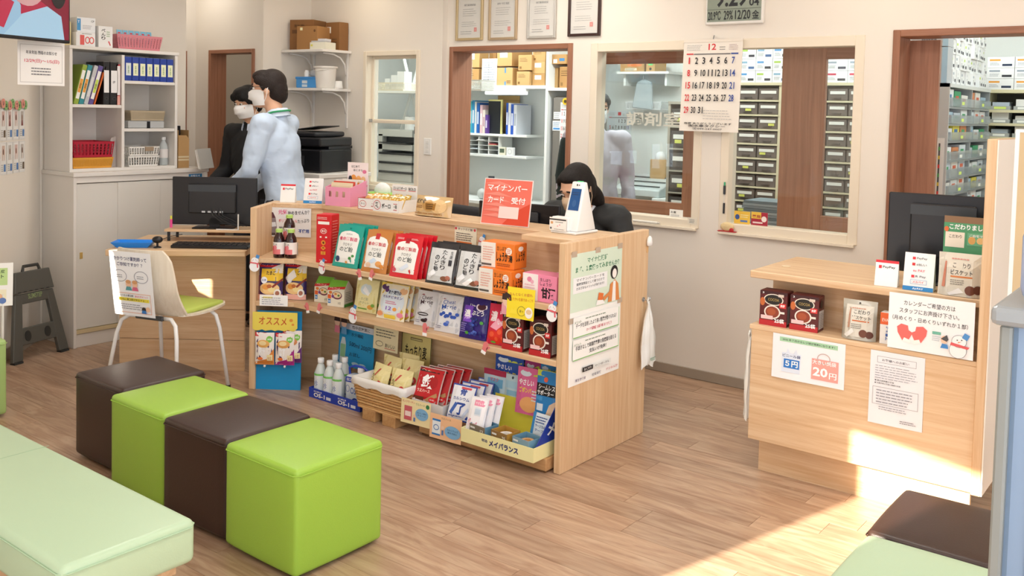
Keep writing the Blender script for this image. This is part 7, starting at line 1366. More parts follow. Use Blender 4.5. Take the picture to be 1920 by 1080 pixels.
t=lattice('wire_basket','white wire basket hanging at the top left beyond the doorway','basket',(xz(888,172,5.9)[0],5.9,xz(888,170,5.9)[1]),0,.16,.16,.09,'#d8dad4',14,6,.3,1.25); B().cyl((-.09,.08,.09),(-.09,.08,CEIL-t.location.z),.002,STEEL,6).build('wire',t); B().cyl((.09,.08,.09),(.09,.08,CEIL-t.location.z),.002,STEEL,6).build('wire',t)
# refrigerator with a calendar
f3=fitY(1026,182,1084,420,YU+.02); fr=thing('refrigerator','tall grey metal refrigerator beyond the left doorway','refrigerator',(f3[0].x+.01,YU+.03,0)); W_=f3[1]-.02; H_=xz(1040,180)[1]
FM=mat('#8e8a86',.3,metal=.5); B().box(-W_/2,.03,.02,W_/2,.40,H_,FM).build('body',fr,bev=.006); B().box(-W_/2,0,.50,-.003+W_*.02,.028,H_-.01,FM).build('door',fr,bev=.006); B().box(W_*.03,0,.50,W_/2,.028,H_-.01,mat('#99958f',.3,metal=.5)).build('door',fr,bev=.006); B().box(-W_/2,0,.04,W_/2,.028,.49,FM).build('drawer',fr,bev=.006); B().box(-.02,-.02,.85,-.004,0,1.35,STEEL).build('handle',fr); B().box(-W_/2+.02,.05,0,W_/2-.02,.38,.02,DARK).build('plinth',fr)
sheet('small_note','small blue and white note on the refrigerator door','note',.085,.085,(xz(1040,245)[0],YU+.026,xz(1040,245)[1]),0,0,'#eef2f6',draw=lambda p:p.rect(.1,.1,.8,.2,'#5a9ad8').dash(.1,.4,.8,.5,3,'#9ab0c8',2)); sheet('small_note','small white note above the blue one on the refrigerator','note',.07,.06,(xz(1041,223)[0],YU+.026,xz(1041,223)[1]),0,0,'#f0f2f2',draw=lambda p:p.dash(.1,.1,.8,.8,3,'#b0b4b8',2))
f3=fitY(1048,192,1082,292,YU+.02); sheet('wall_calendar','narrow calendar with yellow clip hanging on the refrigerator','calendar',f3[1],f3[2],(f3[0].x,YU+.024,f3[0].z),0,0,'#eef0f0',draw=lambda p:cal(p)); t=thing('yellow_magnet','round yellow magnet holding the refrigerator calendar','magnet',(xz(1059,190)[0],YU+.02,xz(1059,190)[1])); B().lathe([(.03,0),(.03,.012)],mat('#e8c020',.4),18,Matrix.Rotation(R(90),4,'X')).build('ring',t); B().lathe([(.014,0.012),(.014,.016)],mat('#4a3a10',.4),14,Matrix.Rotation(R(90),4,'X')).build('centre',t)
# seen through the left window
YV=7.0
def vz(px,py): return xz(px,py,YV)
sh=thing('wall_shelf','white shelf with boxes high on the dispensary wall behind the left window','shelf',((vz(1160,134)[0]+vz(1250,134)[0])/2,YV+.15,vz(1200,134)[1]-.02)); w5=vz(1255,134)[0]-vz(1158,134)[0]; B().box(-w5/2,-.15,0,w5/2,.148,.02,RW).build('shelf_board',sh); 
for x in (-w5*.4,w5*.4): B().box(x-.01,-.1,-.10,x+.01,.148,0,RW).build('bracket',sh)
kbox('kraft box with orange print on the high dispensary shelf',1162,112,1208,131,YV+.02,.2,0,lambda p:p.rect(.3,.5,.6,.5,'#e2884c').rect(.2,.1,.5,.25,'#eee4c8').dash(.22,.12,.4,.2,2,'#6a6a60',2),vz(1200,134)[1]+.0005,'boxes on the high dispensary shelf'); kbox('small kraft box with green label on the high dispensary shelf',1211,112,1228,131,YV+.02,.2,2,lambda p:p.rect(.25,.6,.5,.3,'#7ae08a').oval(.5,.25,.14,.14,'#4a4a44'),vz(1200,134)[1]+.0005,'boxes on the high dispensary shelf')
f3=fitY(1137,208,1181,296,7.29); sheet('wall_calendar','January calendar on the dispensary wall behind the left window','calendar',f3[1],f3[2],(f3[0].x,7.295,f3[0].z),0,0,'#e8f0f4',draw=lambda p:cal(p,'1',3,31))
t=thing('hanging_plastic_bag','clear plastic bag hanging under the high dispensary shelf','bag',(vz(1200,138)[0],YV+.06,vz(1200,138)[1]-.012)); B().tube([(0,0,0),(0,0,-.04)],.004,STEEL).build('hook',t); B().plate([(-.11,-.28),(.09,-.30),(.08,-.06),(0,-.03),(-.07,-.06)],0,.03,mat('#cfdde4',.2,alpha=.45)).build('bag_film',t,bev=.01)
lattice('wire_basket','white wire basket mounted on the dispensary wall','basket',(vz(1195,205)[0],7.10,vz(1195,205)[1]),0,.34,.16,.07,'#dfe4e6',18,4,.3,1.05)
# counter along the back wall with a packaging machine
kz=vz(1200,365)[1]
cn=thing('dispensary_counter','white work counter along the dispensary back wall','counter',(-2.6,7.05,0)); B().box(-1.2,-.25,kz-.04,.45,.245,kz,RW).build('counter_top',cn,bev=.003); B().box(-1.18,-.2,.02,.43,.24,kz-.04,mat('#e4e8e8',.5)).build('counter_body',cn); B().box(-1.15,-.18,0,.40,.22,.02,DARK).build('plinth',cn)
f3=fitY(1150,335,1236,364,6.85); t=thing('packing_machine','pale grey packing machine with slots on the dispensary counter','machine',(f3[0].x,6.84,kz+.0005)); b=B(); W_,H_=f3[1],f3[2]; b.add([(-W_/2,0,0),(W_/2,0,0),(W_/2,.36,0),(-W_/2,.36,0),(-W_/2,0,H_*.45),(W_/2,0,H_*.45),(W_/2,.36,H_*1.3),(-W_/2,.36,H_*1.3)],[(3,2,1,0),(0,1,5,4),(1,2,6,5),(2,3,7,6),(3,0,4,7),(4,5,6,7)],mat('#d4dcdc',.4)); b.build('machine_body',t,bev=.006)
for k in range(3): B().box(-W_*.42,.06+.1*k,H_*(.62+.24*k),W_*.42,.075+.1*k,H_*(.68+.24*k),mat('#4a5458',.5)).build('slot',t)
f3=fitY(1207,300,1236,334,7.0); t=thing('paper_bag','brown paper bag on the dispensary counter','bag',(f3[0].x,7.10,kz+.0005)); B().box(-f3[1]/2,0,0,f3[1]/2,.1,f3[0].z-kz+f3[2],mat('#c8a270',.7)).build('bag_body',t,bev=.004); B().ell((0,.05,f3[0].z-kz+f3[2]+.02),(f3[1]*.35,.04,.05),mat('#eef0f2',.4),12,8).build('bag_liner',t,smooth=True)
# drawer cabinets
def drawers(name,label,x0,x1,Y,rows,ncol,z0,dz,col='#6b625c',frame='#d8cfae',side=.02,d=.3,top=True):
    t=thing(name,label,'drawer cabinet',((x0+x1)/2,Y,0)); W_=x1-x0; m=mat(frame,.45); z1=z0+rows*dz
    B().box(-W_/2,0,0,-W_/2+side,d,z1,m).build('side_panel',t); B().box(W_/2-side,0,0,W_/2,d,z1,m).build('side_panel',t); B().box(-W_/2+side,d-.01,0,W_/2-side,d,z1,m).build('back_panel',t)
    cw=(W_-2*side)/ncol; me=B().box(-cw*.47,0,0,cw*.47,d-.03,dz*.78,mat(col,.25)).mesh('drawer',bev=.004); lm=B().box(-cw*.36,-.003,0,cw*.36,0,dz*.2,mat('#e9e9e2',.5)).mesh('label'); ym_=mat('#d8dc6a',.5); ym=B().box(-cw*.14,-.004,0,cw*.14,-.001,dz*.16,ym_).mesh('sticky'); hm=B().box(-cw*.2,-.008,0,cw*.2,0,dz*.07,mat('#4a443f',.4)).mesh('pull')
    rr=random.Random(int(x0*100))
    for r_ in range(rows):
        B().box(-W_/2+side,-.004,z0+r_*dz-.012,W_/2-side,d-.012,z0+r_*dz,m).build('shelf',t)
        for c_ in range(ncol):
            o=put('drawer',me,t,(-W_/2+side+cw*(c_+.5),.004,z0+r_*dz+.001)); put('drawer_label',lm,o,(0,0,dz*.42)); put('drawer_pull',hm,o,(0,0,dz*.12))
            if rr.random()<.4: put('sticky_label',ym,o,(rr.uniform(-.2,.2)*cw,0,dz*.22))
    B().box(-W_/2,-.006,z1,W_/2,d,z1+.02,m).build('top_panel',t); B().box(-W_/2+side,.01,0,W_/2-side,d-.012,z0-.012,m).build('base',t)
    return t,z1+.02
YD=6.35
x0=xz(1374,300,YD)[0]; x1=xz(1461,300,YD)[0]; z1=xz(1420,160,YD)[1]; zlo=xz(1420,350,YD)[1]
rows=7; dz=(z1-zlo)/rows; k=int((zlo-.1)/dz)
t1,zt1=drawers('drawer_cabinet','cream drawer cabinet with dark drawers behind the right window',x0,x1,YD,rows+k,2,zlo-k*dz,dz)
xq0=xz(1500,300,YD)[0]; xq1=xz(1660,300,YD)[0]
t2c,zt2=drawers('drawer_cabinet','cream drawer cabinet seen through the sliding door\'s pane',x1+.02,xq1-.1,YD,rows+k,4,zlo-k*dz,dz)
xw0=xz(1236,300,YD)[0]; xw1=xz(1290,300,YD)[0]
drawers('drawer_cabinet','dark drawer cabinet at the right side of the left window',xw0,xw1,6.47,9,1,.10,.17,'#4a4846','#a8a294')
# white medicine cartons: shared mesh, one object each
def mcarton(w,d,h,c1,c2,seed=1):
    b=B(); b.box(-w/2,0,0,w/2,d,h,mat('#eef0f0',.5)); rr=random.Random(seed)
    return b.mesh('carton_body',bev=.001), (lambda q:(q.rect(.08,.62,.4,.16,c1),q.rect(.55,.15,.36,.2,c2),q.dash(.1,.2,.36,.3,3,'#a8acb0',seed)))
def stack(label,group,origin,rz,cols,rows,w,d,h,variants,gap=.003,jit=.004,skip=()):
    metas=[]
    for v,(c1,c2) in enumerate(variants):
        me,dr_=mcarton(w-gap,d,h-.0012,c1,c2,v+1); q=Pr(w-gap,h-.0012); dr_(q); q.b.v=[((p_[0]-.5)*(w-gap),-o,p_[2]*h) for p_,o in zip(q.b.v,q.lay)]; metas.append((me,q.b.mesh('printed_face')))
    rr=random.Random(cols*31+rows); ca,sa=math.cos(rz),math.sin(rz)
    for c_ in range(cols):
        for r_ in range(rows):
            if (c_,r_) in skip: continue
            x=(c_+.5)*w; y=rr.uniform(0,jit); me,pf=metas[(c_*2+r_)%len(metas)]
            t=thing('medicine_carton',f'{label}, {ORD[r_]} layer up, {ORD[c_]} from the left','carton',(origin[0]+x*ca-y*sa,origin[1]+x*sa+y*ca,origin[2]+r_*h),rz,group)
            put('carton_body',me,t); put('printed_face',pf,t)
V1=(('#5a9ad0','#3a3a44'),('#8ab0c8','#4a6a9a'),('#a8c85a','#3a3a44')); V2=(('#e8a03c','#22304a'),('#9aa4b0','#26262e'))
stack('white carton on the cabinet behind the right window','cartons behind the right window',(x0+.02,YD+.01,zt1+.0005),0,4,3,.125,.15,.085,V1)
stack('white carton behind the sliding door\'s pane','cartons behind the sliding door pane',(x1+.3,YD+.01,zt2+.0005),0,5,3,.15,.15,.08,(('#c8405a','#3a3a44'),('#9aa4b0','#4a4a5a')))
t=thing('file_stack','stack of grey folders in front of the drawer cabinet behind the right window','files',(xz(1430,400,5.95)[0],5.95,0))
zf0=xz(1430,432,5.95)[1]
B().box(-.16,0,.02,.20,.3,zf0-.02,mat('#8a7a68',.5)).build('trolley',t); B().box(-.15,.01,0,.19,.29,.02,DARK).build('trolley_base',t)
for k in range(12): B().box(-.15+.006*(k%3),.0,zf0-.02+.018*k,.19-.008*(k%2),.28,zf0-.004+.018*k,mat(['#8f9aa0','#a9b4b8','#7d8a90'][k%3],.4)).build('folder',t)
# right doorway: grey bin shelving running away from us, cream shelving beyond
YG=5.62; gx=P(1779,200,Y=YG).x; gzt=P(1779,156,Y=YG).z; gy1=P(1857,168,X=gx).y
gs=thing('bin_shelving','grey shelving with clear bins beyond the right doorway','shelving',(gx,YG,0)); GS=mat('#a3aaac',.45); gl=gy1-YG
xl_=P(1748,200,Y=YG).x-gx
B().box(xl_-.1,0,0,0,.015,gzt,mat('#bdbdb9',.5)).build('end_panel',gs); B().box(xl_-.1,gl-.015,0,0,gl,gzt,GS).build('end_panel',gs); gm=P(1822,200,X=gx).y-YG; B().box(xl_-.1,gm-.008,0,0,gm+.008,gzt-.02,GS).build('divider',gs); B().box(xl_-.1,0,gzt-.02,.004,gl,gzt,mat('#d0d4d2',.45)).build('top_panel',gs); B().box(xl_-.1,.015,0,xl_-.09,gl-.015,gzt-.02,GS).build('back_panel',gs)
zr=[P(1790,y,X=gx).z for y in (200,232,264,300,332,362,398,430,465)]; BIN=mat('#b9c4c6',.12,alpha=.45); zr+= [zr[-1]-.16*(k+1) for k in range(int((zr[-1]-.1)/.16))]
rr=random.Random(5)
for z in zr:
    B().box(xl_-.09,.015,z-.012,0,gl-.015,z,GS).build('shelf',gs)
    for a_,b_ in ((.02,gm-.012),(gm+.012,gl-.02)):
        o=B().box(-.004,a_,z+.001,.012,b_,z+.05,BIN).build('bin_front',gs); B().box(.0125,(a_+b_)/2-.03,z+.012,.0135,(a_+b_)/2+.03,z+.03,mat('#eef0ea' if rr.random()<.6 else '#d8ec7a',.5)).build('bin_label',o)
items=[]
k=0
for j,z in enumerate(zr[:8]):
    for side_,a_,b_ in (('near',.02,gm-.012),('far',gm+.012,gl-.02)):
        for i in range(3):
            c=rr.choice(['#eceeee','#dfe6ea','#f0ece4','#3f9a6a','#d0d8e0','#e8d85a','#b0c8d8','#f0f0f0','#d88a5a']); hh=rr.uniform(.06,.10); ln=(b_-a_)/3.4
            t=thing('medicine_carton',f'small carton in the {side_} bins of the grey shelving, {ORD[j]} shelf down, {ORD[i]} from us','carton',(gx-.02,YG+a_+(b_-a_)*(i+.5)/3,z+.0005),R(90),'cartons in the grey bin shelving'); B().box(-ln/2,0,0,ln/2,.08,hh,mat(c,.5)).build('carton_body',t); q=Pr(ln,hh); q.rect(.2,.5,.5,.2,rr.choice(['#4a7ab0','#d86a4a','#4aa06a','#55555f'])); q.build(t)
stack('white carton on the grey bin shelving','cartons on the grey bin shelving',(gx-.005,YG+.01,gzt+.0005),R(90),int(gl/.085)-0,4,.085,.14,.085,(('#c8e06a','#3a3a44'),('#dfe2e4','#2a2a30'),('#b8c0c8','#55555f')),jit=.03,skip={(int(gl/.085)-1,3),(0,3)})
for k,l in enumerate(('lower','upper')):
    carton('storage_box',f'{l} grey archive box at the end of the grey shelving','box',.20,.012,.20,'#b9bcbf',Vector((gx-.115,YG-.013,gzt-.0+.205*k+.001)),0,lambda p:p.dash(.1,.7,.5,.12,1,'#55555a',2).dash(.3,.15,.5,.1,1,'#6a6a70',4).rect(.86,0,.14,1,'#a8c8dc'))
    B().box(-.1,.012,0,.1,.12,.20,mat('#b9bcbf',.5)).build('box_rear',bpy.context.scene.objects['storage_box' if k==0 else 'storage_box.001'])
t=thing('wall_thermometer','white strip with coloured scale on the end of the grey shelving','gauge',(P(1755,350,Y=YG).x,YG-.0005,P(1755,378,Y=YG).z)); B().box(-.02,-.006,0,.035,0,.36,mat('#e4e2dc',.5)).build('strip',t); B().box(.006,-.008,.02,.014,-.006,.33,mat('#4a4a48',.5)).build('scale',t)
for k in range(6): B().box(.005,-.0085,.04+.05*k,.015,-.008,.06+.05*k,mat(['#d8403a','#e0c04a','#5aa05a'][k%3],.5)).build('scale_mark',t)
# cream shelving at the back right
YC=6.85; cxa=P(1857,300,Y=YC).x-.05; czt=P(1890,168,Y=YC).z
cs=thing('cream_shelving','cream shelving with small trays at the back of the dispensary','shelving',(cxa+.45,YC,0)); CM=mat('#d9d2ae',.45)
B().box(-.45,0,0,-.43,.3,czt,CM).build('side_panel',cs); B().box(.43,0,0,.45,.3,czt,CM).build('side_panel',cs); B().box(-.43,.28,0,.43,.3,czt,mat('#6a665c',.6)).build('back_panel',cs); B().box(-.45,-.004,czt-.022,.45,.3,czt,CM).build('top_panel',cs)
zc=[P(1885,y,Y=YC).z for y in (206,231,257,285,313)]; zc+=[zc[-1]-.12*(k+1) for k in range(int((zc[-1]-.1)/.12))]
for j,z in enumerate(zc):
    B().box(-.43,-.003,z-.018,.43,.28,z,CM).build('shelf',cs)
    if j<6:
        for i in range(6):
            t=thing('medicine_tray',f'clear tray of blister strips on the cream shelving, {ORD[j]} shelf down, {ORD[i]} from left','tray',(cxa+.09+.14*i,YC+.01,z+.0005),0,'trays on the cream shelving'); B().box(-.06,0,0,.06,.18,.025,mat('#c8ccca',.3,alpha=.7)).build('tray_shell',t); B().box(-.05,.02,.025,.05,.15,.05+.02*((i*7+j)%2),mat(rr.choice(['#dfe2e6','#b8c4d0','#e8e8e4']),.4)).build('contents',t); q=Pr(.12,.025); q.rect(.2,.2,.6,.6,'#eef0ea' if (i+j)%3 else '#d8ec7a'); q.build(t)
stack('white carton on the cream shelving','cartons on the cream shelving',(cxa+.0,YC+.01,czt+.0005),0,5,3,.165,.2,.072,V2)

# behind the hatch: printers below, trays on a braced shelf above
YHH=5.62
def hz(px,py): return xz(px,py,YHH)
pz=hz(740,336)[1]-.02
st=thing('printer_table','white table behind the serving hatch','table',(hz(745,300)[0],YHH+.2,0)); B().box(-.45,-.17,pz-.03,.40,.25,pz,RW).build('table_top',st,bev=.003)
for x in (-.42,.37):
    for y in (-.15,.22): B().box(x-.015,y-.015,0,x+.015,y+.015,pz-.03,RW).build('leg',st)
f3=fitY(705,243,768,300,YHH); w6=f3[1]; pr=thing('laser_printer','pale grey laser printer stack behind the serving hatch','printer',(f3[0].x,YHH+.02,pz+.0005)); h6=hz(735,243)[1]-pz
PG=mat('#d6dad8',.4); PD=mat('#2c3034',.4)
for z0,z1,m in ((0,.16,PG),(.18,.34,PG),(.36,.52,PG),(.60,.72,PG),(.86,1.0,PG)): B().box(-w6/2,0,h6*z0,w6/2,.34,h6*z1,m).build('cassette' if z0<.5 else 'printer_body',pr,bev=.004)
for z0 in (.165,.345,.525): B().box(-w6/2+.03,-.02,h6*z0-.004,w6/2+.02,.3,h6*z0+.014,PD).build('cassette_gap',pr)
B().box(-w6/2+.04,.05,h6*.72,w6/2,.34,h6*.86,PD).build('paper_exit',pr); B().box(-w6/2,0,h6*.52,-w6/2+.05,.30,h6*.9,PG).build('printer_column',pr); B().box(-w6/2+.06,-.06,h6*.735,w6/2-.01,.2,h6*.755,PD).build('paper_tray',pr)
f3=fitY(768,236,790,330,YHH); p2_=thing('control_unit','pale grey machine with dark keypad behind the hatch','machine',(f3[0].x+.02,YHH+.02,pz+.0005)); B().box(-.07,0,0,.09,.3,f3[0].z-pz+f3[2],PG).build('unit_body',p2_,bev=.006); B().box(-.06,-.004,f3[0].z-pz+f3[2]*.84,.08,0,f3[0].z-pz+f3[2]*.98,PD).build('keypad',p2_)
zsh=hz(740,170)[1]; ss=thing('braced_shelf','white braced shelf with trays behind the upper hatch sash','shelf',(hz(740,170)[0]+.05,YHH+.2,zsh-.02)); B().box(-.40,-.2,0,.40,.2,.02,RW).build('shelf_board',ss)
for x in (-.38,.38): B().box(x-.012,-.2,-zsh+.02,x+.012,-.176,.42,RW).build('post',ss)
B().tube([(-.36,.19,-.35),(-.10,.19,.40)],.014,RW,6).build('brace',ss); B().tube([(-.10,.19,-.35),(-.36,.19,.40)],.014,RW,6).build('brace',ss)
lattice('wire_basket','cream wire tray of papers behind the upper hatch sash','basket',(ss.location.x-.12,YHH+.02,zsh+.0005),0,.30,.24,.07,'#e4ddc8',20,4,.35,1.05)
for k in range(3):
    t=thing('paper_stack',f'{["left","middle","right"][k]} bundle of white slips in the cream wire tray','papers',(ss.location.x-.20+.08*k,YHH+.06,zsh+.0045),R(10*k-8)); B().box(-.035,0,0,.035,.12,.10+.03*k,mat('#eef2f6',.5)).build('slips',t); B().box(-.03,-.003,.03,.03,0,.06,mat('#c8d0d8',.5)).build('band',t)
t=thing('paper_roll','white paper roll under the braced shelf behind the hatch','roll',(ss.location.x+.02,YHH+.12,pz+h6+.001) ); B().lathe([(.045,0),(.045,.11)],mat('#f2f4f4',.5),18).build('paper',t,smooth=2); B().lathe([(.012,.11),(.012,.112)],DARK,12).build('core',t)

# ---------------------------------------------------------------- people
SKIN='#e3b292'
from mathutils import noise
def remesh(b,name,parent,m,vox=.010,smooth=4,loc=None,fold=0):
    me=b.mesh('tmp'); o=bpy.data.objects.new('tmp',me); COL.objects.link(o)
    md=o.modifiers.new('r','REMESH'); md.mode='VOXEL'; md.voxel_size=vox; md.use_smooth_shade=True
    sm=o.modifiers.new('s','SMOOTH'); sm.iterations=smooth; sm.factor=.5
    dg=bpy.context.evaluated_depsgraph_get(); dg.update(); ev=o.evaluated_get(dg); nm=bpy.data.meshes.new_from_object(ev); bpy.data.objects.remove(o); bpy.data.meshes.remove(me)
    if fold:
        nr=[v.normal.copy() for v in nm.vertices]
        for v,n_ in zip(nm.vertices,nr):
            c=v.co; k=noise.noise(Vector((c.x*9+c.z*7,c.y*9-c.z*5,c.z*5)))+.5*noise.noise(Vector((c.x*22-c.z*14,c.y*22,c.z*11+3)))
            v.co=c+n_*(fold*(abs(k)**.7*(1 if k>0 else -1)))
    nm.name=name; nm.materials.clear(); nm.materials.append(m); nm.polygons.foreach_set('use_smooth',[True]*len(nm.polygons)); nm.polygons.foreach_set('material_index',[0]*len(nm.polygons))
    return put(name,nm,parent,loc)
def limb(b,pts,rad,m,sub=5):
    pts=[Vector(p) for p in pts]; P_=[];Rr=[]
    for i in range(len(pts)-1):
        for k in range(sub): f=k/sub; P_.append(pts[i].lerp(pts[i+1],f)); Rr.append(rad[i]*(1-f)+rad[i+1]*f)
    P_.append(pts[-1]); Rr.append(rad[-1])
    for p_,r_ in zip(P_,Rr): b.ell(p_,(r_,r_,r_),m,12,8)
    return b
def hand(b,w,d,up,m,s=1):
    w=Vector(w); d=Vector(d).normalized(); up=Vector(up).normalized(); sd_=d.cross(up).normalized()
    for k in range(4): limb(b,[w+sd_*(.024-.016*k)*s,w+d*.075+sd_*(.030-.020*k)*s],[.016,.015],m,3)
    for k,ln in enumerate((.062,.072,.068,.052)):
        o=w+d*.08+sd_*(.031-.0205*k)*s; limb(b,[o,o+d*ln*.5-up*.008,o+d*ln*.9-up*.030],[.0095,.009,.0075],m,3)
    limb(b,[w+d*.02+sd_*.03*s,w+d*.055+sd_*.055*s-up*.01,w+d*.09+sd_*.055*s-up*.022],[.013,.011,.009],m,3)
def person(label,loc,rz,H=1.0,seat=False,torso_lean=0,head_yaw=0,head_pitch=0,head_roll=0,armL=None,armR=None,top='coat',topcol='#e9eff6',hair='short',haircol='#17120f',mask='#f2f0ee',pants='#3a3d46',collar=None,extra=None,name='person',specs=False,head_off=(0,0,0),inner=None):
    t=thing(name,label,'person',loc,rz); t.scale=(H,H,H)
    sk=mat(SKIN,.5,name='skin'); m0=sk
    TL=Matrix.Translation((0,0,.95)) @ Matrix.Rotation(R(-torso_lean)*-1,4,'X') @ Matrix.Translation((0,0,-.95))
    T=lambda p:TL @ Vector(p)
    aL=armL or [(.19,.0,1.40),(.235,.02,1.13),(.24,-.06,.90)]; aR=armR or [(-.19,.0,1.40),(-.235,.02,1.13),(-.24,-.06,.90)]
    legs=[[(s*.09,0,.90),(s*.10,-.02,.50),(s*.10,.02,.09)] for s in (-1,1)] if not seat else [[(s*.09,0,.90),(s*.11,-.42,.87),(s*.11,-.40,.46)] for s in (-1,1)]
    hc=T((0,-.015,1.625))+Vector(head_off); HM=Matrix.Translation(hc) @ Euler((R(-head_pitch)*-1,R(head_roll),R(head_yaw)),'XYZ').to_matrix().to_4x4()
    b=B(); h=lambda p:HM @ Vector(p)
    def he(c,d): b.ell((0,0,0),d,sk,16,12,HM @ Matrix.Translation(c))
    he((0,.012,.022),(.074,.093,.090)); he((0,-.018,-.030),(.062,.072,.078)); he((0,-.048,-.082),(.034,.034,.030)); he((0,-.085,-.010),(.011,.018,.022)); he((0,-.078,.012),(.008,.012,.03))
    he((0,-.074,.036),(.05,.014,.012)); he((.030,-.066,-.018),(.024,.018,.02)); he((-.030,-.066,-.018),(.024,.018,.02)); he((.078,.012,-.006),(.010,.020,.032)); he((-.078,.012,-.006),(.010,.020,.032)); he((0,-.083,-.056),(.022,.009,.010))
    limb(b,[T((0,.022,1.40)),h((0,.020,-.05))],[.060,.052],sk,5)
    limb(b,[T((0,.0,1.30)),T((0,0,.95))],[.10,.11],sk,6); limb(b,[T((.17,0,1.38)),T((-.17,0,1.38))],[.05,.05],sk,6)
    for a in (aL,aR): limb(b,[T(q) for q in a],[.045,.038,.028],sk,6)
    for a,s in ((aL,1),(aR,-1)):
        w=T(a[-1]); d=(w-T(a[-2])).normalized(); hand(b,w,d,d.orthogonal() if abs(d.x)>.9 else Vector((s*1.,-.2,.1)).cross(d).cross(d)*-1 if False else Vector((s*.9,-.3,.2)),sk,s)
    for l in legs: limb(b,l,[.075,.055,.042],sk,6); 
    for l in legs: limb(b,[Vector(l[-1])-Vector((0,0,.03)),Vector(l[-1])+Vector((0,-.14,-.055))],[.04,.03],sk,4)
    remesh(b,'body',t,sk,.0085,3)
    for s in (-1,1):
        e=B().ell((0,0,0),(.0135,.008,.0065),mat('#f4f0ea',.2),12,8,HM @ Matrix.Translation((s*.030,-.078,.014))).build('eye',t,smooth=True); B().ell((0,0,0),(.0062,.004,.006),mat('#1c1410',.1),10,6,HM @ Matrix.Translation((s*.030,-.0845,.013))).build('iris',e,smooth=True)
        B().ell((0,0,0),(.020,.006,.0042),mat(haircol,.7),12,6,HM @ Matrix.Translation((s*.031,-.083,.040)) @ Matrix.Rotation(R(s*8),4,'Y')).build('eyebrow',t,smooth=True)
    # hair
    hb=B(); hm=mat(haircol,.6,bump=.9,bscale=160,spec=.3,name='hair')
    def hh(c,d): hb.ell((0,0,0),d,hm,16,12,HM @ Matrix.Translation(c))
    hh((0,.022,.045),(.083,.098,.086)) if hair=='fringe' else hh((0,.033,.048),(.082,.090,.084)); hh((0,.058,.0),(.078,.068,.088)); hh((0,-.02,.088),(.070,.07,.040)) if hair!='long' else hh((0,.0,.088),(.068,.066,.036))
    for s in (-1,1): hh((s*.070,.022,.030),(.018,.055,.048))
    if hair=='fringe':
        for k in range(5): hh((-.05+.025*k,-.074,.068-.004*abs(k-2)),(.020,.020,.030))
        for s in (-1,1): hh((s*.070,-.035,.045),(.016,.03,.045))
        hh((0,.07,-.03),(.06,.045,.06))
    elif hair=='long':
        hh((0,.055,-.04),(.078,.058,.105)); 
        for s in (-1,1): hh((s*.072,.024,-.005),(.016,.045,.065)); hh((s*.060,-.022,.062),(.022,.034,.034)); hh((s*.05,.07,-.09),(.04,.035,.075))
        hh((.0,.10,-.03),(.04,.035,.05))
    else:
        hh((0,.080,-.025),(.066,.045,.065))
        for s in (-1,1): hh((s*.066,-.035,.060),(.014,.035,.030))
    remesh(hb,'hair',t,hm,.007,2)
    if mask:
        mm=mat(mask,.7); vs=[];fs=[]; N,M=12,7
        for lay in (0,.0025):
            for j in range(M+1):
                for i in range(N+1):
                    a=R(-78+156*i/N); v=j/M; zz=-.094+.092*v+.010*math.cos(a*1.1)*v-.006*math.sin(v*3.1)*0
                    r=.070+.006*v+lay+.012*math.cos(a)*math.sin(math.pi*min(1,v*1.0))+.0022*math.sin(v*18); ry=.094 if True else 0
                    vs.append(HM @ Vector((r*math.sin(a)*.88,-(r+.008)*math.cos(a)*1.02+.008-(.033*math.cos(a)**4 if .35<v<.98 else .016*math.cos(a)**2),zz)))
        K=(N+1)*(M+1)
        for j in range(M):
            for i in range(N): a_=j*(N+1)+i; fs+=[(a_,a_+N+1,a_+N+2,a_+1),(K+a_,K+a_+1,K+a_+N+2,K+a_+N+1)]
        mk=B().add(vs,fs,mm).build('face_mask',t,smooth=True)
        for s in (-1,1):
            for zz in (-.012,-.082): B().tube([h((s*.074,-.012,zz)),h((s*.086,.008,zz*.5-.0)),h((s*.088,.022,.012))],.0016,mm,6).build('mask_strap',mk)
    if specs:
        g=B().tube([h((-.056,-.094,.02)),h((-.05,-.098,.005)),h((-.02,-.102,.005)),h((-.012,-.102,.02)),h((.012,-.102,.02)),h((.02,-.102,.005)),h((.05,-.098,.005)),h((.056,-.094,.02))],.0018,mat('#3a3a40',.3),6).build('glasses',t)
        for s in (-1,1): B().tube([h((s*.056,-.094,.02)),h((s*.082,-.03,.02)),h((s*.083,.02,.014))],.0016,mat('#3a3a40',.3),6).build('temple',g)
    # clothes
    cm=mat(topcol,.75,bump=.5,bscale=14,name='cloth_'+topcol.strip('#')); cb_=B()
    prof=[(1.40,.150,.080,.008),(1.37,.168,.098,.005),(1.31,.184,.118,.0),(1.23,.180,.128,-.004),(1.14,.168,.122,-.002),(1.05,.163,.118,0),(.97,.170,.125,.005),(.90,.178,.132,.01)]+([(.66,.190,.142,.012)] if top=='coat' else [])
    for (z0,a0,b0,c0),(z1,a1,b1,c1) in zip(prof,prof[1:]):
        n_=max(2,int((z0-z1)/.016))
        for k in range(n_): f=k/n_; cb_.ell((0,0,0),(a0+(a1-a0)*f,b0+(b1-b0)*f,.05),cm,20,8,(TL if z0>.9 else Matrix()) @ Matrix.Translation((0,c0+(c1-c0)*f,z0+(z1-z0)*f)))
    for a in (aL,aR):
        A=[T(q) for q in a]; limb(cb_,[A[0].lerp(T((0,0,1.40)),.45),A[0],A[1],A[2].lerp(A[1],.06)],[.072,.073,.060,.046],cm,7)
    limb(cb_,[T((0,.02,1.43)),T((0,.02,1.455))],[.070,.062],cm,2)
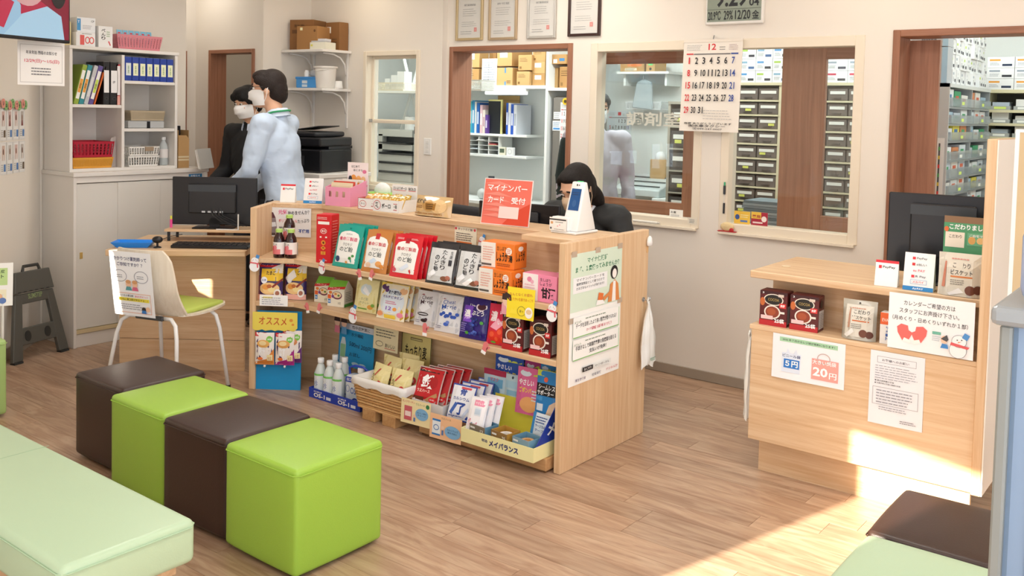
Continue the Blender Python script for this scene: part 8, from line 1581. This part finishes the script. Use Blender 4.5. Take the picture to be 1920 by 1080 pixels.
    if inner:
        sm_=mat(inner,.8)
        for a in (aR,):
            A=[T(q) for q in a]; sb_=B(); limb(sb_,[A[0].lerp(A[1],.12),A[1],A[2].lerp(A[1],.05)],[.079,.066,.051],sm_,8); remesh(sb_,'sleeve',t,sm_,.010,4)
    remesh(cb_,'white_coat' if top=='coat' else 'sweater' if top=='sweater' else 'jacket',t,cm,.0095,5,fold=.009)
    pm=mat(pants,.8); pb_=B()
    for l in legs: limb(pb_,[Vector(l[0])+Vector((0,0,.02)),l[1],Vector(l[2])+Vector((0,0,.02))],[.086,.074,.060],pm,7)
    limb(pb_,[(-.06,0,.92),(.06,0,.92)],[.095,.095],pm,3); remesh(pb_,'trousers',t,pm,.012,3,fold=.004)
    for l in legs:
        e=Vector(l[-1]); B().ell((e.x,e.y-.055,e.z-.055),(.045,.125,.04),mat('#2a2624',.5),14,8).build('shoe',t,smooth=True)
    if collar:
        n=22; vs=[];fs=[]
        for j,(r1,r2,zz) in enumerate(((.071,.073,1.447),(.064,.066,1.490),(.068,.071,1.488),(.082,.086,1.440))):
            for k in range(n+1): a=R(-62+304*k/n)-math.pi/2+R(62)-R(28); a=-math.pi/2+R(16)+R(328)*k/n; vs.append(T((r1*math.cos(a),.022+r2*math.sin(a),zz-.022*max(0,-math.sin(a))+.008)))
        for j in range(3):
            for k in range(n): fs.append((j*(n+1)+k,j*(n+1)+k+1,(j+1)*(n+1)+k+1,(j+1)*(n+1)+k))
        B().add(vs,fs,mat(collar,.7)).build('collar',t,smooth=True)
    if extra: extra(t,T,h)
    return t
def lanyard(t,T,h):
    n=16; pts=[T((.080*math.cos(a),.022+.086*math.sin(a)-.0,1.478-.030*max(0,-math.sin(a)))) for a in [R(-40)+R(260)*k/n for k in range(n+1)]]
    pts=[T((.075,-.085,1.36))]+pts+[T((-.075,-.085,1.36))]
    B().tube(pts,.006,mat('#2f9a62',.6),6).build('lanyard',t,smooth=True)
pA=P(512,345,Y=3.98)
m1=person('person in a white coat with green lanyard and face mask, turned to the left',(-4.765,3.80,0),R(-64),1.02,head_pitch=4,head_yaw=14,torso_lean=10,armL=[(.185,.0,1.40),(.225,-.10,1.14),(.19,-.32,1.00)],armR=[(-.185,.0,1.40),(-.22,-.12,1.14),(-.18,-.34,1.02)],top='coat',topcol='#c6d7ec',hair='short',haircol='#241a16',collar='#d3e0f0',specs=True,extra=lanyard)
m2=person('person in a black sweater with dark fringe and face mask at the doorway',(-5.47,4.09,0),R(8),.962,head_pitch=16,head_yaw=-6,torso_lean=6,armL=[(.185,0,1.40),(.23,-.04,1.13),(.16,-.25,1.02)],armR=[(-.185,0,1.40),(-.23,-.04,1.13),(-.20,-.26,1.02)],top='sweater',topcol='#17181b',hair='fringe',haircol='#100d0d',collar='#c9d6ea')
m3=person('person in a dark jacket with tied dark hair and beige mask, seated behind the counter',(-2.772,4.36,-.380),R(8),1.0,seat=True,head_off=(0,-.035,-.055),head_pitch=32,head_yaw=-16,torso_lean=20,armL=[(.19,0,1.40),(.26,-.10,1.17),(.10,-.26,1.18)],armR=[(-.19,0,1.40),(-.26,-.10,1.17),(-.10,-.26,1.19)],top='jacket',topcol='#2b2d2e',hair='long',haircol='#17110e',mask='#e2c4a4',collar='#f0f0f2')
m4=person('person in dark clothes, the body coloured lavender for the glass reflection, behind the left window',(P(1118,300,Y=5.62).x,5.62,0),R(40),.97,head_pitch=12,head_yaw=10,top='coat',topcol='#b9b5c0',hair='short',haircol='#2a2c30',mask='#e6e8ea',inner='#1f2e2c')  # lavender stands in for the pane's reflection over dark clothes
office_chair('dark office chair under the seated person behind the counter',-2.765,4.38,R(192),.86)
t=thing('yellow_folder','yellow folder held between the two standing people','folder',(-5.02,3.86,1.03),R(35),None,R(-70)); B().box(-.10,0,0,.08,.01,.16,mat('#e6cd7a',.6)).build('folder_cover',t); B().box(-.095,.010,.003,.075,.014,.157,mat('#f4f0e2',.6)).build('papers',t)
t=thing('grey_file','grey document file standing at the right end of the low cabinet','file',(-5.60,3.79,ch+.0265),R(120),None,R(-12)); B().box(-.10,0,0,.10,.008,.14,mat('#c8c4bc',.5)).build('file_cover',t); B().box(-.095,.008,.003,.095,.02,.135,mat('#f0eee8',.6)).build('papers',t)
